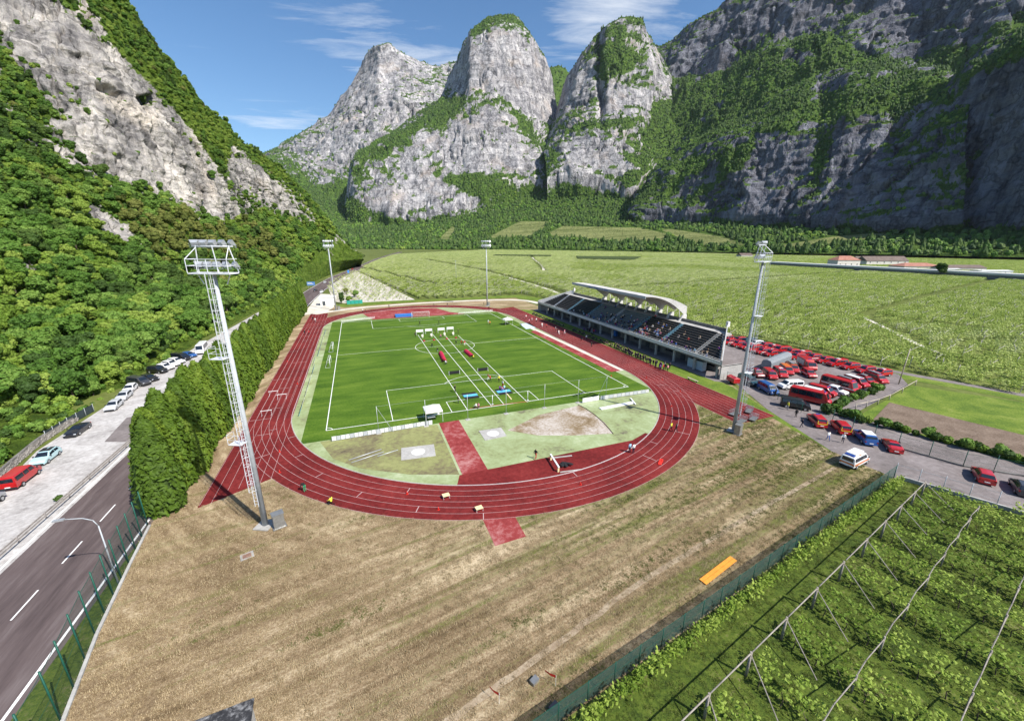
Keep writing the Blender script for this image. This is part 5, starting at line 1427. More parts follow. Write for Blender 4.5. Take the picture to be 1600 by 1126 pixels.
for i in range(nx):
    for j in range(ny):
        F.append((g(i, j), g(i + 1, j), g(i + 1, j + 1), g(i, j + 1)))
        F.append((g(i, j + 1, nT), g(i + 1, j + 1, nT), g(i + 1, j, nT), g(i, j, nT)))
for i in range(nx):
    F.append((g(i, 0, nT), g(i + 1, 0, nT), g(i + 1, 0), g(i, 0))); F.append((g(i, ny), g(i + 1, ny), g(i + 1, ny, nT), g(i, ny, nT)))
for j in range(ny):
    F.append((g(0, j), g(0, j + 1), g(0, j + 1, nT), g(0, j, nT))); F.append((g(nx, j, nT), g(nx, j + 1, nT), g(nx, j + 1), g(nx, j)))
b.add(V, F); roof = b.go('canopy', m_mix('white_shell_concrete', [(0.34, 0.33, 0.32), (0.48, 0.47, 0.455), (0.58, 0.57, 0.555)], 0.3, 2.0, 0.8, 0.1, 4))
b = SB(); b.box((rx0 - 0.12, RA - 0.1, zf - 0.72), (rx0, RB_ + 0.1, zf + 0.08)); fas = b.go('fascia', M_FASC, roof)
yl = RB_ - 12.2
for w in (4, 5, 1, 1, 4):
    for k in range(w):
        b = SB(); yy = yl - 0.62 * k
        b.box((rx0 - 0.15, yy - 0.46, zf - 0.66), (rx0 - 0.125, yy - 0.34, zf - 0.1)); b.box((rx0 - 0.15, yy - 0.34, zf - 0.22 - 0.2 * (k % 2)), (rx0 - 0.125, yy - 0.1, zf - 0.1 - 0.2 * (k % 2)))
        b.box((rx0 - 0.15, yy - 0.1, zf - 0.66), (rx0 - 0.125, yy, zf - 0.1 - 0.25 * ((k + w) % 2)))
        b.go('letter', M_LETTER, roof)
    yl -= 0.62 * w + 0.7
for i in range(bays + 1):
    y = RA + bl * i
    b = SB()
    za = under(99.6, y) + 0.1
    b.add([(97.6, y - 0.22, 8.35), (100.4, y - 0.22, 7.2), (100.4, y + 0.22, 7.2), (97.6, y + 0.22, 8.35), (98.9, y - 0.3, za), (100.35, y - 0.3, za), (100.35, y + 0.3, za), (98.9, y + 0.3, za)],
          [(0, 3, 2, 1), (4, 5, 6, 7), (0, 1, 5, 4), (1, 2, 6, 5), (2, 3, 7, 6), (3, 0, 4, 7)])
    b.go('support_pier', M_STWH)
    if i < bays:
        b = SB(); b.tube((100.2, y + bl / 2, 7.5), (100.2, y + bl / 2, under(100.2, y + bl / 2) + 0.1), 0.12, n=8); b.go('slim_post', M_STWH)
tag(st, 'long concrete grandstand with dark benches and curved white canopy on arches', 'grandstand')
# pale letters/posts on the small wall in front of the lawn
# ================================================================== floodlight masts
M_MAST = m_mix('galvanised_mast', [(0.30, 0.33, 0.36), (0.40, 0.43, 0.46), (0.48, 0.51, 0.54)], 0.4, 2.0, 0.5, 0.0, spec=0.4)
M_MASTW = plain('white_painted_steel', (0.66, 0.68, 0.72), 0.5, 0.1, 0.1)
M_LAMPG = plain('lamp_glass', (0.55, 0.58, 0.62), 0.15, 0.0, 0.1, spec=0.6)
M_LAMPB = plain('lamp_housing', (0.42, 0.44, 0.47), 0.4, 0.4, 0.15)
M_CAB = plain('metal_cabinet', (0.34, 0.34, 0.33), 0.35, 0.6, 0.2)
def lamp_mesh():
    b = MB()
    b.add([(-0.5, 0, -0.38), (0.5, 0, -0.38), (0.5, 0, 0.38), (-0.5, 0, 0.38), (-0.3, 0.42, -0.22), (0.3, 0.42, -0.22), (0.3, 0.42, 0.22), (-0.3, 0.42, 0.22)],
          [(7, 6, 5, 4), (0, 1, 5, 4), (1, 2, 6, 5), (2, 3, 7, 6), (3, 0, 4, 7)], 0)
    b.tube((-0.56, 0.2, 0), (-0.56, 0.2, -0.55), 0.03, n=4); b.tube((0.56, 0.2, 0), (0.56, 0.2, -0.55), 0.03, n=4); b.tube((-0.56, 0.2, -0.55), (0.56, 0.2, -0.55), 0.03, n=4)
    return b.mesh('lamp', [M_LAMPB])
LAMP = lamp_mesh()
LENS = MB().add([(-0.47, -0.01, -0.35), (0.47, -0.01, -0.35), (0.47, -0.01, 0.35), (-0.47, -0.01, 0.35)], [(0, 1, 2, 3)]).mesh('lens', [M_LAMPG])
def mast(loc, face, label, near=True, H=28.7):
    """face: direction (degrees) the lamps look; ladder on the side"""
    e = empty('floodlight_mast', (*loc, 0), RAD(face) + math.pi / 2)      # local -Y looks at the field
    b = MB(); b.tube((0, 0, -0.1), (0, 0, H), 0.32, 0.18, 16); b.build('pole', M_MAST, e)
    b = MB(); b.box((-0.9, -0.9, -0.15), (0.9, 0.9, 0.12)); b.build('footing', M_CONC, e)
    # platform and cage
    b = MB(); W_, D_ = 2.1, 0.65
    b.box((-W_, -D_, H - 0.12), (W_, D_, H)); b.tube((-1.2, 0, H - 1.1), (-W_ + 0.4, 0, H - 0.1), 0.05, n=5); b.tube((1.2, 0, H - 1.1), (W_ - 0.4, 0, H - 0.1), 0.05, n=5)
    b.build('platform', M_MASTW, e)
    b = MB()
    for x in (-W_, -W_ / 2, 0, W_ / 2, W_):
        b.tube((x, D_, H), (x, D_, H + 1.25), 0.035, n=5)
    for z in (0.65, 1.25):
        b.tube((-W_, D_, H + z), (W_, D_, H + z), 0.03, n=5); b.tube((-W_, -D_, H + z), (-W_, D_, H + z), 0.03, n=5); b.tube((W_, -D_, H + z), (W_, D_, H + z), 0.03, n=5)
    b.build('railing', M_MASTW, e)
    b = MB()
    for x in (-W_, 0, W_):
        b.tube((x, -D_, H), (x * 0.8, -D_ + 0.25, H + 2.5), 0.05, n=5)
        if x: b.tube((x, D_, H + 1.25), (x * 0.8, -D_ + 0.25, H + 2.3), 0.04, n=5)
    b.tube((-W_, -D_ + 0.2, H + 2.4), (W_, -D_ + 0.2, H + 2.4), 0.06, n=6); b.tube((-W_, -D_, H + 0.7), (W_, -D_, H + 0.7), 0.05, n=6)
    b.build('lamp_frame', M_MASTW, e)
    for row, (z, n, xs) in enumerate(((H + 2.75, 5, 0.98), (H + 0.75, 5, 0.98))):
        for i in range(n):
            x = (i - (n - 1) / 2) * xs
            yaw = (i - (n - 1) / 2) * 0.24
            o = ob('lamp', LAMP, e, (x, -D_ - 0.05, z), scale=0.78); o.rotation_euler = (RAD(-28), 0, yaw)
            ob('lens', LENS, o)
    # ladder with cage and rest platforms
    b = MB(); lx = 0.62
    zl0 = 3.0
    for s in (-0.22, 0.22): b.tube((s, lx, zl0), (s, lx - 0.2, H), 0.035, n=4)
    b.build('ladder_rail', M_MASTW, e)
    rung = MB().tube((-0.22, 0, 0), (0.22, 0, 0), 0.02, n=4).mesh('rung', [M_MASTW])
    if near:
        nr = int((H - zl0) / 0.42)
        for i in range(nr):
            z = zl0 + 0.3 + i * 0.42; ob('rung', rung, e, (0, lx - 0.2 * (z - zl0) / (H - zl0), z))
        cb = MB()
        for k in range(6): a = math.pi * (k / 5); cb.tube((0.36 * math.cos(a), 0.62 * math.sin(a), 0), (0.36 * math.cos(a + math.pi / 5) if k < 5 else -0.36, 0.62 * math.sin(a + math.pi / 5) if k < 5 else 0, 0), 0.02, n=4)
        hoop = cb.mesh('cage_hoop', [M_MASTW])
        for i in range(int((H - 5) / 1.05)):
            z = 5.2 + i * 1.05; ob('cage_hoop', hoop, e, (0, lx - 0.2 * (z - zl0) / (H - zl0), z))
        b = MB()
        for k in (1, 2.5, 4): a = math.pi * k / 5; b.tube((0.36 * math.cos(a), lx + 0.62 * math.sin(a), 5.2), (0.36 * math.cos(a), lx - 0.2 + 0.62 * math.sin(a), H), 0.018, n=4)
        b.build('cage_bars', M_MASTW, e)
        for z in (11.0, 20.4):
            b = MB(); b.box((-0.2, 0.35, z - 0.06), (1.2, 1.3, z))
            for (x, y) in ((-0.2, 1.3), (1.2, 1.3), (1.2, 0.35)): b.tube((x, y, z), (x, y, z + 1.1), 0.025, n=4)
            for zz in (0.55, 1.1): b.tube((-0.2, 1.3, z + zz), (1.2, 1.3, z + zz), 0.022, n=4); b.tube((1.2, 0.35, z + zz), (1.2, 1.3, z + zz), 0.022, n=4)
            b.build('rest_platform', M_MASTW, e)
    b = MB(); b.box((-0.55, 0, 0), (0.55, 0.9, 1.75)); b.box((-0.62, -0.06, 1.75), (0.62, 0.96, 1.83)); b.box((-0.7, -0.1, 0.0), (0.7, 1.0, 0.1))
    c = b.build('cabinet', M_CAB, e, loc=(0.15, 0, 0))
    c.rotation_euler = (0, 0, 0)
    tag(e, label, 'floodlight', 'floodlight masts round the stadium')
    return e, c
def aim(p): return math.degrees(math.atan2(50 - p[1], 31.4 - p[0]))
for loc, lab, nr, cabo in (((-5.1, -24.0), 'floodlight mast beside the hedge and the red triangular run-off', True, (1.7, -1.2)), ((66.4, -24.9), 'floodlight mast beside the end of the sprint straight', True, (-0.2, -1.6)),
                     ((-3.3, 134.5), 'slender floodlight mast beside the white yard and road', False, (1.4, 0.6)), ((67.6, 123.1), 'slender floodlight mast by the far bend near the grandstand', False, (1.2, 0.4))):
    e, c = mast(loc, aim(loc), lab, nr)
    v = Matrix.Rotation(-e.rotation_euler[2], 3, 'Z') @ Vector((cabo[0], cabo[1], 0))
    c.location = (v.x, v.y, 0); c.rotation_euler = (0, 0, -e.rotation_euler[2] + 0.35)

# ================================================================== roadside fence, street lamp, guard rail, wall
M_GREEN = plain('green_powder_coat', (0.012, 0.085, 0.06), 0.5, 0.1, 0.2)
def m_mesh(name, col, sc=9.0, fill=0.5, tilt=True):
    """woven wire mesh: wires cover part of the sheet, the rest is open"""
    m = bpy.data.materials.new(name); m.use_nodes = True; t = m.node_tree; k = NT(t); b = t.nodes['Principled BSDF']; o = t.nodes['Material Output']
    P = k.pos(coord='Object', scale=(sc, sc, sc)); s = k.n('ShaderNodeSeparateXYZ'); k.l(P, s.inputs[0])
    u = k.math('ADD', s.outputs[0], s.outputs[2]); v = k.math('SUBTRACT', s.outputs[0], s.outputs[2])
    fr = lambda q: k.math('LESS_THAN', k.math('FRACT', q), fill)
    mk_ = k.math('MAXIMUM', fr(u), fr(v))
    b.inputs['Base Color'].default_value = (*col, 1); b.inputs['Roughness'].default_value = 0.6
    tr = k.n('ShaderNodeBsdfTransparent'); mx = k.n('ShaderNodeMixShader'); k.l(mk_, mx.inputs[0]); k.l(tr.outputs[0], mx.inputs[1]); k.l(b.outputs[0], mx.inputs[2]); k.l(mx.outputs[0], o.inputs['Surface'])
    return m
M_NETG = m_mesh('green_wire_mesh', (0.012, 0.06, 0.04), 11, 0.05)
M_NETR = m_mesh('fine_green_mesh', (0.010, 0.055, 0.038), 11, 0.16)
M_NETD = m_mesh('dark_green_net', (0.035, 0.075, 0.065), 11, 0.42)
M_NETW = m_mesh('white_net', (0.75, 0.75, 0.75), 8, 0.12)
def fence(name, pts, h, post_every, lab, cat, net, postr=0.045, postm=None, lean=0.0, base=None, top=True, posth=None):
    """posts and a mesh panel between each pair; pts is a polyline"""
    P = np.array(pts, float); o = np.array([*P[0], 0.0]); e = empty(name, o)
    postm = postm or M_GREEN; posth = posth or h + 0.1
    for a, c in zip(P[:-1], P[1:]):
        L_ = np.linalg.norm(c - a); n = max(1, int(round(L_ / post_every))); d = (c - a) / L_; rz = math.atan2(d[1], d[0])
        seg = L_ / n
        pm = MB().tube((0, 0, -0.1), (0, 0, posth), postr, postr, 6).mesh('post', [postm])
        V = []; F = []; nx = 3
        for i in range(nx + 1):
            for j in range(3): V.append((seg * i / nx, 0.012 * (j % 2) * (i % 2), 0.06 + (h - 0.06) * j / 2 - 0.04 * (1 if 0 < i < nx and j == 2 else 0)))
        for i in range(nx):
            for j in range(2): F.append((i * 3 + j, (i + 1) * 3 + j, (i + 1) * 3 + j + 1, i * 3 + j + 1))
        nm = mesh('mesh_panel', V, F, net) if net else None
        rm = MB().tube((0, 0, h), (seg, 0, h), 0.018, n=4).tube((0, 0, h * 0.5), (seg, 0, h * 0.5), 0.012, n=4).mesh('wire', [postm])
        for i in range(n + 1):
            q = a + d * seg * i
            ob('post', pm, e, (q[0] - o[0], q[1] - o[1], 0), rz)
            if i < n:
                if nm: ob('mesh_panel', nm, e, (q[0] - o[0], q[1] - o[1], 0), rz)
                if top: ob('wire', rm, e, (q[0] - o[0], q[1] - o[1], 0), rz)
    tag(e, lab, cat)
    return e
fl_ = [at(95, 1126)[:2] + (at(95, 1126)[:2] - at(150, 990)[:2]) * 0.9] + [at(*q)[:2] for q in ((150, 990), (200, 880), (229, 822))]
fence('roadside_fence', [(-13.4, -50.0), (-14.35, -41.7), (-15.8, -34.4), (-17.0, -25.7), (-17.75, -19.4)], 4.3, 2.45, 'tall green mesh fence between the road and the dry field', 'fence', M_NETR, 0.06, posth=4.6)
kb2 = MB()
for a, c in zip([(-13.2, -50.0), (-14.2, -41.7), (-15.65, -34.4), (-16.85, -25.7)], [(-14.2, -41.7), (-15.65, -34.4), (-16.85, -25.7), (-17.6, -19.4)]):
    a = np.array(a); c = np.array(c); m_ = (a + c) / 2; d = c - a; kb2.obox(m_, d / np.linalg.norm(d), np.linalg.norm(d) / 2 - 0.01, 0.12, -0.1, 0.16)
tag(kb2.build('concrete_kerb', M_CONC), 'low concrete kerb at the foot of the tall green fence', 'kerb')
# street lamp
p = at(185, 911)
e = empty('street_lamp', (p[0], p[1], 0)); b = MB(); b.tube((0, 0, 0), (0, 0, 6.6), 0.075, 0.05, 8); b.build('pole', M_MAST, e)
b = MB(); pts_ = [(0, 0, 6.6), (-0.25, 0, 7.25), (-0.9, 0, 7.65), (-2.2, 0.1, 7.8)]; b.path(pts_, 0.04); b.build('arm', M_MAST, e)
b = MB(); b.box((-2.95, -0.03, 7.74), (-2.15, 0.23, 7.88)); h_ = b.build('lamp_head', M_LAMPB, e); tag(e, 'curved-arm street lamp leaning over the road behind the tall fence', 'street lamp')
# guard rail between road and car park
M_GR = plain('weathered_guardrail', (0.36, 0.33, 0.31), 0.55, 0.3, 0.25, 1.5)
e = empty('guard_rail', (-29.3, -22, 0))
prof = [(0.0, 0.45), (0.06, 0.5), (0.0, 0.56), (0.0, 0.62), (0.06, 0.68), (0.0, 0.74)]
gpts = [(-29.5, -22), (-29.2, -5), (-28.95, 14), (-28.8, 27)]
for a, c in zip(gpts[:-1], gpts[1:]):
    a = np.array(a, float); c = np.array(c, float); L_ = np.linalg.norm(c - a); n = int(L_ / 4); d = (c - a) / L_
    for i in range(n):
        q0 = a + d * L_ * i / n; q1 = a + d * L_ * (i + 1) / n
        for off, nm in ((0.0, 'rail'), (-0.42, 'rail')):
            V = [(q0[0] + s_ + off + 29.3, q0[1] + 22, z) for s_, z in prof] + [(q1[0] + s_ + off + 29.3, q1[1] + 22, z) for s_, z in prof]
            ob(nm, mesh(nm, V, [(i_, i_ + 1, 7 + i_, 6 + i_) for i_ in range(5)], M_GR), e)
        b = MB(); b.box((q0[0] + 29.3 - 0.36, q0[1] + 22 - 0.06, 0), (q0[0] + 29.3 - 0.24, q0[1] + 22 + 0.06, 0.72)); b.build('post', M_GR, e)
tag(e, 'weathered double guard rail between the road and the gravel car park', 'guard rail')
for k, (gx, gy) in enumerate(((-30.4, -9.5), (-29.9, 29.0))):
    e = empty('weed_tuft', (gx, gy, 0), 1.0, 0.45); ob('foliage', BUSH[2], e); tag(e, ('dark green weed tuft beside the guard rail' if k == 0 else 'dark green weed tuft at the open end of the guard rail'), 'weed')
# stone retaining wall along the car park
M_STONE = m_mix('rough_wall_stone', [(0.13, 0.12, 0.11), (0.27, 0.25, 0.23), (0.42, 0.39, 0.36)], 1.0, 5.0, 0.95, 0.8, 6)
e = empty('retaining_wall', (-40, -8, 0))
wpts = spl([(-38.6, -30), (-39.3, -12), (-40.6, -4), (-42.2, 6), (-42.9, 12), (-42.7, 21)], 14)
stones = [MB() for _ in range(5)]
srng = np.random.default_rng(8)
for s_ in stones:
    I, IF = ico(1); w_ = np.array([0.30, 0.17, 0.14]) * srng.uniform(0.85, 1.15, 3)
    Vv = np.sign(I) * np.abs(I) ** 0.6 * w_ * (1 + 0.15 * srng.normal(size=(len(I), 1)))
    s_.add(Vv, IF)
SM = [s_.mesh('stone', [M_STONE]) for s_ in stones]
cum = np.r_[0, np.cumsum(np.linalg.norm(np.diff(wpts, axis=0), axis=1))]
cnt = 0
for row in range(4):
    for k in range(int(cum[-1] / 0.62)):
        if row == 3 and srng.random() < 0.35: continue
        t_ = (k + 0.5 * (row % 2) + srng.uniform(-0.1, 0.1)) * 0.62
        x = np.interp(t_, cum, wpts[:, 0]); y = np.interp(t_, cum, wpts[:, 1]); x2 = np.interp(t_ + 0.3, cum, wpts[:, 0]); y2 = np.interp(t_ + 0.3, cum, wpts[:, 1])
        o = ob('stone', SM[cnt % 5], e, (x + 40 - 0.05 * row, y + 8, 0.12 + 0.26 * row), math.atan2(y2 - y, x2 - x + 1e-6)); cnt += 1
        if cnt >= 298: break
    if cnt >= 298: break
b = MB()
for a, c in zip(wpts[:-1], wpts[1:]):
    m_ = (a + c) / 2 - np.array([0.18, 0]); d = c - a; b.obox((m_[0] + 40, m_[1] + 8), d / np.linalg.norm(d), np.linalg.norm(d) / 2 + 0.02, 0.16, -0.1, 1.05)
b.build('mortar_core', M_CONCD, e)
tag(e, 'rough stone retaining wall along the edge of the gravel car park', 'wall')
fence('tarp_fence', [(-43.0, 12.5), (-42.9, 18), (-42.3, 24.5)], 1.5, 2.2, 'dark tarpaulin screen at the end of the stone retaining wall', 'fence', plain('dark_tarp', (0.035, 0.05, 0.055), 0.7, var=0.3), 0.04, M_MAST, top=False)

# ================================================================== fences by the vineyard and lot
fence('vineyard_fence', [(13.0, -54.62), (17.6, -53.8), (46.0, -48.78), (75.2, -43.6)], 1.9, 2.6, 'green net fence between the dry field and the vineyard', 'fence', M_NETD, 0.035)
fence('corner_fence', [(75.35, -43.6), (80.3, -54.2), (86, -66.4)], 2.0, 2.5, 'wire fence with tall slim posts between vineyard and access road', 'fence', None, 0.04, M_MAST, posth=2.3)
b = MB()
for a, c in (((75.6, -44.2), (80.6, -54.8)), ((80.6, -54.8), (86.3, -67.0))):
    a = np.array(a); c = np.array(c); d = c - a; b.obox((a + c) / 2, d / np.linalg.norm(d), np.linalg.norm(d) / 2 - 0.01, 0.15, -0.1, 0.5)
tag(b.build('low_wall', M_CONC), 'low concrete wall under the wire fence by the access road', 'wall')
fence('lot_fence', [(87.6, -4.2), (90.2, -8.5), (86.6, -19.5), (85.0, -23.8)], 2.0, 2.4, 'green mesh fence between the grandstand corner and the parked vans', 'fence', M_NETG, 0.04)
fence('road_fence', [(86.6, -26.0), (86.1, -28.7), (86.0, -38.6), (88.3, -45.4), (92.9, -50.0), (98, -60)], 2.1, 3.0, 'tall green mesh fence along the middle of the access road', 'fence', M_NETG, 0.05, posth=2.6)
b = MB()
for a, c in zip([(86.1, -28.7), (86.0, -38.6), (88.3, -45.4), (92.9, -50.0)], [(86.0, -38.6), (88.3, -45.4), (92.9, -50.0), (98, -60)]):
    a = np.array(a, float); c = np.array(c, float); d = c - a; b.obox((a + c) / 2, d / np.linalg.norm(d), np.linalg.norm(d) / 2 - 0.02, 0.12, -0.1, 0.22)
tag(b.build('fence_kerb', M_CONCD), 'dark concrete kerb under the tall green fence on the access road', 'kerb')
# wooden rail fence beside the lot
M_TIMB = plain('pale_timber', (0.40, 0.35, 0.28), 0.85, var=0.25, scale=3)
def rail_fence(name, pts, lab):
    e = empty(name, (*pts[0], 0)); o = np.array(pts[0])
    for k, q in enumerate(pts):
        q = np.array(q); b = MB(); b.tube((*(q - o), -0.1), (*(q - o), 1.35), 0.09, 0.08, 6); b.build('post', M_TIMB, e)
        if k < len(pts) - 1:
            n_ = np.array(pts[k + 1]); b = MB(); b.tube((*(q - o), 1.2), (*(n_ - o), 1.2), 0.07, 0.07, 6); b.build('rail', M_TIMB, e)
    tag(e, lab, 'fence')
rf = [at(*q)[:2] for q in ((1336, 640), (1353, 636.5), (1371, 632), (1389, 625), (1409, 614), (1430, 602))]
rail_fence('timber_rail_fence', rf, 'pale timber post and rail fence between the lot and the green strip')
# hedge shrubs between lot and rail fence, and along the tilled field
for k, q in enumerate([(1300, 640), (1308, 636), (1316, 634), (1325, 628), (1333, 626), (1342, 622), (1350, 620), (1360, 616), (1369, 612), (1377, 609), (1304, 643), (1290, 645), (1312, 648), (1322, 651), (1335, 655), (1345, 660)]):
    g_ = at(*q); e = empty('lot_shrub', (g_[0], g_[1], 0), k * 1.3, 0.75 + 0.2 * (k % 3)); ob('foliage', BUSH[1 + k % 2], e)
    tag(e, ('dark green shrub' if k % 2 else 'mid green shrub') + ' at the edge of the red vehicle lot', 'shrub', 'shrubs edging the vehicle lot')
for k in range(36):
    f_ = k / 35; x = np.interp(f_, [0, 0.35, 1], [89.6, 94.9, 100.8]) + 0.3 * math.sin(k * 2.3); y = np.interp(f_, [0, 0.35, 1], [-27.5, -42, -60])
    e = empty('field_shrub', (x + 1.2, y, 0), k * 0.9, 0.6 + 0.3 * ((k * 7) % 4) / 2); ob('foliage', BUSH[(2, 1, 2, 0)[k % 4]], e)
    tag(e, ('dark green', 'mid green', 'dark green', 'yellow-green')[k % 4] + ' shrub between the paved lane and the tilled field', 'shrub', 'shrubs along the tilled field')
# wooden utility pole by the farm lane
p = at(1404, 600)
e = empty('utility_pole', (p[0], p[1], 0)); b = MB(); b.tube((0, 0, -0.1), (0.5, 0, 8.4), 0.13, 0.09, 8); b.build('pole', M_TIMB, e); b = MB(); b.tube((0.1, 0, 8.0), (0.9, 0, 8.0), 0.04, n=5); b.build('crossarm', M_TIMB, e); tag(e, 'weathered wooden utility pole by the farm lane', 'pole')
for (q, h_, lab) in (((713, 438), 15.5, 'slim pole with small lamp head standing in the vineyard'), ((1088, 540), 7.0, 'slim lamp pole behind the grandstand')):
    if q[0] == 1088: continue
    p = at(*q); e = empty('vineyard_pole', (p[0], p[1], 0)); b = MB(); b.tube((0, 0, 0), (0, 0, h_), 0.12, 0.08, 6); b.build('pole', M_MAST, e); b = MB(); b.box((-0.5, -0.2, h_), (0.5, 0.2, h_ + 0.35)); b.build('lamp_head', M_LAMPB, e); tag(e, lab, 'pole')
# ================================================================== vehicles
def paint(name, col, rough=0.3): return plain('paint_' + name, col, rough, 0.0, 0.05, 1.0, spec=0.5, coat=0.6)
PT_ = {'red': paint('red', (0.42, 0.012, 0.014)), 'dred': paint('deep_red', (0.24, 0.01, 0.014)), 'white': paint('white', (0.76, 0.77, 0.77)), 'silver': paint('silver', (0.50, 0.52, 0.55)), 'pale': paint('pale_blue', (0.42, 0.62, 0.66)),
       'black': paint('black', (0.012, 0.012, 0.014)), 'dark': paint('anthracite', (0.045, 0.045, 0.05)), 'blue': paint('blue', (0.02, 0.09, 0.30)), 'teal': paint('dark_teal', (0.02, 0.06, 0.075)), 'orange': paint('orange', (0.62, 0.16, 0.03)), 'grey': paint('grey', (0.30, 0.31, 0.33))}
M_TYRE = plain('tyre_rubber', (0.018, 0.018, 0.019), 0.9)
M_RIM = plain('wheel_rim', (0.45, 0.46, 0.48), 0.35, 0.6)
M_HEAD = plain('headlight', (0.7, 0.73, 0.76), 0.15, spec=0.7)
M_TAIL = plain('taillight', (0.3, 0.01, 0.01), 0.3)
M_CARG = plain('car_glass', (0.012, 0.018, 0.026), 0.08, 0.0, 0.1, spec=0.8)
M_TRIM = plain('dark_trim', (0.025, 0.025, 0.027), 0.6)
M_YEL = plain('yellow_marking', (0.75, 0.62, 0.04), 0.5)
M_BLIGHT = plain('blue_beacon', (0.02, 0.06, 0.35), 0.2)
# x (rear..front), belt height, top height, top half-width factor
SHAPES = {
 'van':   dict(L=5.0, W=1.94, st=[(-2.5, 0.95, 1.0, .95), (-2.46, 1.18, 1.86, .84), (-2.3, 1.2, 1.97, .82), (0.85, 1.2, 1.97, .82), (1.05, 1.2, 1.9, .82), (1.72, 1.16, 1.22, .88), (2.35, 1.0, 1.02, .86), (2.5, 0.72, 0.76, .8)], wb=(-1.5, 1.62), r=0.34, zb=0.32, roof=(-2.3, 0.9), ws=(1.05, 1.72), sides=[(-2.25, -0.85), (-0.75, 0.15), (0.25, 1.2)]),
 'bus':   dict(L=7.2, W=2.1, st=[(-3.6, 1.0, 1.05, .96), (-3.55, 1.25, 2.5, .88), (-3.4, 1.25, 2.68, .86), (2.3, 1.25, 2.68, .86), (2.55, 1.25, 2.55, .86), (3.05, 1.2, 1.3, .9), (3.5, 1.0, 1.05, .86), (3.6, 0.7, 0.75, .8)], wb=(-2.0, 2.5), r=0.36, zb=0.35, roof=(-3.4, 2.3), ws=(2.55, 3.05), sides=[(-3.3, -2.0), (-1.95, -0.6), (-0.55, 0.8), (0.85, 2.1)]),
 'hatch': dict(L=4.3, W=1.78, st=[(-2.15, 0.72, 0.76, .9), (-2.1, 0.92, 1.0, .88), (-1.55, 0.95, 1.42, .74), (-1.3, 0.95, 1.48, .72), (0.0, 0.94, 1.49, .72), (0.25, 0.94, 1.44, .73), (0.98, 0.92, 0.96, .9), (1.85, 0.78, 0.8, .84), (2.15, 0.55, 0.6, .76)], wb=(-1.28, 1.32), r=0.32, zb=0.24, roof=(-1.3, 0.1), ws=(0.25, 0.98), rw=(-2.08, -1.55), sides=[(-1.5, -0.62), (-0.55, 0.62)]),
 'suv':   dict(L=4.6, W=1.86, st=[(-2.3, 0.85, 0.9, .93), (-2.26, 1.1, 1.3, .84), (-2.02, 1.12, 1.72, .78), (-1.7, 1.12, 1.78, .76), (0.2, 1.1, 1.78, .76), (0.42, 1.1, 1.72, .77), (1.1, 1.08, 1.12, .9), (2.05, 0.98, 1.0, .86), (2.3, 0.68, 0.72, .78)], wb=(-1.36, 1.42), r=0.37, zb=0.34, roof=(-1.7, 0.2), ws=(0.42, 1.1), rw=(-2.25, -2.02), sides=[(-1.98, -1.15), (-1.1, -0.3), (-0.22, 0.72)]),
 'coupe': dict(L=4.5, W=1.84, st=[(-2.25, 0.7, 0.74, .88), (-2.1, 0.92, 0.98, .86), (-1.5, 0.94, 1.05, .84), (-0.85, 0.92, 1.26, .70), (-0.45, 0.91, 1.29, .68), (-0.1, 0.91, 1.27, .69), (0.75, 0.88, 0.9, .9), (1.9, 0.7, 0.72, .84), (2.25, 0.5, 0.54, .74)], wb=(-1.35, 1.4), r=0.34, zb=0.2, roof=(-0.85, -0.1), ws=(-0.1, 0.75), rw=(-1.5, -0.85), sides=[(-1.1, 0.42)]),
 'pickup': dict(L=5.2, W=1.86, st=[(-2.6, 0.95, 0.98, .95), (-2.55, 1.05, 1.08, .95), (-0.75, 1.05, 1.08, .95), (-0.68, 1.08, 1.72, .8), (-0.5, 1.08, 1.8, .78), (0.7, 1.08, 1.8, .78), (0.88, 1.08, 1.74, .78), (1.5, 1.06, 1.1, .9), (2.4, 0.98, 1.0, .86), (2.6, 0.68, 0.72, .8)], wb=(-1.55, 1.65), r=0.38, zb=0.38, roof=(-0.5, 0.7), ws=(0.88, 1.5), sides=[(-0.6, 0.1), (0.18, 1.1)]),
 'truck': dict(L=6.6, W=2.2, st=[(-3.3, 0.9, 0.95, .98), (-3.28, 1.4, 2.62, .95), (-3.2, 1.4, 2.7, .94), (1.0, 1.4, 2.7, .94), (1.1, 1.4, 2.5, .92), (1.2, 1.35, 2.35, .88), (2.4, 1.35, 2.3, .86), (2.95, 1.3, 1.35, .92), (3.25, 1.0, 1.05, .9), (3.3, 0.7, 0.75, .86)], wb=(-1.9, 2.25), r=0.44, zb=0.48, roof=(-3.1, 1.0), ws=(2.4, 2.95), sides=[(1.35, 2.1)]),
}
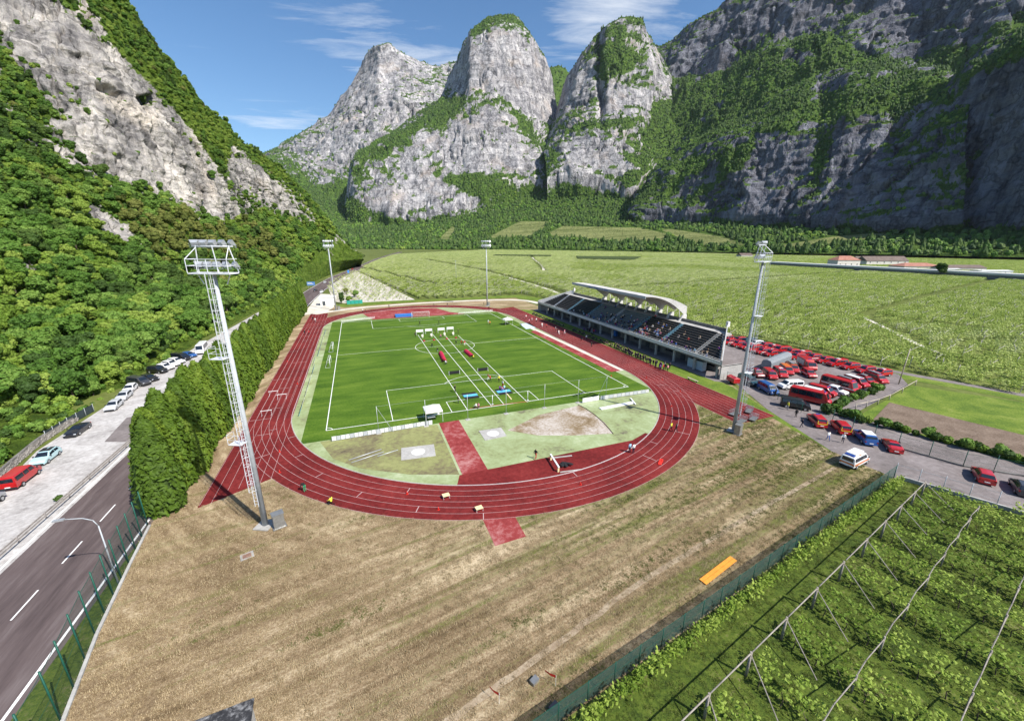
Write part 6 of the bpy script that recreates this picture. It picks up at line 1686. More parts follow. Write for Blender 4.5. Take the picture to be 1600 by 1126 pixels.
def vehicle(kind, col, x, y, head, label, group=None, extras=(), cat=None, name=None, low=None):
    S = SHAPES[kind]; W2 = S['W'] / 2; zb = S['zb']
    key = ('veh', kind, col)
    e = empty(name or {'van': 'van', 'bus': 'minibus', 'hatch': 'car', 'suv': 'suv_car', 'coupe': 'sports_car', 'pickup': 'pickup_truck', 'truck': 'fire_truck'}[kind], (x, y, 0), RAD(head))
    if key not in vehicle.cache:
        st_ = S['st']
        V = []; F = []
        def sec(xx, zl, zt, wf):
            w = W2 * (1.0 if abs(xx) < S['L'] / 2 - 0.25 else 0.93); wt = W2 * wf; zl = min(zl, zt)
            h = [(w * 0.9, zb), (w, zb + 0.12), (w, zl * 0.6 + zb * 0.4), (w * 0.985, zl), (wt, max(zt - 0.08, zl + 0.005)), (wt * 0.86, zt), (0, zt + 0.025)]
            return [(xx, a, b_) for a, b_ in h] + [(xx, -a, b_) for a, b_ in h[-2::-1]]
        n = 13
        for s_ in st_: V += sec(*s_)
        for i in range(len(st_) - 1):
            for j in range(n): F.append((i * n + j, i * n + (j + 1) % n, (i + 1) * n + (j + 1) % n, (i + 1) * n + j))
        F.append(tuple(range(n))); F.append(tuple(range((len(st_) - 1) * n, len(st_) * n))[::-1])
        body = mesh('body', V, [f[::-1] for f in F], PT_[col])
        bx = np.array([s_[0] for s_ in st_]); zl_ = np.array([s_[1] for s_ in st_]); zt_ = np.array([s_[2] for s_ in st_]); wf_ = np.array([s_[3] for s_ in st_])
        def surf(xx, t, s):
            zl = np.interp(xx, bx, np.minimum(zl_, zt_)); zt = np.interp(xx, bx, np.maximum(zt_ - 0.08, zl_ + 0.005)); w = W2 * 0.985 * (1 - t) + W2 * np.interp(xx, bx, wf_) * t
            return (xx, s * (w + 0.012), zl * (1 - t) + zt * t)
        parts = []
        for (a, b_) in S['sides']:
            for s in (-1, 1):
                zt = lambda q: np.interp(q, bx, zt_)
                ta = 0.86; q = [surf(a, 0.12, s), surf(b_, 0.12, s), surf(b_ - (0.0 if zt(b_) > zt(a) - 0.12 else 0.28), ta, s), surf(a + (0.0 if zt(a) > zt(b_) - 0.12 else 0.18), ta, s)]
                # keep the pane under the falling roof line
                parts.append(('side_window', mesh('side_window', q, [(0, 1, 2, 3)] if s < 0 else [(3, 2, 1, 0)], M_CARG)))
        def front(a, b_, s, nm):
            za, zb2 = np.interp(a, bx, zt_), np.interp(b_, bx, zt_); wa, wb_ = W2 * np.interp(a, bx, wf_) * 0.88, W2 * np.interp(b_, bx, wf_) * 0.9
            nx = s * 0.02
            q = [(a * 0.93 + b_ * 0.07 + nx, -wa, za * 0.93 + zb2 * 0.07 + 0.03), (a * 0.93 + b_ * 0.07 + nx, wa, za * 0.93 + zb2 * 0.07 + 0.03), (a * 0.06 + b_ * 0.94 + nx, wb_, za * 0.06 + zb2 * 0.94 + 0.03), (a * 0.06 + b_ * 0.94 + nx, -wb_, za * 0.06 + zb2 * 0.94 + 0.03)]
            parts.append((nm, mesh(nm, q, [(0, 3, 2, 1)] if s > 0 else [(0, 1, 2, 3)], M_CARG)))
        front(S['ws'][0], S['ws'][1], 1, 'windscreen')
        xr = st_[0][0]
        if 'rw' in S: front(S['rw'][1], S['rw'][0], -1, 'rear_window')
        elif kind != 'truck' and kind != 'pickup':
            zt = st_[1][2]; q = [(xr - 0.0 + 0.005, -W2 * 0.72, zt - 0.62), (xr + 0.005, W2 * 0.72, zt - 0.62), (st_[1][0] - 0.015, W2 * 0.68, zt - 0.08), (st_[1][0] - 0.015, -W2 * 0.68, zt - 0.08)]
            parts.append(('rear_window', mesh('rear_window', q, [(0, 3, 2, 1)], M_CARG)))
        if kind == 'pickup':
            b = MB(); b.box((-2.45, -W2 * 0.8, 1.075), (-0.85, W2 * 0.8, 1.12)); parts.append(('load_cover', b.mesh('load_cover', [M_TRIM])))
        if kind == 'truck':
            for s in (-1, 1):
                for k in range(3):
                    b = MB(); y_ = s * (W2 + 0.005); b.box((-3.0 + 1.3 * k, min(y_, y_ + s * 0.02), 1.0), (-1.8 + 1.3 * k, max(y_, y_ + s * 0.02), 2.3)); parts.append(('roller_shutter', b.mesh('roller_shutter', [plain('shutter_alu', (0.5, 0.5, 0.52), 0.4, 0.5)])))
        xf = st_[-1][0]; zh = (st_[-1][2] + st_[-2][2]) / 2 - 0.08
        for s in (-1, 1):
            b = MB(); b.box((xf - 0.22, min(s * W2 * 0.55, s * W2 * 0.88), zh - 0.1), (xf - 0.02, max(s * W2 * 0.55, s * W2 * 0.88), zh + 0.06)); parts.append(('headlight', b.mesh('headlight', [M_HEAD])))
            b = MB(); b.box((xr - 0.02, min(s * W2 * 0.74, s * W2 * 0.92), 0.72), (xr + 0.06, max(s * W2 * 0.74, s * W2 * 0.92), 0.92)); parts.append(('taillight', b.mesh('taillight', [M_TAIL])))
            b = MB(); mx_ = S['ws'][1] - 0.25; b.box((mx_ - 0.06, min(s * (W2 - 0.02), s * (W2 + 0.16)), np.interp(mx_, bx, zl_) + 0.02), (mx_ + 0.06, max(s * (W2 - 0.02), s * (W2 + 0.16)), np.interp(mx_, bx, zl_) + 0.18)); parts.append(('mirror', b.mesh('mirror', [M_TRIM])))
        b = MB(); b.box((xf - 0.12, -W2 * 0.8, zb - 0.02), (xf + 0.05, W2 * 0.8, zb + 0.2)); parts.append(('front_bumper', b.mesh('front_bumper', [M_TRIM])))
        b = MB(); b.box((xr - 0.06, -W2 * 0.88, zb), (xr + 0.1, W2 * 0.88, zb + 0.2)); parts.append(('rear_bumper', b.mesh('rear_bumper', [M_TRIM if kind in ('truck', 'pickup', 'van', 'bus') else PT_[col]])))
        b = MB(); b.box((xr - 0.075, -0.26, zb + 0.22), (xr - 0.01, 0.26, zb + 0.33)); parts.append(('number_plate', b.mesh('number_plate', [PT_['white']])))
        vehicle.cache[key] = (body, parts)
    body, parts = vehicle.cache[key]
    ob('body', body, e)
    for nm, me in parts: ob(nm, me, e)
    r = S['r']
    if ('wheel', r) not in vehicle.cache:
        b = MB(); b.tube((0, -0.11, 0), (0, 0.11, 0), r, r, 16)
        c = MB(); c.tube((0, -0.125, 0), (0, 0.125, 0), r * 0.62, r * 0.62, 10)
        vehicle.cache[('wheel', r)] = (b.mesh('wheel', [M_TYRE]), c.mesh('rim', [M_RIM]))
    wm, rm = vehicle.cache[('wheel', r)]
    for xx in S['wb']:
        for s in (-1, 1):
            w_ = ob('wheel', wm, e, (xx, s * (W2 - 0.09), r)); ob('rim', rm, w_)
    zr = max(s_[2] for s_ in S['st']); ra, rb = S['roof']
    for ex in extras:
        b = MB()
        if ex == 'beacon':
            b.box((rb - 0.2, -W2 * 0.32, zr + 0.02), (rb - 0.02, W2 * 0.32, zr + 0.12)); b.build('beacon_bar', M_BLIGHT, e)
        elif ex == 'stripe':
            for s in (-1, 1):
                b = MB(); y_ = s * (W2 + 0.004); zz = 0.8 if kind not in ('truck', 'bus') else 1.15
                b.box((S['st'][1][0] + 0.25, min(y_, y_ + s * 0.012), zz - 0.09), (S['ws'][1] + 0.2, max(y_, y_ + s * 0.012), zz + 0.09)); b.build('side_stripe', PT_['white'], e)
        elif ex == 'rack':
            for xx in np.linspace(ra + 0.2, rb - 0.3, 3): b.tube((xx, -W2 * 0.7, zr + 0.1), (xx, W2 * 0.7, zr + 0.1), 0.03, n=4)
            for s in (-1, 1): b.tube((ra + 0.1, s * W2 * 0.6, zr + 0.12), (rb - 0.1, s * W2 * 0.6, zr + 0.12), 0.03, n=4)
            b.build('roof_rack', M_TRIM, e)
            b = MB(); b.box((ra + 0.3, -W2 * 0.45, zr + 0.14), (rb - 0.4, W2 * 0.3, zr + 0.3)); b.build('roof_load', M_RIM, e)
        elif ex == 'hatch':
            b.box((-0.6, -0.4, zr + 0.02), (0.2, 0.4, zr + 0.09)); b.build('roof_vent', PT_['white'], e)
        elif ex == 'whiteroof':
            b.box((ra + 0.05, -W2 * 0.76, zr + 0.005), (rb, W2 * 0.76, zr + 0.05)); b.build('roof_panel', PT_['white'], e)
        elif ex == 'orangeroof':
            b.box((ra + 0.05, -W2 * 0.76, zr + 0.005), (rb, W2 * 0.76, zr + 0.05)); b.build('roof_panel', PT_['orange'], e)
        elif ex == 'softtop':
            b.add([(-1.5, -0.68, 1.02), (-1.5, 0.68, 1.02), (-1.3, 0.64, 1.50), (-1.3, -0.64, 1.50), (0.1, 0.64, 1.52), (0.1, -0.64, 1.52)], [(0, 1, 2, 3), (3, 2, 4, 5), (0, 3, 5), (1, 4, 2)][:2]); b.build('soft_top', M_TRIM, e)
        elif ex == 'yellowback':
            xr = S['st'][1][0] - 0.03; zt = S['st'][1][2]
            for s in (-1, 1): b.box((xr - 0.03, min(s * W2 * 0.7, s * W2 * 0.8), 0.9), (xr - 0.0, max(s * W2 * 0.7, s * W2 * 0.8), zt + 0.25))
            b.box((xr - 0.03, -W2 * 0.8, 0.86), (xr, W2 * 0.8, 0.96)); b.build('rear_marking', M_YEL, e)
        elif ex == 'orangestripe':
            for s in (-1, 1):
                b = MB(); y_ = s * (W2 + 0.004); b.box((-2.3, min(y_, y_ + s * 0.012), 0.72), (1.9, max(y_, y_ + s * 0.012), 0.98)); b.build('side_stripe', PT_['orange'], e)
            b = MB(); b.box((-0.9, -W2 * 0.8, zr + 0.004), (-0.35, W2 * 0.8, zr + 0.04)); b.build('roof_stripe', PT_['orange'], e)
            b = MB(); b.box((-2.54, -W2 * 0.85, 0.8), (-2.5, W2 * 0.85, 1.02)); b.build('rear_stripe', PT_['orange'], e)
            b = MB(); b.box((ra + 0.05, -W2 * 0.6, zr + 0.02), (ra + 0.3, W2 * 0.6, zr + 0.16)); b.build('beacon_bar', M_BLIGHT, e)
            b = MB(); b.box((ra + 0.4, -W2 * 0.62, zr + 0.02), (rb - 0.3, W2 * 0.62, zr + 0.32)); b.build('raised_roof', PT_['white'], e)
    tag(e, label, cat or {'van': 'van', 'bus': 'minibus', 'hatch': 'car', 'suv': 'car', 'coupe': 'car', 'pickup': 'pickup', 'truck': 'fire truck'}[kind], group)
    return e
vehicle.cache = {}
GL = 'cars parked on the gravel car park'
vehicle('suv', 'grey', -37.9, -8.6, 92, 'grey car parked behind the red van on the gravel car park', GL)
vehicle('van', 'red', -37.9, -2.3, 92, 'bright red van parked between the grey and pale blue cars', GL)
vehicle('hatch', 'pale', -38.6, 4.0, -88, 'pale blue convertible with black roof beside the stone wall', GL, ('softtop',))
vehicle('coupe', 'black', -39.7, 14.0, -90, 'low black sports car by the dark tarpaulin screen', GL)
vehicle('hatch', 'silver', -39.5, 25.2, -86, 'silver car at the end of the tarpaulin screen, first of two', GL)
vehicle('hatch', 'silver', -40.2, 30.8, -86, 'silver car between the other silver car and a white one', GL)
vehicle('hatch', 'white', -41.2, 35.8, -84, 'white car squeezed in beside the dark grey van', GL)
vehicle('van', 'dark', -41.2, 40.0, -35, 'dark grey long van parked nose out across the gravel', GL)
vehicle('hatch', 'black', -40.4, 42.8, -36, 'black car tucked behind the dark grey van', GL)
vehicle('suv', 'black', -41.1, 49.3, -30, 'black estate car parked slantwise under the trees', GL)
vehicle('hatch', 'white', -40.6, 52.2, -32, 'white car parked slantwise next to the black estate', GL)
vehicle('hatch', 'white', -40.4, 55.0, -32, 'white car in the middle of three parked slantwise', GL)
vehicle('hatch', 'white', -40.0, 57.6, -32, 'white car parked slantwise next to the black people carrier', GL)
vehicle('van', 'black', -39.8, 60.6, -36, 'black people carrier parked slantwise among white cars', GL)
vehicle('hatch', 'blue', -39.0, 63.6, -36, 'dark blue car between the black people carrier and white minibus', GL)
vehicle('bus', 'white', -37.3, 68.5, -84, 'white minibus with black windows on the gravel car park', GL)
GR = 'fire brigade vehicles in the lot'
# back row along the lane, noses into the lot
ln = np.array([(127.3, -15.2), (126.3, -12.3), (126.0, -9.0), (125.8, -6.0), (125.6, -3.0), (125.5, 0.0), (125.2, 3.0), (124.9, 5.8), (124.8, 8.6), (124.6, 11.4), (124.7, 14.1), (124.6, 17.0), (124.4, 19.8), (123.9, 22.6), (123.2, 25.6), (122.6, 28.6)])
kinds = ['suv', 'suv', 'suv', 'van', 'suv', 'suv', 'van', 'suv', 'van', 'suv', 'suv', 'suv', 'van', 'suv', 'pickup', 'van']
vcol = ['red'] * 11 + ['white', 'teal', 'red', 'red', 'white']
for i, (q, kd, c_) in enumerate(zip(ln, kinds, vcol)):
    nm = {'suv': 'off-road car', 'van': 'van', 'truck': 'tall fire truck', 'pickup': 'pickup'}[kd]
    dsc = {'red': 'red', 'white': 'white', 'teal': 'dark'}[c_]
    ex = ('beacon',) + (('hatch',) if i % 3 == 0 else ()) + (('stripe',) if i % 4 == 1 else ()) if c_ == 'red' else ()
    lab = f'{dsc} {nm} parked nose-out in the row along the farm lane'
    if i == 0: lab = 'red off-road car at the end of the lane row, by the lot corner'
    if kd == 'pickup': lab = 'red pickup parked in the row along the farm lane'
    vehicle(kd, c_, q[0] - 1.5, q[1], 169, lab, GR, ex)
# front row by the stand
for i, (q, kd, hd_) in enumerate((((116.6, 21.6), 'pickup', 176), ((116.4, 18.6), 'suv', 176), ((116.2, 15.6), 'suv', 178), ((115.9, 12.6), 'van', 178), ((115.7, 9.6), 'suv', 176), ((116.3, 6.9), 'pickup', 172), ((117.4, 4.4), 'suv', 168), ((119.6, 2.2), 'suv', 165))):
    nm = {'suv': 'off-road car', 'van': 'van', 'pickup': 'pickup'}[kd]
    vehicle(kd, 'red', q[0] + 1.0, q[1], hd_, f'red {nm} in the inner row behind the grandstand' if i not in (0, 7) else ('red pickup at the grandstand end of the inner row' if i == 0 else 'red off-road car at the lane end of the inner row'), GR, ('beacon',) if i % 2 else ('beacon', 'stripe'))
# middle cluster
vehicle('pickup', 'dred', 97.0, -4.2, -112, 'dark red pickup parked beside the grey ribbed trailer', GR, ('beacon',))
vehicle('van', 'red', 98.8, -6.6, -122, 'red van with dark windscreen behind the white van', GR, ('beacon',))
vehicle('van', 'red', 102.3, -6.6, -122, 'red van between another red van and an orange-roofed one', GR, ('beacon', 'hatch'))
vehicle('van', 'red', 105.8, -5.6, -124, 'red van with orange roof panel beside the grey trailer', GR, ('orangeroof',))
vehicle('van', 'red', 108.6, -5.0, -124, 'red van with orange roof and roof rack', GR, ('orangeroof', 'rack'))
vehicle('suv', 'red', 108.7, -9.2, -122, 'red car with wide windscreen in front of the big red truck', GR, ('stripe',))
vehicle('truck', 'red', 114.6, -4.6, -122, 'big red fire truck in the middle of the lot', GR, ('beacon',))
vehicle('van', 'white', 96.1, -13.6, 165, 'white van with black side windows standing alone in the lot', GR)
vehicle('van', 'blue', 89.4, -13.4, -108, 'bright blue van behind the green lot fence', GR)
vehicle('van', 'teal', 90.0, -8.0, -100, 'dark teal van behind the green lot fence', GR)
# diagonal row by the shrubs
for i, (q, kd, c_, ex, lab) in enumerate((
    ((92.4, -20.4), 'bus', 'red', ('beacon',), 'long red minibus at the access road end of the slanting row'),
    ((96.0, -19.2), 'van', 'red', ('whiteroof',), 'red van with white roof beside the long red minibus'),
    ((99.0, -18.6), 'van', 'red', ('stripe', 'beacon'), 'red van with white side stripe in the slanting row'),
    ((102.2, -18.8), 'pickup', 'white', (), 'white pickup in the slanting row of red vehicles'),
    ((105.6, -18.0), 'bus', 'red', ('beacon', 'stripe'), 'tall red minibus with white stripe beside the white pickup'),
    ((109.2, -17.4), 'van', 'red', ('rack',), 'red van with loaded roof rack in the slanting row'),
    ((112.4, -17.4), 'van', 'red', ('whiteroof', 'beacon'), 'red van with white roof and blue beacon bar'),
    ((115.7, -17.6), 'suv', 'red', ('rack',), 'red off-road car with roof rack near the rail fence'),
    ((119.6, -17.4), 'van', 'red', ('beacon', 'rack'), 'red van with roof rack at the rail fence end of the slanting row'))):
    vehicle(kd, c_, q[0], q[1], -68 - 5 * i, lab, GR, ex)
GA = 'vehicles on the access road'
vehicle('van', 'black', 86.4, -21.6, -52, 'black van parked at the fence gap on the access road', GA)
vehicle('suv', 'red', 82.9, -28.0, 53, 'red off-road car with yellow marked tail, open space ahead', GA, ('yellowback', 'beacon'))
vehicle('suv', 'red', 84.0, -31.3, 50, 'red off-road car with yellow marked tail next to the white-topped car', GA, ('yellowback',))
vehicle('suv', 'blue', 83.7, -35.2, 50, 'blue car with white roof nosed up to the green fence', GA, ('whiteroof',))
vehicle('coupe', 'red', 85.0, -38.3, 41, 'low red sports car nosed up to the green fence', GA)
vehicle('van', 'white', 74.0, -39.3, 8, 'white ambulance with orange stripes on the grass edge', GA, ('orangestripe',), 'ambulance', 'ambulance')
vehicle('hatch', 'red', 86.5, -48.1, 31, 'red estate car parked on the access road beyond the vineyard corner', GA)
vehicle('hatch', 'dark', 87.3, -51.5, 30, 'dark car parked behind the red estate car on the access road', GA)
GF = 'cars on the distant road'
for (q, kd, c_, lab) in (((493, 455), 'hatch', 'dark', 'dark car on the road near the white yard'), ((508, 442), 'hatch', 'silver', 'silver car on the road beyond the blue road sign'), ((551, 421), 'hatch', 'red', 'red car far along the road by the vineyards'), ((503, 457), 'hatch', 'white', 'white car at the entrance of the white yard')):
    p = at(*q); vehicle(kd, c_, p[0], p[1], 82, lab, GF)
# trailer and small fire trailer
e = empty('ribbed_trailer', (108.9, -0.6, 0), RAD(16)); b = MB(); b.box((-6.5, -1.2, 0.55), (6.5, 1.2, 0.8)); b.build('chassis', M_TRIM, e)
M_TARP = plain('grey_tarpaulin', (0.21, 0.23, 0.25), 0.6, var=0.15)
for i in range(16):
    b = MB(); x0_ = -6.4 + 0.8 * i
    V = []; prof2 = [(-1.2, 0.8), (-1.2, 2.2), (-0.9, 2.75), (0, 3.0), (0.9, 2.75), (1.2, 2.2), (1.2, 0.8)]
    for xx, k_ in ((x0_, 0.97), (x0_ + 0.2, 1.0), (x0_ + 0.6, 1.0), (x0_ + 0.78, 0.97)):
        V += [(xx, a * k_, 0.8 + (z - 0.8) * k_) for a, z in prof2]
    F = [(r_ * 7 + c_, r_ * 7 + c_ + 1, (r_ + 1) * 7 + c_ + 1, (r_ + 1) * 7 + c_) for r_ in range(3) for c_ in range(6)] + [tuple(range(7))[::-1], tuple(range(21, 28))]
    b.add(V, F); b.build('tarpaulin_bay', M_TARP, e)
for xx in (-4.5, -3.4, 4.6):
    for s in (-1, 1): w_ = ob('wheel', vehicle.cache[('wheel', 0.44)][0], e, (xx, s * 1.05, 0.44)); ob('rim', vehicle.cache[('wheel', 0.44)][1], w_)
tag(e, 'long grey ribbed trailer standing behind the red vans', 'trailer')
e = empty('fire_trailer', (86.9, -6.6, 0), RAD(-105)); b = MB(); b.box((-1.4, -0.8, 0.55), (1.4, 0.8, 1.5)); b.add([(-1.4, -0.8, 1.5), (1.4, -0.8, 1.5), (1.4, 0.8, 1.5), (-1.4, 0.8, 1.5), (-1.2, 0, 1.85), (1.2, 0, 1.85)], [(0, 1, 5, 4), (2, 3, 4, 5), (1, 2, 5), (3, 0, 4)]); b.build('box_body', PT_['red'], e)
b = MB(); b.tube((1.4, 0, 0.55), (2.6, 0, 0.5), 0.05, n=5); b.build('drawbar', M_TRIM, e)
for s in (-1, 1): w_ = ob('wheel', vehicle.cache[('wheel', 0.32)][0], e, (0, s * 0.86, 0.32)); ob('rim', vehicle.cache[('wheel', 0.32)][1], w_)
tag(e, 'small red fire brigade trailer by the corner of the grandstand', 'trailer')
# ================================================================== people (one continuous skin per figure)
BONES = [('pelvis', 'waist'), ('waist', 'chest'), ('chest', 'neck'), ('neck', 'head'), ('head', 'crown'), ('head', 'nose'), ('chest', 'shL'), ('shL', 'elL'), ('elL', 'wrL'), ('wrL', 'haL'), ('haL', 'fiL'), ('haL', 'thL'), ('chest', 'shR'), ('shR', 'elR'), ('elR', 'wrR'), ('wrR', 'haR'), ('haR', 'fiR'), ('haR', 'thR'),
         ('pelvis', 'hiL'), ('hiL', 'knL'), ('knL', 'anL'), ('anL', 'toL'), ('pelvis', 'hiR'), ('hiR', 'knR'), ('knR', 'anR'), ('anR', 'toR')]
RADII = dict(pelvis=0.135, waist=0.125, chest=0.15, neck=0.06, head=0.088, crown=0.075, nose=0.02, sh=0.07, el=0.048, wr=0.036, ha=0.04, fi=0.016, th=0.016, hi=0.095, kn=0.062, an=0.045, to=0.04)
def base_pose():
    J = dict(pelvis=(0, 0, 0.95), waist=(0, 0, 1.10), chest=(0, 0, 1.34), neck=(0.01, 0, 1.50), head=(0.02, 0, 1.60), crown=(0.01, 0, 1.71), nose=(0.115, 0, 1.60))
    for s, n in ((1, 'L'), (-1, 'R')):
        J['sh' + n] = (0, 0.19 * s, 1.41); J['el' + n] = (-0.02, 0.25 * s, 1.13); J['wr' + n] = (0.06, 0.26 * s, 0.90); J['ha' + n] = (0.08, 0.26 * s, 0.83); J['fi' + n] = (0.1, 0.26 * s, 0.75); J['th' + n] = (0.13, 0.22 * s, 0.81)
        J['hi' + n] = (0, 0.09 * s, 0.90); J['kn' + n] = (0.02, 0.10 * s, 0.49); J['an' + n] = (-0.02, 0.11 * s, 0.08); J['to' + n] = (0.14, 0.13 * s, 0.04)
    return J
def poses():
    P = {'stand': base_pose()}
    w = base_pose(); w.update(knL=(0.18, 0.1, 0.51), anL=(0.22, 0.1, 0.09), toL=(0.37, 0.11, 0.06), knR=(-0.03, -0.1, 0.49), anR=(-0.30, -0.1, 0.14), toR=(-0.18, -0.11, 0.04), elL=(-0.16, 0.25, 1.16), wrL=(-0.08, 0.27, 0.93), haL=(-0.05, 0.27, 0.87), fiL=(-0.02, 0.27, 0.80), thL=(0, 0.23, 0.86), elR=(0.12, -0.25, 1.14), wrR=(0.28, -0.24, 0.99), haR=(0.33, -0.24, 0.95), fiR=(0.39, -0.24, 0.9), thR=(0.35, -0.2, 0.96)); P['walk'] = w
    s = base_pose()
    for k in list(s): s[k] = (s[k][0], s[k][1], s[k][2] - 0.45)
    for n, sg in (('L', 1), ('R', -1)): s['hi' + n] = (0.02, 0.1 * sg, 0.47); s['kn' + n] = (0.42, 0.13 * sg, 0.49); s['an' + n] = (0.40, 0.13 * sg, 0.08); s['to' + n] = (0.56, 0.14 * sg, 0.04); s['el' + n] = (0.06, 0.27 * sg, 0.70); s['wr' + n] = (0.28, 0.18 * sg, 0.60); s['ha' + n] = (0.34, 0.16 * sg, 0.60); s['fi' + n] = (0.42, 0.15 * sg, 0.585); s['th' + n] = (0.37, 0.11 * sg, 0.62)
    P['sit'] = s
    b = base_pose(); b.update(waist=(0.10, 0, 1.05), chest=(0.33, 0, 1.12), neck=(0.47, 0, 1.12), head=(0.56, 0, 1.10), crown=(0.66, 0, 1.11), nose=(0.59, 0, 1.0))
    for n, sg in (('L', 1), ('R', -1)): b['sh' + n] = (0.38, 0.19 * sg, 1.10); b['el' + n] = (0.42, 0.23 * sg, 0.82); b['wr' + n] = (0.48, 0.18 * sg, 0.58); b['ha' + n] = (0.5, 0.17 * sg, 0.51); b['fi' + n] = (0.52, 0.16 * sg, 0.43); b['th' + n] = (0.55, 0.13 * sg, 0.5); b['kn' + n] = (0.08, 0.11 * sg, 0.49)
    P['bend'] = b
    c = base_pose()
    for k in list(c): c[k] = (c[k][0], c[k][1], c[k][2] - 0.5)
    for n, sg in (('L', 1), ('R', -1)): c['hi' + n] = (0, 0.1 * sg, 0.42); c['kn' + n] = (0.36, 0.14 * sg, 0.46 if sg > 0 else 0.1); c['an' + n] = (0.2 if sg > 0 else -0.1, 0.13 * sg, 0.08); c['to' + n] = (0.34 if sg > 0 else -0.22, 0.14 * sg, 0.04); c['el' + n] = (0.2, 0.26 * sg, 0.7); c['wr' + n] = (0.42, 0.16 * sg, 0.6); c['ha' + n] = (0.48, 0.14 * sg, 0.58); c['fi' + n] = (0.55, 0.13 * sg, 0.55); c['th' + n] = (0.5, 0.09 * sg, 0.6)
    c['kn' + 'R'] = (0.1, -0.14, 0.07); c['anR'] = (-0.3, -0.13, 0.07); c['toR'] = (-0.44, -0.13, 0.04)
    P['kneel'] = c
    return P
def skin_person(pose, J):
    names = sorted(J); ix = {n: i for i, n in enumerate(names)}
    me = bpy.data.meshes.new('person_' + pose)
    me.from_pydata([J[n] for n in names], [(ix[a], ix[b]) for a, b in BONES], [])
    o = bpy.data.objects.new('tmp', me); COL.objects.link(o)
    o.modifiers.new('skin', 'SKIN'); ss = o.modifiers.new('sub', 'SUBSURF'); ss.levels = 1; ss.render_levels = 1
    sv = me.skin_vertices[0].data if me.skin_vertices else None
    if sv is None:
        bpy.context.view_layer.objects.active = o
        bpy.ops.object.modifier_add(type='SKIN'); o.modifiers.remove(o.modifiers[-1]); sv = me.skin_vertices[0].data
    for n in names:
        r = RADII.get(n, RADII.get(n[:2], 0.05)); sv[ix[n]].radius = (r, r * (1.25 if n in ('chest', 'pelvis', 'waist') else 1.0)); sv[ix[n]].use_root = (n == 'pelvis')
    dg = bpy.context.evaluated_depsgraph_get()
    new = bpy.data.meshes.new_from_object(o.evaluated_get(dg))
    bpy.data.objects.remove(o); bpy.data.meshes.remove(me)
    # which garment each face belongs to: 0 skin 1 top 2 trousers 3 hair 4 shoes
    A = np.array([J[a] for a, b in BONES]); B = np.array([J[b] for a, b in BONES])
    lab = []
    for a, b in BONES:
        if 'crown' in (a, b): lab.append(3)
        elif a in ('neck', 'head') or b in ('nose',): lab.append(0)
        elif b[:2] in ('ha', 'fi', 'th'): lab.append(0)
        elif b[:2] == 'to': lab.append(4)
        elif a[:2] in ('hi', 'kn') or b[:2] == 'hi': lab.append(2)
        else: lab.append(1)
    lab = np.array(lab)
    C = np.array([p.center for p in new.polygons])
    d = B - A; L2 = (d ** 2).sum(1) + 1e-9
    t = np.clip(((C[:, None, :] - A[None]) * d[None]).sum(2) / L2[None], 0, 1)
    dist = np.linalg.norm(C[:, None, :] - (A[None] + t[..., None] * d[None]), axis=2)
    k = dist.argmin(1); mi = lab[k]
    hd = np.array(J['head']); cr_ = np.array(J['crown']) - hd; cr_ /= np.linalg.norm(cr_); fr = np.array(J['nose']) - hd; fr /= np.linalg.norm(fr)
    near = np.linalg.norm(C - hd, axis=1) < 0.2
    mi = np.where(near & (((C - hd) @ cr_ > 0.03) | ((C - hd) @ fr < -0.03)) & ((C - hd) @ cr_ > -0.06), 3, mi)
    new.polygons.foreach_set('use_smooth', np.ones(len(new.polygons), bool))
    return new, mi.astype(np.int32)
SKIN = plain('skin', (0.46, 0.28, 0.20), 0.6, var=0.1)
CL = {n: plain('cloth_' + n, c, 0.9, var=0.2, scale=6) for n, c in dict(navy=(0.018, 0.022, 0.045), black=(0.015, 0.015, 0.016), white=(0.72, 0.72, 0.70), red=(0.45, 0.02, 0.03), purple=(0.12, 0.03, 0.22), grey=(0.22, 0.22, 0.24), yellow=(0.70, 0.66, 0.06), green=(0.03, 0.3, 0.14), blue=(0.04, 0.13, 0.42), lblue=(0.30, 0.5, 0.66), pink=(0.62, 0.22, 0.30), beige=(0.45, 0.36, 0.25), orange=(0.6, 0.2, 0.05)).items()}
HAIR = {n: plain('hair_' + n, c, 0.8) for n, c in dict(dark=(0.02, 0.015, 0.012), brown=(0.07, 0.04, 0.02), fair=(0.3, 0.2, 0.09), helmet=(0.6, 0.6, 0.58)).items()}
PO = {k: skin_person(k, j) for k, j in poses().items()}
_pc = {}
def person(pose, top, trou, x, y, z, rz, label, group=None, hair='dark', sc=1.0):
    key = (pose, top, trou, hair)
    if key not in _pc:
        me, mi = PO[pose]; me = me.copy(); me.name = 'person'
        me.materials.clear()
        for m in (SKIN, CL[top], CL[trou], HAIR[hair], CL['black']): me.materials.append(m)
        me.polygons.foreach_set('material_index', mi); _pc[key] = me
    o = ob('person', _pc[key], None, (x, y, z), rz, sc)
    tag(o, label, 'person', group); return o
prng = np.random.default_rng(44)
def pp_(pose, top, trou, px_, py_, rz, label, group=None, hair='dark', sc=1.0):
    g_ = at(px_, py_); return person(pose, top, trou, g_[0], g_[1], 0.015, rz, label, group, hair, sc)
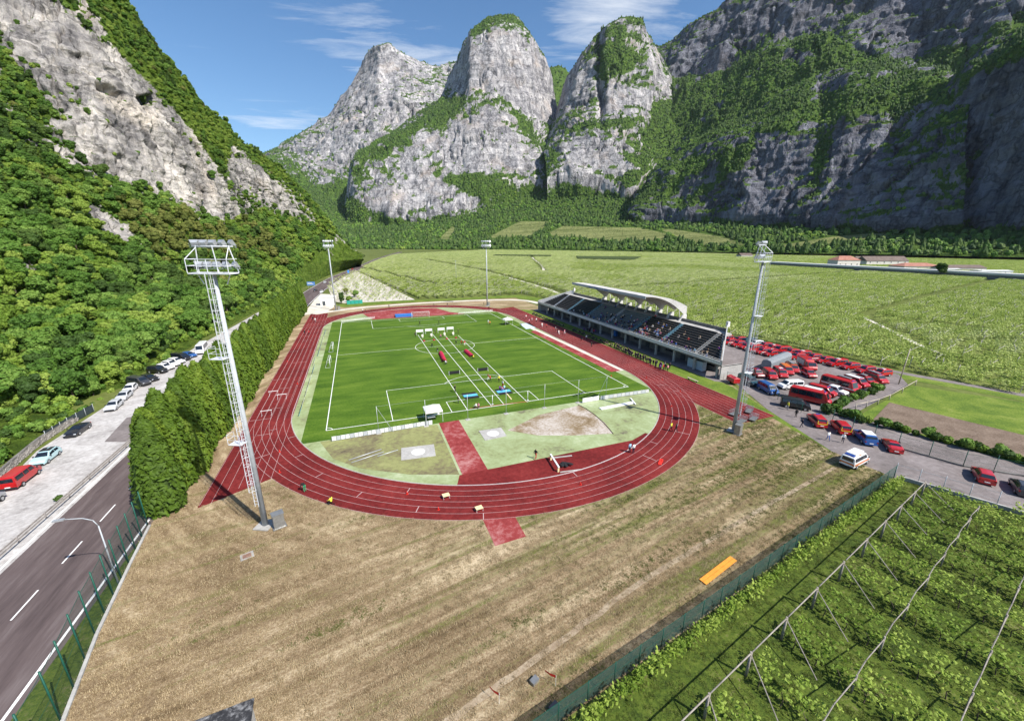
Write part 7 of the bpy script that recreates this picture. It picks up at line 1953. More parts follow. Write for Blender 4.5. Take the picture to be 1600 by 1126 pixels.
# uniformed formation on the lawn by the stand
G1 = 'uniformed people lined up on the lawn'
for k in range(46):
    f_ = k / 45; px_ = np.interp(f_, [0, 1], [960, 1034]); y_ = np.interp(f_, [0, 0.35, 1], [543.5, 556, 577.5])
    if k % 9 == 8: continue
    g_ = at(px_, y_); r_ = k % 2
    person('stand', 'navy', 'navy', g_[0] + 0.5 * r_ + prng.normal() * 0.12, g_[1] + prng.normal() * 0.25, 0.0, math.pi + prng.normal() * 0.25, 'person in dark navy uniform standing in the double line on the lawn', G1, 'dark', float(prng.uniform(0.97, 1.06)))
for k, (q, tp) in enumerate((((1033, 576), 'purple'), ((1036, 578.5), 'red'), ((1040, 578), 'navy'), ((1031, 579), 'purple'), ((1038, 574.5), 'grey'), ((1046, 576.5), 'black'), ((1043, 580), 'pink'))):
    pp_('stand', tp, 'black', q[0], q[1], prng.uniform(0, 6.28), f'person in a {tp} top at the end of the uniformed line' if tp != 'purple' else 'person in a purple top in the knot at the end of the uniformed line', None if tp != 'purple' else 'people in purple tops by the line', 'brown')
# bench row on the track edge, with seated people
M_BENCH = plain('bench_wood', (0.25, 0.2, 0.15), 0.8)
G2 = 'people seated along the track edge'
ys_ = np.concatenate([np.arange(94, 62, -1.05), np.arange(57, 16, -0.95)])
for k in range(11):
    y_ = 93 - 3.6 * k if k < 9 else 0
for k, y_ in enumerate(np.concatenate([np.arange(92.5, 63, -3.4), np.arange(55.5, 17, -3.4)])):
    e = empty('bench', (80.05, y_, 0)); b = MB(); b.box((-0.2, -1.45, 0.40), (0.2, 1.45, 0.45)); b.build('seat', M_BENCH, e)
    for s in (-1, 1): b = MB(); b.box((-0.18, s * 1.2 - 0.05, 0), (0.18, s * 1.2 + 0.05, 0.4)); b.build('leg', M_TRIM, e)
    tag(e, 'low wooden bench along the outer edge of the sprint straight', 'bench', 'benches along the track edge')
    for j in range(3):
        if prng.random() < 0.14: continue
        person('sit', *[('navy', 'navy'), ('black', 'black'), ('navy', 'black')][int(prng.integers(3))], 80.0, y_ - 0.95 + 0.95 * j + prng.normal() * 0.08, -0.02, math.pi + prng.normal() * 0.2, 'person in dark clothes seated on a bench beside the red track', G2)
# athletes and marshals on the home straight
for k, (q, tp, tr, ps) in enumerate((((822, 498), 'white', 'red', 'walk'), ((831, 500.5), 'red', 'white', 'walk'), ((838, 503), 'white', 'black', 'stand'), ((847, 511), 'white', 'white', 'walk'), ((854, 512.5), 'red', 'black', 'walk'), ((871, 520), 'black', 'navy', 'stand'), ((873, 523), 'white', 'white', 'walk'), ((882, 522), 'pink', 'white', 'walk'), ((908, 532), 'navy', 'black', 'bend'), ((916, 531), 'white', 'navy', 'stand'), ((924, 542), 'black', 'black', 'stand'), ((827, 505), 'pink', 'black', 'walk'))):
    pp_(ps, tp, tr, q[0], q[1], prng.uniform(-2, -1), f'athlete in {tp} top and {tr} trousers on the home straight', None if (tp, tr) != ('white', 'white') else 'athletes in all white')
# single figures
pp_('bend', 'black', 'green', 477, 768, 2.3, 'person with green trousers bending over on the bend beside the dry field', None, 'brown')
pp_('kneel', 'yellow', 'black', 518, 788, 2.5, 'person in yellow top crouching at the outer track edge', None, 'brown')
pp_('walk', 'black', 'red', 837, 717, 0.4, 'person in black top with red shorts beside the water jump', None, 'dark')
pp_('stand', 'lblue', 'navy', 983.5, 707, 1.6, 'person in pale blue shirt walking the bend, one of two', None, 'dark')
pp_('stand', 'white', 'navy', 989.5, 708, 1.6, 'person in white shirt beside the pale blue shirted one on the bend', None, 'brown')
pp_('walk', 'yellow', 'black', 1048, 673.5, 1.8, 'person in yellow vest walking near the sprint straight', None, 'dark')
pp_('walk', 'black', 'black', 1056, 675, 1.8, 'person in black walking beside the yellow vest', None, 'dark')
for k, (q, tp, tr, ps, lab) in enumerate((
    ((711, 612.5), 'black', 'black', 'stand', 'person in black beside the competition lane near the blue mat'), ((716, 630), 'black', 'navy', 'stand', 'person in black standing on the goal area line'),
    ((744, 638), 'white', 'black', 'kneel', 'person in white kneeling at the rust start line'), ((748, 637.5), 'pink', 'navy', 'kneel', 'person in pink kneeling at the rust start line'),
    ((763, 594), 'red', 'white', 'walk', 'person in red running past the hurdle board'), ((766, 597), 'red', 'black', 'walk', 'person in red top and black shorts near the outer competition lane'), ((779.5, 597), 'yellow', 'black', 'stand', 'person in yellow by the outer lane line'),
    ((784, 611), 'pink', 'blue', 'kneel', 'person in pink top kneeling on the crowded mat'), ((788, 609), 'lblue', 'navy', 'kneel', 'person in pale blue kneeling on the crowded mat'), ((781, 610), 'purple', 'black', 'kneel', 'person in purple kneeling on the crowded mat'), ((785.5, 605), 'white', 'red', 'stand', 'person in white standing behind the crowded mat'),
    ((649, 526), 'black', 'black', 'stand', 'person in black beside the first white frame'), ((675, 519), 'black', 'navy', 'stand', 'person in black between the white frames'), ((680, 522), 'navy', 'black', 'stand', 'person in navy behind the lanes by the frames'), ((716, 521), 'black', 'black', 'stand', 'person in black outside the last white frame'),
    ((696, 569), 'white', 'navy', 'kneel', 'person in white crawling out of the red tunnel'), ((691.5, 566), 'red', 'black', 'bend', 'person in red bending over the tunnel mouth'), ((740, 560.5), 'yellow', 'black', 'kneel', 'person in yellow crawling out of the second red tunnel'), ((683.5, 549), 'black', 'grey', 'kneel', 'person crouching behind the first red tunnel'),
    ((675.5, 541), 'black', 'navy', 'kneel', 'person in black crouching on the halfway line'), ((712.5, 537), 'navy', 'black', 'kneel', 'person in navy crouching inside the centre circle'), ((722, 538), 'red', 'black', 'bend', 'person in red bending inside the centre circle'), ((726, 540), 'red', 'white', 'stand', 'person in red and white inside the centre circle'), ((689, 527), 'pink', 'purple', 'kneel', 'person in pink kneeling near the lanes by the white frames'),
    ((656, 508), 'black', 'black', 'walk', 'person in black on the far penalty arc'), ((686, 506.5), 'black', 'navy', 'walk', 'person in black and navy near the far penalty arc'), ((763, 506), 'white', 'beige', 'stand', 'person in white near the far corner of the penalty box'), ((765.5, 508), 'orange', 'black', 'stand', 'person in orange near the far corner of the penalty box'), ((814, 511), 'black', 'black', 'stand', 'person in black at the touch line by the far gazebo'),
    ((476.5, 523), 'black', 'navy', 'walk', 'person in black on the back straight, one of two'), ((483, 523.5), 'red', 'black', 'walk', 'person in red on the back straight beside one in black'), ((489, 501), 'black', 'black', 'stand', 'person in black at the far end of the back straight'), ((493, 503), 'white', 'grey', 'stand', 'person in white at the far end of the back straight'),
    ((567, 488), 'white', 'black', 'stand', 'person in white on the far bend by the service path'), ((571, 488), 'navy', 'black', 'stand', 'person in navy on the far bend by the service path'), ((608, 481), 'black', 'black', 'stand', 'person in black on the service path behind the blue mat'), ((678, 478.5), 'navy', 'navy', 'stand', 'person in navy on the service path'), ((699, 478.5), 'black', 'grey', 'stand', 'person in black and grey on the service path'), ((756, 477), 'black', 'black', 'stand', 'person in black beside the slender mast by the far bend'), ((764, 484), 'black', 'navy', 'stand', 'person in black at the far outer track edge'),
    ((1293, 688), 'white', 'blue', 'walk', 'person in white and blue walking along the access road'), ((1316, 691.5), 'white', 'navy', 'walk', 'person in white shirt striding by the white-topped car'), ((1252, 668), 'navy', 'navy', 'walk', 'person in navy walking on the access road'), ((1243, 652), 'black', 'black', 'stand', 'person in black standing by the black van'), ((1230, 640), 'yellow', 'grey', 'stand', 'person in yellow jacket by the black van'), ((1211, 619), 'black', 'black', 'stand', 'person in black standing in front of the bright blue van'),
    ((868, 517), 'grey', 'black', 'stand', 'person in grey at the lawn edge of the home straight'))):
    pp_(ps, tp, tr, q[0], q[1], prng.uniform(-3, 3), lab, None, ('dark', 'brown', 'fair')[k % 3])
# crowd by the blue door under the stand
for k in range(14):
    person('stand' if k % 3 else 'sit', ('black', 'navy', 'purple', 'grey', 'red')[k % 5], 'black', 84.0 + prng.uniform(-1.5, 2.0), 52 + prng.uniform(-4, 5), 0.0 if k % 3 else -0.02, prng.uniform(0, 6.28), f"person in {('black', 'navy', 'purple', 'grey', 'red')[k % 5]} top waiting in front of the blue door", 'people waiting by the blue door', ('dark', 'brown')[k % 2])
# spectators in the stand
G3 = 'spectators in the grandstand'
cols = ['white', 'navy', 'grey', 'red', 'lblue', 'black', 'pink', 'blue', 'beige', 'purple']
spots = set()
for k in range(120):
    i = int(min(9, abs(prng.normal() * 3.4)));
    y_ = float(np.clip(prng.normal(30 if k % 3 else 44, 12), 1, 90)); y_ = round(y_ / 0.6) * 0.6
    if (i, y_) in spots or any(abs(y_ - q) < 1.0 for q in (6.3, 19.6, 33.3, 61.5, 75.6, 88.4)): continue
    spots.add((i, y_)); xa = X_0 + i * DX; za = Z_0 + (i + 1) * DZ + 0.16
    c_ = cols[int(prng.integers(10))]
    person('sit', c_, ('navy', 'black', 'grey', 'beige')[k % 4], xa + 0.22, y_, za - 0.42, math.pi + prng.normal() * 0.2, f'spectator in {c_} top seated on the grandstand benches', G3, ('dark', 'brown', 'fair')[k % 3])
for k in range(34):
    y_ = float(prng.uniform(0, 62)); c_ = cols[int(prng.integers(10))]
    person('stand', c_, ('navy', 'black', 'blue')[k % 3], 86.6 + prng.uniform(0, 0.6), y_, 3.76, math.pi + prng.normal() * 0.5, f'spectator in {c_} top standing at the grandstand parapet', 'spectators at the parapet', ('dark', 'brown', 'fair')[k % 3])
# ================================================================== sports ground equipment
M_CANV = plain('white_canvas', (0.78, 0.78, 0.76), 0.8, var=0.06)
M_FRAME = plain('white_frame', (0.70, 0.71, 0.72), 0.5)
M_RFAB = plain('crimson_fabric', (0.42, 0.015, 0.06), 0.8)
M_BLK = plain('black_rubber', (0.018, 0.018, 0.02), 0.8)
M_SKYB = plain('light_blue_mat', (0.10, 0.42, 0.62), 0.7)
M_BLUM = plain('blue_mat', (0.03, 0.16, 0.48), 0.6)
M_YELB = plain('pale_yellow_board', (0.72, 0.60, 0.34), 0.7)
M_REDF = plain('signal_red', (0.62, 0.03, 0.02), 0.6)
M_ORNG = plain('orange_board', (0.72, 0.28, 0.04), 0.6, var=0.15)
def gazebo(px_, py_, rz, lab, table=True, s=1.0):
    g_ = at(px_, py_); e = empty('gazebo', (g_[0], g_[1], 0), rz, s); a = 1.5
    for sx in (-a, a):
        for sy in (-a, a): b = MB(); b.tube((sx, sy, 0), (sx, sy, 2.2), 0.03, n=5); b.build('leg', M_FRAME, e)
    b = MB(); k = 1.55
    b.add([(-k, -k, 2.2), (k, -k, 2.2), (k, k, 2.2), (-k, k, 2.2), (0, 0, 3.0), (-k, -k, 1.95), (k, -k, 1.95), (k, k, 1.95), (-k, k, 1.95)], [(0, 1, 4), (1, 2, 4), (2, 3, 4), (3, 0, 4), (5, 6, 1, 0), (6, 7, 2, 1), (7, 8, 3, 2), (8, 5, 0, 3)]); b.build('canopy', M_CANV, e)
    tag(e, lab, 'gazebo'); return g_
g_ = gazebo(677, 655, 0.0, 'white gazebo on the near half of the pitch')
for k, (dx, dy) in enumerate(((-0.4, -0.3), (0.6, 0.5))):
    e = empty('table', (g_[0] + dx, g_[1] + dy, 0), 0.2 * k); b = MB(); b.box((-0.7, -0.35, 0.70), (0.7, 0.35, 0.75)); b.build('tabletop', M_FRAME, e)
    for sx in (-0.6, 0.6):
        for sy in (-0.28, 0.28): b = MB(); b.tube((sx, sy, 0), (sx, sy, 0.7), 0.02, n=4); b.build('leg', M_TRIM, e)
    tag(e, ('folding table standing under the near gazebo', 'second folding table under the near gazebo, turned slightly')[k], 'table')
gazebo(793, 507, 0.1, 'white gazebo at the far touch line by the sand runway')
p0 = at(793, 507)
for k in range(4): person('sit', ('navy', 'black', 'white', 'grey')[k], 'black', p0[0] - 1 + 0.6 * k, p0[1] + 0.3 * (k % 2), -0.02, 3.0, f"person in {('navy', 'black', 'white', 'grey')[k]} sitting under the far gazebo"); 
for k in range(4):
    x_ = p0[0] - 1 + 0.6 * k; e = empty('stool', (x_, p0[1] + 0.3 * (k % 2), 0)); b = MB(); b.box((-0.17, -0.17, 0.36), (0.17, 0.17, 0.40)); b.build('seat', M_TRIM, e); b = MB(); b.tube((0, 0, 0), (0, 0, 0.36), 0.05, n=6); b.build('leg', M_TRIM, e); tag(e, 'dark stool under the far gazebo', 'stool', 'stools under the far gazebo')
# four white obstacle frames with tanks and red bundles
for k, (q, t_, r_) in enumerate((((656, 522.5), (660, 528), (662.5, 533)), ((670, 521), (674, 526.5), (678, 531.5)), ((689.5, 519.5), (694.5, 525), (698, 529.5)), ((703.5, 518), (708, 524), (712.5, 528)))):
    g_ = at(*q); e = empty('obstacle_frame', (g_[0], g_[1], 0), 0.0)
    b = MB(); b.box((-1.25, -0.04, 0.9), (1.25, 0.04, 1.75)); b.build('white_panel', M_CANV, e)
    for s in (-1, 1): b = MB(); b.tube((s * 1.2, -0.4, 0), (s * 1.2, 0, 1.7), 0.035, n=5); b.tube((s * 1.2, 0.4, 0), (s * 1.2, 0, 1.7), 0.035, n=5); b.build('leg', M_FRAME, e)
    tag(e, ('white obstacle frame at the outer lane nearest the back straight', 'white obstacle frame second from the back straight', 'white obstacle frame third from the back straight', 'white obstacle frame at the lane nearest the grandstand')[k], 'obstacle')
    g_ = at(*t_); e = empty('water_tank', (g_[0], g_[1], 0)); b = MB(); b.tube((0, 0, 0), (0, 0, 1.15), 0.36, 0.36, 14); b.tube((0, 0, 1.15), (0, 0, 1.3), 0.36, 0.12, 14); b.build('tank', plain('cream_plastic', (0.74, 0.70, 0.56), 0.5), e)
    b = MB(); b.tube((0, 0, 1.3), (0, 0, 1.38), 0.13, n=10); b.build('lid', M_TRIM, e); tag(e, 'cream plastic water tank in front of a white obstacle frame', 'tank', 'water tanks at the obstacle frames')
    g_ = at(*r_); e = empty('hose_bundle', (g_[0], g_[1], 0), 0.6 * k)
    for j in range(3):
        b = MB(); n_ = 16; rr = 0.34 - 0.06 * j
        for i in range(n_):
            a0, a1 = 2 * math.pi * i / n_, 2 * math.pi * (i + 1) / n_; b.tube((rr * math.cos(a0), rr * math.sin(a0), 0.07 + 0.11 * j), (rr * math.cos(a1), rr * math.sin(a1), 0.07 + 0.11 * j), 0.075, n=5, caps=False)
        b.build('hose_coil', M_RFAB, e)
    tag(e, 'coiled dark red fire hose in front of a water tank', 'hose', 'hose coils at the water tanks')
# crawl tunnels
for k, (a_, c_) in enumerate((((688.5, 552), (695, 566)), ((727.5, 549), (738, 558)))):
    A_, B_ = at(*a_), at(*c_); d = (B_ - A_); Ln = np.linalg.norm(d); e = empty('crawl_tunnel', (A_[0], A_[1], 0), math.atan2(d[1], d[0]))
    for i in range(6):
        b = MB(); x0_ = Ln * i / 6; x1_ = Ln * (i + 1) / 6 - 0.04; V = []; n_ = 9
        for xx, rr in ((x0_, 0.62), ((x0_ + x1_) / 2, 0.7), (x1_, 0.62)):
            for j in range(n_ + 1): t_ = math.pi * j / n_; V.append((xx, rr * math.cos(t_), max(0.004, rr * 1.2 * math.sin(t_))))
        b.add(V, [(r_ * 10 + j, r_ * 10 + j + 1, (r_ + 1) * 10 + j + 1, (r_ + 1) * 10 + j) for r_ in range(2) for j in range(n_)]); b.build('fabric_section', M_RFAB, e)
    tag(e, ('long crimson crawl tunnel between the lanes toward the back straight', 'shorter crimson crawl tunnel toward the grandstand lane')[k], 'tunnel')
for k, q in enumerate(((710, 584.5), (754.5, 579.5))):
    g_ = at(*q); e = empty('hurdle_board', (g_[0], g_[1], 0), 0.0); b = MB(); b.box((-1.3, -0.04, 0.15), (1.3, 0.04, 0.85)); b.build('board', M_BLK, e)
    for s in (-1, 1): b = MB(); b.box((s * 1.33 - 0.03, -0.35, 0), (s * 1.33 + 0.03, 0.35, 0.06)); b.box((s * 1.33 - 0.03, -0.03, 0.06), (s * 1.33 + 0.03, 0.03, 0.95)); b.build('stand', M_FRAME, e)
    tag(e, ('black hurdle board between the first two competition lanes', 'black hurdle board between the last two competition lanes')[k], 'hurdle')
for k, (q, s_) in enumerate(((( 735, 618), 0), ((787, 611.5), 1))):
    g_ = at(*q); e = empty('landing_mat', (g_[0], g_[1], 0.012), 0.0)
    for j, (y0_, y1_, m_) in enumerate(((-1.7, -0.65, M_BLK), (-0.63, 0.63, M_SKYB), (0.65, 1.7, M_BLK))): b = MB(); b.box((-1.5, y0_, 0), (1.5, y1_, 0.10)); b.build('mat_section', m_, e)
    tag(e, ('empty black and light blue mat on the near half of the pitch', 'black and light blue mat with people kneeling on it')[k], 'mat')
p, q = at(791, 614), at(799, 624); b = MB(); b.box((0, -0.12, 0.012), (np.linalg.norm(q - p), 0.12, 0.1)); o = b.build('wooden_plank', M_YELB, None, loc=(p[0], p[1], 0), rz=math.atan2(q[1] - p[1], q[0] - p[0])); tag(o, 'pale wooden plank lying in front of the crowded mat', 'plank')
# goal posts, goals
for k, q in enumerate(((769.5, 631.5), (824.5, 624.8))):
    g_ = at(*q); b = MB(); b.tube((0, 0, 0), (0, 0, 2.0), 0.06, n=8); b.box((-0.18, -0.18, 0), (0.18, 0.18, 0.05)); o = b.build('goal_post', M_FRAME, None, loc=(g_[0], g_[1], 0.01)); tag(o, ('white goal post at the end of an inner lane', 'white goal post at the end of the outer lane')[k], 'goal post')
def goal(cx, cy, rz, w, h, dp, lab, scale=1.0):
    e = empty('goal', (cx, cy, 0.01), rz)
    for s in (-1, 1): b = MB(); b.tube((s * w / 2, 0, 0), (s * w / 2, 0, h), 0.06, n=6); b.build('post', M_FRAME, e); b = MB(); b.tube((s * w / 2, 0, h), (s * w / 2, dp * 0.4, h), 0.03, n=4); b.tube((s * w / 2, dp * 0.4, h), (s * w / 2, dp, 0), 0.03, n=4); b.tube((s * w / 2, 0, 0.03), (s * w / 2, dp, 0.03), 0.03, n=4); b.build('stay', M_FRAME, e)
    b = MB(); b.tube((-w / 2, 0, h), (w / 2, 0, h), 0.06, n=6); b.build('crossbar', M_FRAME, e)
    b = MB(); b.add([(-w / 2, dp * 0.4, h), (w / 2, dp * 0.4, h), (w / 2, dp, 0.02), (-w / 2, dp, 0.02), (-w / 2, 0, h), (w / 2, 0, h)], [(0, 1, 2, 3), (4, 5, 1, 0)]); b.build('net', M_NETW, e)
    tag(e, lab, 'goal')
goal(PW / 2, PL + 0.1, 0, 7.32, 2.44, 2.0, 'white football goal with net on the far goal line')
for k, (y_, lab) in enumerate(((41.5, 'small white training goal by the near part of the back touch line'), (57.5, 'small white training goal by the far part of the back touch line'))):
    goal(-1.2, y_, math.pi / 2, 5.0, 2.0, 1.2, lab)
# blue pole vault bed by the far goal
g_ = at(631, 494); e = empty('vault_bed', (g_[0], g_[1], 0)); b = MB(); b.box((-3.6, -2.0, 0), (3.6, 2.0, 0.75)); b.build('foam_block', M_BLUM, e); b = MB(); b.box((-3.62, -2.02, 0.752), (3.62, 2.02, 0.83)); b.build('top_cover', M_SKYB if False else M_BLUM, e); tag(e, 'long blue pole vault bed beside the far goal', 'mat')
# low panel barriers behind the near goal line
def barrier(px0, px1, n, lab, mats, h=0.85):
    A_, B_ = at(*px0), at(*px1); d = (B_ - A_)[:2]; Ln = np.linalg.norm(d); rz = math.atan2(d[1], d[0]); e = empty('panel_barrier', (A_[0], A_[1], 0), rz); w = Ln / n
    for i in range(n):
        b = MB(); b.box((w * i + 0.05, -0.02, 0.1), (w * (i + 1) - 0.05, 0.02, h)); b.build('panel', mats[i % len(mats)], e)
        b = MB(); b.tube((w * i, 0, 0), (w * i, 0, h + 0.08), 0.025, n=5); b.build('post', M_RAIL, e)
    tag(e, lab, 'barrier')
barrier((519, 689.5), (676, 663), 24, 'low barrier of weathered white panels behind the near goal line', [M_FRAME, plain('dull_panel', (0.42, 0.44, 0.47), 0.6), M_FRAME])
barrier((910, 629.5), (936, 625), 1, 'plain white banner on the rail behind the near goal line', [M_CANV], 1.0)
barrier((938, 624.5), (1014, 613.5), 12, 'low barrier of grey panels toward the sprint straight', [plain('dull_panel', (0.42, 0.44, 0.47), 0.6), plain('mid_panel', (0.5, 0.5, 0.5), 0.6)])
barrier((533, 504), (586, 497.5), 14, 'white picket barrier on the far D toward the road', [M_NETW], 0.95)
barrier((716, 491), (770, 486.5), 16, 'white picket barrier on the far D toward the grandstand', [M_NETW], 0.95)
# ball-stop net on poles
e = empty('ball_net', (0, -4.3, 0)); xs_ = [at(*q)[0] for q in ((591, 669), (664, 660), (729, 652), (788, 643), (847, 634), (900, 627), (944, 621))]
for i, x_ in enumerate(xs_):
    b = MB(); b.tube((x_, 0, 0), (x_, 0, 5.0), 0.045, 0.035, 6); b.build('pole', M_RAIL, e); b = MB(); b.box((x_ - 0.4, -0.4, -0.02), (x_ + 0.4, 0.4, 0.06)); b.build('footing', M_CONC, e)
    if i < len(xs_) - 1: b = MB(); b.tube((x_, 0, 4.95), (xs_[i + 1], 0, 4.95), 0.012, n=4); b.build('wire', M_RAIL, e)
for x_, s in ((xs_[0], 1), (xs_[-1], -1)): b = MB(); b.tube((x_, 0, 4.8), (x_ + s * 2.4, -0.2, 0), 0.03, n=5); b.build('stay', M_RAIL, e)
tag(e, 'row of slim ball-stop net poles behind the near goal line', 'net')
# advertising boards along the back touch line
adm = {'white': M_CANV, 'blue': plain('ad_blue', (0.05, 0.24, 0.55), 0.6), 'cyan': plain('ad_cyan', (0.15, 0.5, 0.62), 0.6), 'lblue': plain('ad_pale_blue', (0.40, 0.55, 0.66), 0.6)}
for k, (y0_, y1_, c_) in enumerate(((8.0, 11.2, 'cyan'), (11.6, 15.5, 'white'), (18.5, 24.5, 'white'), (25, 31, 'white'), (34.5, 40.5, 'blue'), (42.5, 49.5, 'white'), (51.5, 58, 'blue'), (61, 66, 'lblue'), (69, 75, 'white'), (79, 87, 'blue'))):
    off = -5.3 if c_ == 'white' and k in (5,) else -4.9
    e = empty('advertising_board', (off, (y0_ + y1_) / 2, 0)); L_ = y1_ - y0_
    b = MB(); b.add([(-0.25, -L_ / 2, 0.05), (-0.25, L_ / 2, 0.05), (0.12, L_ / 2, 1.0), (0.12, -L_ / 2, 1.0), (-0.28, -L_ / 2, 0.05), (-0.28, L_ / 2, 0.05), (0.09, L_ / 2, 1.0), (0.09, -L_ / 2, 1.0)], [(0, 1, 2, 3), (7, 6, 5, 4), (3, 2, 6, 7), (0, 3, 7, 4), (1, 5, 6, 2)]); b.build('face', adm[c_], e)
    for s in (-1, 0, 1): b = MB(); b.tube((-0.5, s * L_ * 0.45, 0), (0.05, s * L_ * 0.45, 0.85), 0.025, n=4); b.build('strut', M_BLK, e)
    nm = {'white': 'plain white', 'blue': 'blue', 'cyan': 'cyan', 'lblue': 'pale blue'}[c_]
    tag(e, {0: 'cyan advertising board at the near end of the back touch line', 1: 'short white advertising board next to the cyan one', 4: 'blue advertising board between white ones, near side of halfway', 6: 'blue advertising board just beyond the halfway line', 7: 'pale blue advertising board beyond the halfway line', 9: 'long blue advertising board at the far end of the back touch line', 2: 'white advertising board third along the back touch line', 3: 'white advertising board fourth along the back touch line', 5: 'white advertising board set back at the halfway line', 8: 'white advertising board next to the far long blue one'}[k], 'board')
# hurdles on the back straight
for k, (q, lab) in enumerate((((417, 648), 'white hurdle on the outer lane at the start of the back straight'), ((441, 622), 'white hurdle standing mid-track on the back straight'), ((428, 617), 'low white hurdle on the outer lane of the back straight'))):
    g_ = at(*q); e = empty('track_hurdle', (g_[0], g_[1], 0.012), 0.0); b = MB(); b.box((-0.95, -0.02, 0.82), (0.95, 0.02, 0.93)); b.build('bar', M_FRAME, e)
    for s in (-1, 1): b = MB(); b.tube((s * 0.8, 0, 0), (s * 0.8, 0, 0.85), 0.025, n=5); b.tube((s * 0.8, 0, 0.03), (s * 0.8, -0.7, 0.03), 0.025, n=5); b.build('leg', M_FRAME, e)
    tag(e, lab, 'hurdle')
# water jump barrier on the steeplechase lane
A_, B_ = at(860, 717), at(873, 738); d = B_ - A_; e = empty('water_jump', (A_[0], A_[1], 0.006), math.atan2(d[1], d[0])); Ln = np.linalg.norm(d)
b = MB(); b.box((0, -0.12, 0.75), (Ln, 0.12, 0.9)); b.build('beam', M_FRAME, e)
for s in (0.06, 0.94): b = MB(); b.box((Ln * s - 0.12, -0.12, 0), (Ln * s + 0.12, 0.12, 0.75)); b.build('post', M_YELB, e)
b = MB(); b.box((-0.2, 0.3, 0.0), (Ln, 3.4, 0.02)); b.build('pit_cover', M_TRACK, e); b = MB(); b.box((-0.25, 0.2, 0.0), (-0.05, 3.5, 0.12)); b.box((Ln - 0.05, 0.2, 0), (Ln + 0.1, 3.5, 0.1)); b.build('pit_edge', M_CONC, e)
tag(e, 'white beam of the water jump inside the near bend', 'water jump')
# heaps on the pit, vault box frame, curved sector edge
b = MB(); 
e = empty('rubber_heap', tuple(at(884, 727)[:2]) + (0.03,)); 
for k in range(7): b = MB(); a_ = k * 0.9; c0 = np.array([0.55 * math.cos(a_) * (k / 4), 0.4 * math.sin(a_), 0]); b.obox(c0, (math.cos(a_), math.sin(a_)), 0.45, 0.2, 0.0 + 0.05 * k, 0.09 + 0.05 * k); b.build('mat_piece', M_BLK, e)
tag(e, 'heap of black rubber mat pieces beside the water jump beam', 'heap')
A_, B_, C_ = at(938, 639), at(990, 629), at(985, 623); e = empty('vault_runway_tee', (A_[0], A_[1], 0)); d = (B_ - A_)[:2]; u_ = d / np.linalg.norm(d); b = MB(); b.obox(d / 2, u_, np.linalg.norm(d) / 2, 0.45, 0.01, 0.16); b.build('bed', M_FRAME, e)
b = MB(); d2 = (C_ - B_)[:2]; b.obox(d + d2 * 0.2, d2 / np.linalg.norm(d2), 1.6, 0.12, 0.161, 0.26); b.build('crosspiece', M_FRAME, e); tag(e, 'low white T-shaped frame on the faded green infield', 'frame')
b = MB(); arc_ = [at(*q) for q in ((903, 632), (915, 638), (930, 648.5), (943, 660), (952, 670), (958.5, 678))]
for p, q in zip(arc_[:-1], arc_[1:]): b.tube((p[0], p[1], 0.05), (q[0], q[1], 0.05), 0.06, n=5)
tag(b.build('sector_edge', plain('dark_edging', (0.10, 0.07, 0.05), 0.9)), 'dark curved edging at the outer end of the gravel sector', 'edging')
for k, q in enumerate((((545, 719), (596, 702)), ((549, 723), (600, 706)), ((590, 713), (622, 703)))):
    p0_, p1_ = at(*q[0]), at(*q[1]); b = MB(); b.tube((p0_[0], p0_[1], 0.06), (p1_[0], p1_[1], 0.06), 0.06, n=6); tag(b.build('steel_bar', M_RAIL), ('long steel bar lying on the worn infield, pitch side', 'long steel bar lying on the worn infield, track side', 'short steel bar lying toward the throwing slab')[k], 'bar')
# boards, cones and flags on the bend
for k, q in enumerate(((697, 777.5), (748.5, 797.5))):
    g_ = at(*q); e = empty('lane_table', (g_[0], g_[1], 0.015), 0.1); b = MB(); b.box((-0.45, -0.35, 0.42), (0.45, 0.35, 0.47)); b.build('top', M_YELB, e)
    for sx in (-0.4, 0.4):
        for sy in (-0.3, 0.3): b = MB(); b.tube((sx, sy, 0), (sx, sy, 0.42), 0.02, n=4); b.build('leg', M_FRAME, e)
    tag(e, ('small pale table on the middle lanes of the near bend', 'small pale table on the outer lane of the near bend')[k], 'table')
cone = MB(); cone.box((-0.15, -0.15, 0), (0.15, 0.15, 0.03)); cone.tube((0, 0, 0.03), (0, 0, 0.42), 0.11, 0.025, 8); CONE = cone.mesh('traffic_cone', [M_REDF])
for k, q in enumerate(((636, 771.5), (685, 796), (907, 757), (1034, 721), (1010, 590), (1063, 612), (1049, 635), (1073, 655), (1035, 593), (437, 706), (437, 738), (955, 588), (465, 600), (449, 565))):
    g_ = at(*q); o = ob('traffic_cone', CONE, None, (g_[0], g_[1], 0.016), 0.4 * k, 1.0); tag(o, 'small red marker cone on the running track', 'cone', 'marker cones on the track')
g_ = at(1032, 722); b = MB(); b.box((-0.9, -0.25, 0), (0.9, 0.25, 0.12)); tag(b.build('red_block', M_REDF, None, loc=(g_[0], g_[1], 0.015), rz=0.7), 'bright red foam block on the outer lanes of the bend', 'block')
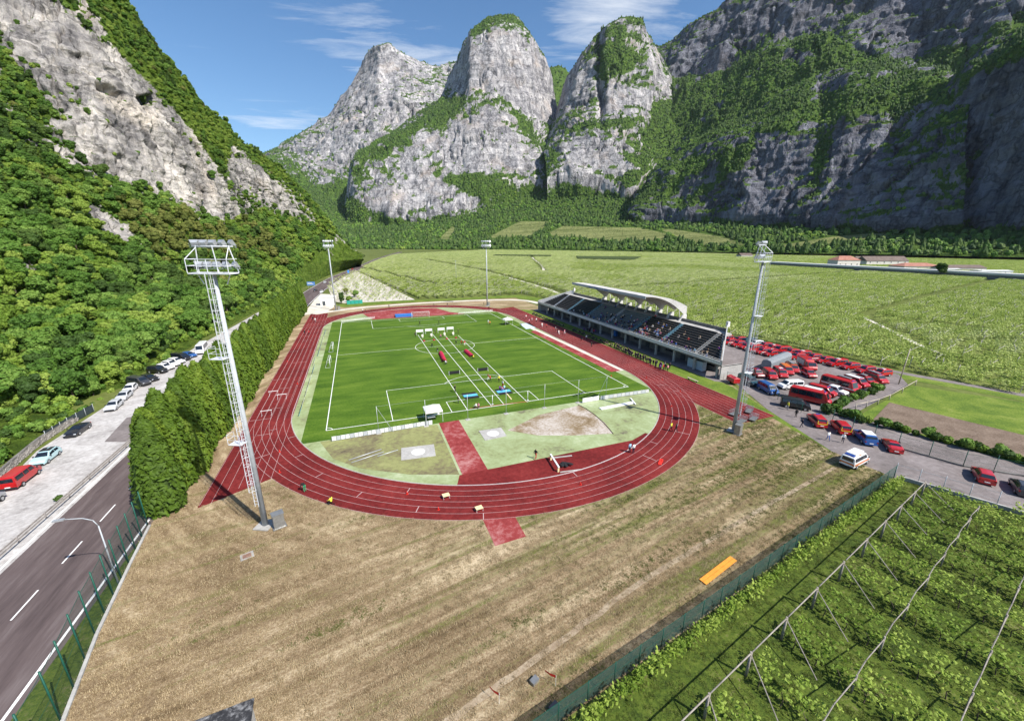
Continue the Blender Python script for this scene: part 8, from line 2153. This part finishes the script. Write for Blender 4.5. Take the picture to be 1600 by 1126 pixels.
# field odds and ends
A_, B_ = at(1098, 910), at(1146, 873); d = B_ - A_; e = empty('orange_banner', (A_[0], A_[1], 0), math.atan2(d[1], d[0])); Ln = np.linalg.norm(d)
for j, y_ in enumerate((-0.36, 0.02)): b = MB(); b.box((0, y_, 0.06 + 0.02 * j), (Ln, y_ + 0.36, 0.10 + 0.02 * j)); b.build('board', M_ORNG, e)
for s in (0.12, 0.88): b = MB(); b.box((Ln * s - 0.04, -0.4, 0), (Ln * s + 0.04, 0.42, 0.06)); b.build('batten', M_TIMB, e)
tag(e, 'long orange board lying on the grass by the net fence', 'board')
for k, (q, r_) in enumerate((((868, 1071), 2.2), ((780, 1099), 2.1))):
    g_ = at(*q); e = empty('marker_flag', (g_[0], g_[1], 0), r_); b = MB(); b.tube((0, 0, 0), (0, 0, 1.1), 0.015, n=5); b.build('pole', M_FRAME, e); b = MB(); b.add([(0.01, 0, 1.08), (0.5, 0.08, 1.02), (0.95, -0.02, 0.9), (0.9, 0, 0.78), (0.45, 0.06, 0.8), (0.01, 0, 0.8)], [(0, 1, 4, 5), (1, 2, 3, 4)]); b.build('flag', M_REDF, e); tag(e, ('small red marker flag beside the net fence', 'small red marker flag beside the trodden path')[k], 'flag')
def crate(q, s, lab, mat, rz=0.4, lidm=None):
    g_ = at(*q); e = empty('equipment_box', (g_[0], g_[1], 0), rz); b = MB(); b.box((-s, -s * 0.7, 0), (s, s * 0.7, s * 0.9)); b.build('box', mat, e); b = MB(); b.box((-s * 1.05, -s * 0.75, s * 0.9), (s * 1.05, s * 0.75, s * 1.0)); b.build('lid', lidm or mat, e); tag(e, lab, 'box')
crate((835, 1065), 0.3, 'grey box on the grass between path and net fence', M_CAB); crate((866, 1108), 0.35, 'dark box tight against the net fence', plain('dark_box', (0.04, 0.045, 0.06), 0.6))
g_ = at(386, 868); e = empty('manhole', (g_[0], g_[1], -0.018), 0.3); b = MB(); b.box((-0.6, -0.5, 0), (0.6, 0.5, 0.05)); b.build('frame', M_CONC, e); b = MB(); b.box((-0.38, -0.32, 0.05), (0.38, 0.32, 0.07)); b.build('cover', plain('rusty_cover', (0.22, 0.13, 0.10), 0.8, var=0.3), e); tag(e, 'manhole with rusty cover in the dry field', 'manhole')
# hurdle trolleys at the end of the sprint straight
for k, q in enumerate(((1147, 648), (1158, 660), (1177, 656), (1170, 644))):
    g_ = at(*q); e = empty('hurdle_trolley', (g_[0], g_[1], 0.01), 0.2 + 0.1 * k); b = MB(); b.box((-1.1, -0.5, 0.25), (1.1, 0.5, 0.35)); b.build('deck', M_CAB, e)
    for j in range(5): b = MB(); x_ = -0.9 + 0.45 * j; b.tube((x_, -0.55, 0.35), (x_, -0.55, 1.1), 0.025, n=4); b.tube((x_, 0.55, 0.35), (x_, 0.55, 1.1), 0.025, n=4); b.tube((x_, -0.55, 1.1), (x_, 0.55, 1.1), 0.035, n=4); b.build('stacked_hurdle', M_RAIL, e)
    for sx in (-0.9, 0.9):
        for sy in (-0.45, 0.45): b = MB(); b.tube((sx, sy - 0.04, 0.12), (sx, sy + 0.04, 0.12), 0.12, n=10); b.build('wheel', M_TYRE, e)
    tag(e, ('grey hurdle trolley on the sprint straight end, next to the floodlight mast', 'grey hurdle trolley at the very end of the red straight', 'grey hurdle trolley at the access road side of the red straight', 'grey hurdle trolley behind the others on the red straight')[k], 'trolley')
g_ = at(1088, 641); e = empty('rail_bench', (79.4, -2.0, 0)); b = MB(); b.box((-0.2, -1.6, 0.4), (0.2, 1.6, 0.46)); b.build('seat', M_TIMB, e); [MB().box((-0.15, s * 1.2 - 0.05, 0), (0.15, s * 1.2 + 0.05, 0.4)).build('leg', M_TRIM, e) for s in (-1, 1)]; tag(e, 'empty timber bench on the lawn by the sprint straight', 'bench')
# roof of a small hut under the camera
z_ = 3.0; c0 = at(397, 1089, z_); c1 = at(322, 1118, z_); d = (c1 - c0)[:2]; u_ = d / np.linalg.norm(d); v_ = np.array([u_[1], -u_[0]]); 
if (v_ @ (CAM[:2] - c0[:2])) < 0: v_ = -v_
e = empty('hut', (c0[0], c0[1], 0)); w_, dp_ = 4.6, 3.6
M_ROOF = m_mix('tar_roof', [(0.015, 0.015, 0.017), (0.04, 0.04, 0.043), (0.30, 0.30, 0.30)], 0.9, 3.0, 0.8, 0.3, 6, dist=1.0)
b = MB(); b.prism([(0, 0), tuple(u_ * w_), tuple(u_ * w_ + v_ * dp_), tuple(v_ * dp_)], z_ - 0.14, z_); b.build('roof', M_ROOF, e)
q0 = u_ * 0.15 + v_ * 0.15; b = MB(); b.prism([tuple(q0), tuple(q0 + u_ * (w_ - 0.3)), tuple(q0 + u_ * (w_ - 0.3) + v_ * (dp_ - 0.3)), tuple(q0 + v_ * (dp_ - 0.3))], 0, z_ - 0.14); b.build('wall', M_CONC, e)
b = MB(); dc = u_ * 2.0 - v_ * 0.0 + v_ * 0.12; b.obox(dc, u_, 0.45, 0.03, 0.0, 2.0); b.build('door', M_DOOR, e)
tag(e, 'small hut with dark weathered flat roof in the dry field', 'hut')
# grass tufts of the dry field
def tuft(seed, mat):
    r_ = np.random.default_rng(seed); n = 26; a = r_.uniform(0, 6.28, n); P = np.stack([0.16 * r_.normal(size=n), 0.16 * r_.normal(size=n), np.zeros(n)], 1); h = r_.uniform(0.05, 0.15, n); l = r_.uniform(0.02, 0.10, n)
    T = P + np.stack([l * np.cos(a), l * np.sin(a), h], 1); w = np.stack([-np.sin(a), np.cos(a), 0 * a], 1) * 0.014
    V = np.stack([P - w, P + w, T], 1).reshape(-1, 3); return mesh('blades', V, np.arange(3 * n).reshape(n, 3), mat)
M_STRAW = m_leaf('straw_blades', [(0.13, 0.09, 0.045), (0.27, 0.2, 0.11), (0.5, 0.4, 0.25)], 0.5, 0.2, 3.0); M_BLADE = m_leaf('green_blades', [(0.035, 0.05, 0.01), (0.07, 0.10, 0.016), (0.13, 0.15, 0.035)], 0.5, 0.2, 3.0)
tsrc = []
for k, (m_, q, lab) in enumerate(((M_STRAW, (600, 900), 'tuft of straw-coloured grass in the middle of the dry field'), (M_BLADE, (900, 880), 'tuft of green grass in the dry field beside the trodden path'))):
    g_ = at(*q); o = ob('grass_tuft', tuft(70 + k, m_), None, (g_[0], g_[1], -0.02), 0, 1.0); tsrc.append(o); tag(o, lab, None, None, 'stuff')
tn = 42000; TX = prng.uniform(-18, 76, tn); TY = prng.uniform(-58, -12, tn)
kk = (poly_soft(TX, TY, np.array(site), 0.01) > 0.5)
rr_ = np.hypot(TX - OX, np.minimum(TY - OY0, 0)); kk &= (rr_ > RO + 0.15) & ~((TX > 18.6) & (TX < 22.8) & (TY > -36.7)) & ~((TX > 69.3) & (TX < 79.3) & (TY > -23.5)) & ~((TX > -13.9) & (TX < -6) & (TY > -17.8 + (TX + 13.6) * 0.55))
TP = np.c_[TX, TY, np.full(tn, -0.02)][kk]; tq = pix(TP); inb = (tq[:, 0] > -20) & (tq[:, 0] < 1620) & (tq[:, 1] < 1150); TP = TP[inb]
gr_ = fbm(np.c_[TP[:, 0] * 0.045 + TP[:, 1] * 0.01, TP[:, 1] * 0.35 - TP[:, 0] * 0.06, TP[:, 0] * 0], 4, 0.6, seed=12) + 0.004 * (TP[:, 0] - 30)
gn_scatter('field_grass', TP, prng.uniform(0.6, 1.4, len(TP)), prng.uniform(0, 6.28, len(TP)), (gr_ + prng.normal(size=len(TP)) * 0.06 > 0.11).astype(int), tsrc, 'short dry and green grass over the mown field')
gx = prng.uniform(14, 84, 16000); gy = prng.uniform(-70, -43, 16000); kk = poly_soft(gx, gy, np.array([(17.6, -54.2), (75.2, -44.0), (75.6, -44.4), (80.4, -54.6), (86, -67), (70, -80), (10, -80)], float), 0.01) > 0.5
GP = np.c_[gx, gy, np.full(16000, -0.008)][kk]
gn_scatter('vineyard_grass', GP, prng.uniform(0.6, 1.3, len(GP)), prng.uniform(0, 6.28, len(GP)), np.ones(len(GP), int), tsrc, 'green grass growing between the vine rows')
# ================================================================== far buildings
M_TILE = m_mix('terracotta_roof', [(0.24, 0.10, 0.07), (0.34, 0.16, 0.12), (0.42, 0.24, 0.19)], 0.3, 2.0, 0.9, 0.2, 2); M_BROOF = m_mix('brown_roof', [(0.10, 0.075, 0.065), (0.15, 0.115, 0.10), (0.2, 0.16, 0.14)], 0.3, 2.0, 0.9, 0.2, 2); M_WALLW = plain('pale_house_wall', (0.62, 0.58, 0.54), 0.85, var=0.08, scale=0.3)
def house(px0, px1, py_, h, depth_m, lab, roofm, hip=True, nw=3, rise=3.2, wallm=None):
    A_, B_ = at(px0, py_), at(px1, py_); d = (B_ - A_)[:2]; w = np.linalg.norm(d); u_ = d / w; v_ = np.array([-u_[1], u_[0]]); v_ = v_ if v_ @ CF[:2] > 0 else -v_
    rz = math.atan2(u_[1], u_[0]); e = empty('house', (A_[0], A_[1], 0), rz); D = depth_m
    b = MB(); b.box((0, 0, 0), (w, D, h)); b.build('wall', wallm or M_WALLW, e)
    o_ = 0.6; b = MB(); i_ = min(D / 2, w / 2) * (0.95 if hip else 0.0)
    b.add([(-o_, -o_, h + 0.003), (w + o_, -o_, h + 0.003), (w + o_, D + o_, h + 0.003), (-o_, D + o_, h + 0.003), (max(i_ - o_, -o_), D / 2, h + rise), (min(w - i_ + o_, w + o_), D / 2, h + rise)], [(0, 3, 2, 1), (0, 1, 5, 4), (2, 3, 4, 5), (1, 2, 5), (3, 0, 4)]); b.build('roof', roofm, e)
    for f in range(2 if h > 5 else 1):
        for k in range(nw): x_ = w * (k + 0.5) / nw; b = MB(); b.box((x_ - 0.6, -0.06, 1.0 + 3 * f), (x_ + 0.6, -0.005, 2.4 + 3 * f)); b.build('window', M_GLASS, e)
    tag(e, lab, 'house'); return e
house(1307, 1342, 419, 9.5, 16, 'pale house with terracotta hip roof behind the long low shed', M_TILE, True, 4, 5.0)
house(1353, 1418, 415.5, 6.5, 18, 'long pale farmhouse with brown gable roof beyond the shed', M_BROOF, False, 6, 6.0)
house(1412, 1470, 421.5, 4.0, 20, 'low house with terracotta roof beside the dark bush', M_TILE, True, 4, 3.5)
house(1340, 1372, 410, 5, 14, 'brown-roofed annex behind the long farmhouse', M_BROOF, False, 3, 4)
house(1158, 1176, 402.5, 4.5, 18, 'small brown-roofed barn standing alone in the vineyards', M_BROOF, False, 2, 4)
house(1476, 1540, 424.5, 4.0, 16, 'white flat shed with brown roof at the end of the yard', M_BROOF, False, 4, 3)
A_, B_ = at(1202, 416), at(1640, 443); d = (B_ - A_)[:2]; Ln = np.linalg.norm(d); e = empty('long_shed', (A_[0], A_[1], 0), math.atan2(d[1], d[0])); nb_ = 34; w = Ln / nb_
for i in range(nb_):
    b = MB(); b.box((w * i + 0.1, 0, 0), (w * (i + 1) - 0.1, 0.4, 4.2)); b.build('wall_panel', plain('grey_shed_wall', (0.17, 0.17, 0.18), 0.8), e)
    b = MB(); b.box((w * i, -0.6, 4.2), (w * (i + 1) - 0.08, 11.0, 6.0)); b.build('roof_panel', plain('pale_shed_roof', (0.6, 0.6, 0.6), 0.6), e)
tag(e, 'very long low shed with pale segmented roof across the vineyards', 'shed')
house(1534, 1582, 429, 3.6, 12, 'white flat-roofed store beside the long low shed', plain('white_flat_roof', (0.7, 0.7, 0.7), 0.7), False, 2, 0.6, M_CANV)
house(1470, 1500, 425, 3.2, 10, 'low white store next to the terracotta house', plain('white_flat_roof', (0.7, 0.7, 0.7), 0.7), False, 2, 0.6, M_CANV)
p = at(1468, 433); e = empty('yard_tree', (p[0], p[1], 0), 0, 1.3); ob('crown', TREE['dark1'][0], e); ob('trunk', TREE['dark1'][1], e); tag(e, 'dark round tree in front of the long low shed', 'tree')
for k, (q, lab) in enumerate((([(903, 406.5), (990, 408), (1002, 403.5), (900, 402.3)], 'dark netted orchard plot out in the pale valley vineyards'), ([(770, 401), (860, 402.2), (862, 400.6), (775, 399.8)], 'narrow dark orchard strip far out in the valley'))):
    b = MB(); b.prism([tuple(at(*c)[:2]) for c in q], 0.2, 3.2); o = b.build('orchard_plot', m_mix('dark_orchard', [(0.03, 0.045, 0.016), (0.05, 0.075, 0.022), (0.08, 0.10, 0.03)], 0.05, 0.6, 0.95, 1.0, 1.0)); tag(o, lab, 'orchard')
# hamlet on the foot slope
_, TV, TF, _, _ = SHEETS['t']; tpx = pix(TV)
for k, (q, lab) in enumerate((((1003, 347), 'tiny white house on the wooded foot slope above the terraces'), ((1079, 349), 'tiny pale house in the hamlet under the cliffs'), ((1110, 352), 'tiny white house at the end of the hamlet under the cliffs'), ((1100, 350), 'tiny brown-roofed house in the middle of the hamlet'))):
    i_ = np.argmin((tpx[:, 0] - q[0]) ** 2 + (tpx[:, 1] - q[1]) ** 2); p = TV[i_]; e = empty('hamlet_house', tuple(p + np.array([0, 0, 3])), 0.5 * k); b = MB(); b.box((-7, -5, -6), (7, 5, 6)); b.build('wall', M_CANV, e); b = MB(); b.add([(-7.6, -5.6, 6.01), (7.6, -5.6, 6.01), (7.6, 5.6, 6.01), (-7.6, 5.6, 6.01), (-7.6, 0, 9), (7.6, 0, 9)], [(0, 1, 5, 4), (2, 3, 4, 5), (1, 2, 5), (3, 0, 4), (0, 3, 2, 1)]); b.build('roof', M_BROOF, e); tag(e, lab, 'house')
# far yard by the road
p = at(513, 476); e = empty('yard_hut', (p[0], p[1], 0), 0.05); b = MB(); b.box((-3.5, -2.5, 0), (3.5, 2.5, 4.0)); b.build('wall', M_CANV, e); b = MB(); b.box((-3.8, -2.8, 4.0), (3.8, 2.8, 4.3)); b.build('roof', M_CANV, e); b = MB(); b.box((-2.6, -2.56, 0), (-1.2, -2.51, 2.2)); b.build('door', M_DOOR, e); tag(e, 'white flat-roofed hut in the yard beyond the far bend', 'hut')
for k, (q, nm, lab) in enumerate((((534, 474.5), 'dark2', 'upright dark green tree beside the white yard hut'), ((546, 472), 'yel2', 'yellow-green tree in the garden beyond the far bend'), ((556, 464), 'mid2', 'mid green tree at the back of the garden beyond the far bend'), ((541, 460), 'olive2', 'olive tree in the garden behind the white hut'))):
    p = at(*q); e = empty('garden_tree', (p[0], p[1], 0), k, (0.5, 0.5, 0.75) if k == 0 else 0.5); ob('crown', TREE[nm][0], e); ob('trunk', TREE[nm][1], e); tag(e, lab, 'tree')
for k in range(4):
    p = at(545 + 6.2 * k, 475 - 0.4 * k); e = empty('green_crate', (p[0], p[1], 0), 0.1); b = MB(); b.box((-0.9, -0.8, 0), (0.9, 0.8, 1.6)); b.build('crate_body', plain('teal_plastic', (0.03, 0.30, 0.24), 0.6), e); b = MB(); b.box((-0.95, -0.85, 1.6), (0.95, 0.85, 1.7)); b.build('rim', plain('teal_plastic', (0.03, 0.30, 0.24), 0.6), e); tag(e, 'teal plastic bin in the row behind the service path', 'bin', 'teal bins behind the service path')
p = at(487, 452); e = empty('road_sign', (p[0], p[1], 0), -0.3); b = MB(); b.box((-2.6, -0.05, 2.6), (2.6, 0.05, 5.0)); b.build('panel', plain('sign_blue', (0.10, 0.24, 0.55), 0.5), e)
b = MB(); b.box((-2.2, -0.06, 3.5), (1.6, -0.051, 3.8)); b.box((-2.2, -0.06, 4.1), (0.8, -0.051, 4.4)); b.build('lettering', M_CANV, e)
for s in (-2, 2): b = MB(); b.tube((s, 0.06, 0), (s, 0.06, 4.9), 0.07, n=6); b.build('post', M_MAST, e)
tag(e, 'blue road sign with white lines beside the distant road', 'sign')
p = at(544.5, 428); e = empty('roadside_hoarding', (p[0], p[1], 0), 0.2); b = MB(); b.box((-0.8, -0.04, 0.8), (0.8, 0.04, 3.6)); b.build('panel', plain('sign_blue2', (0.03, 0.2, 0.6), 0.5), e); b = MB(); b.tube((0, 0.05, 0), (0, 0.05, 1), 0.06, n=6); b.build('post', M_MAST, e); tag(e, 'upright blue sign far along the road verge', 'sign')
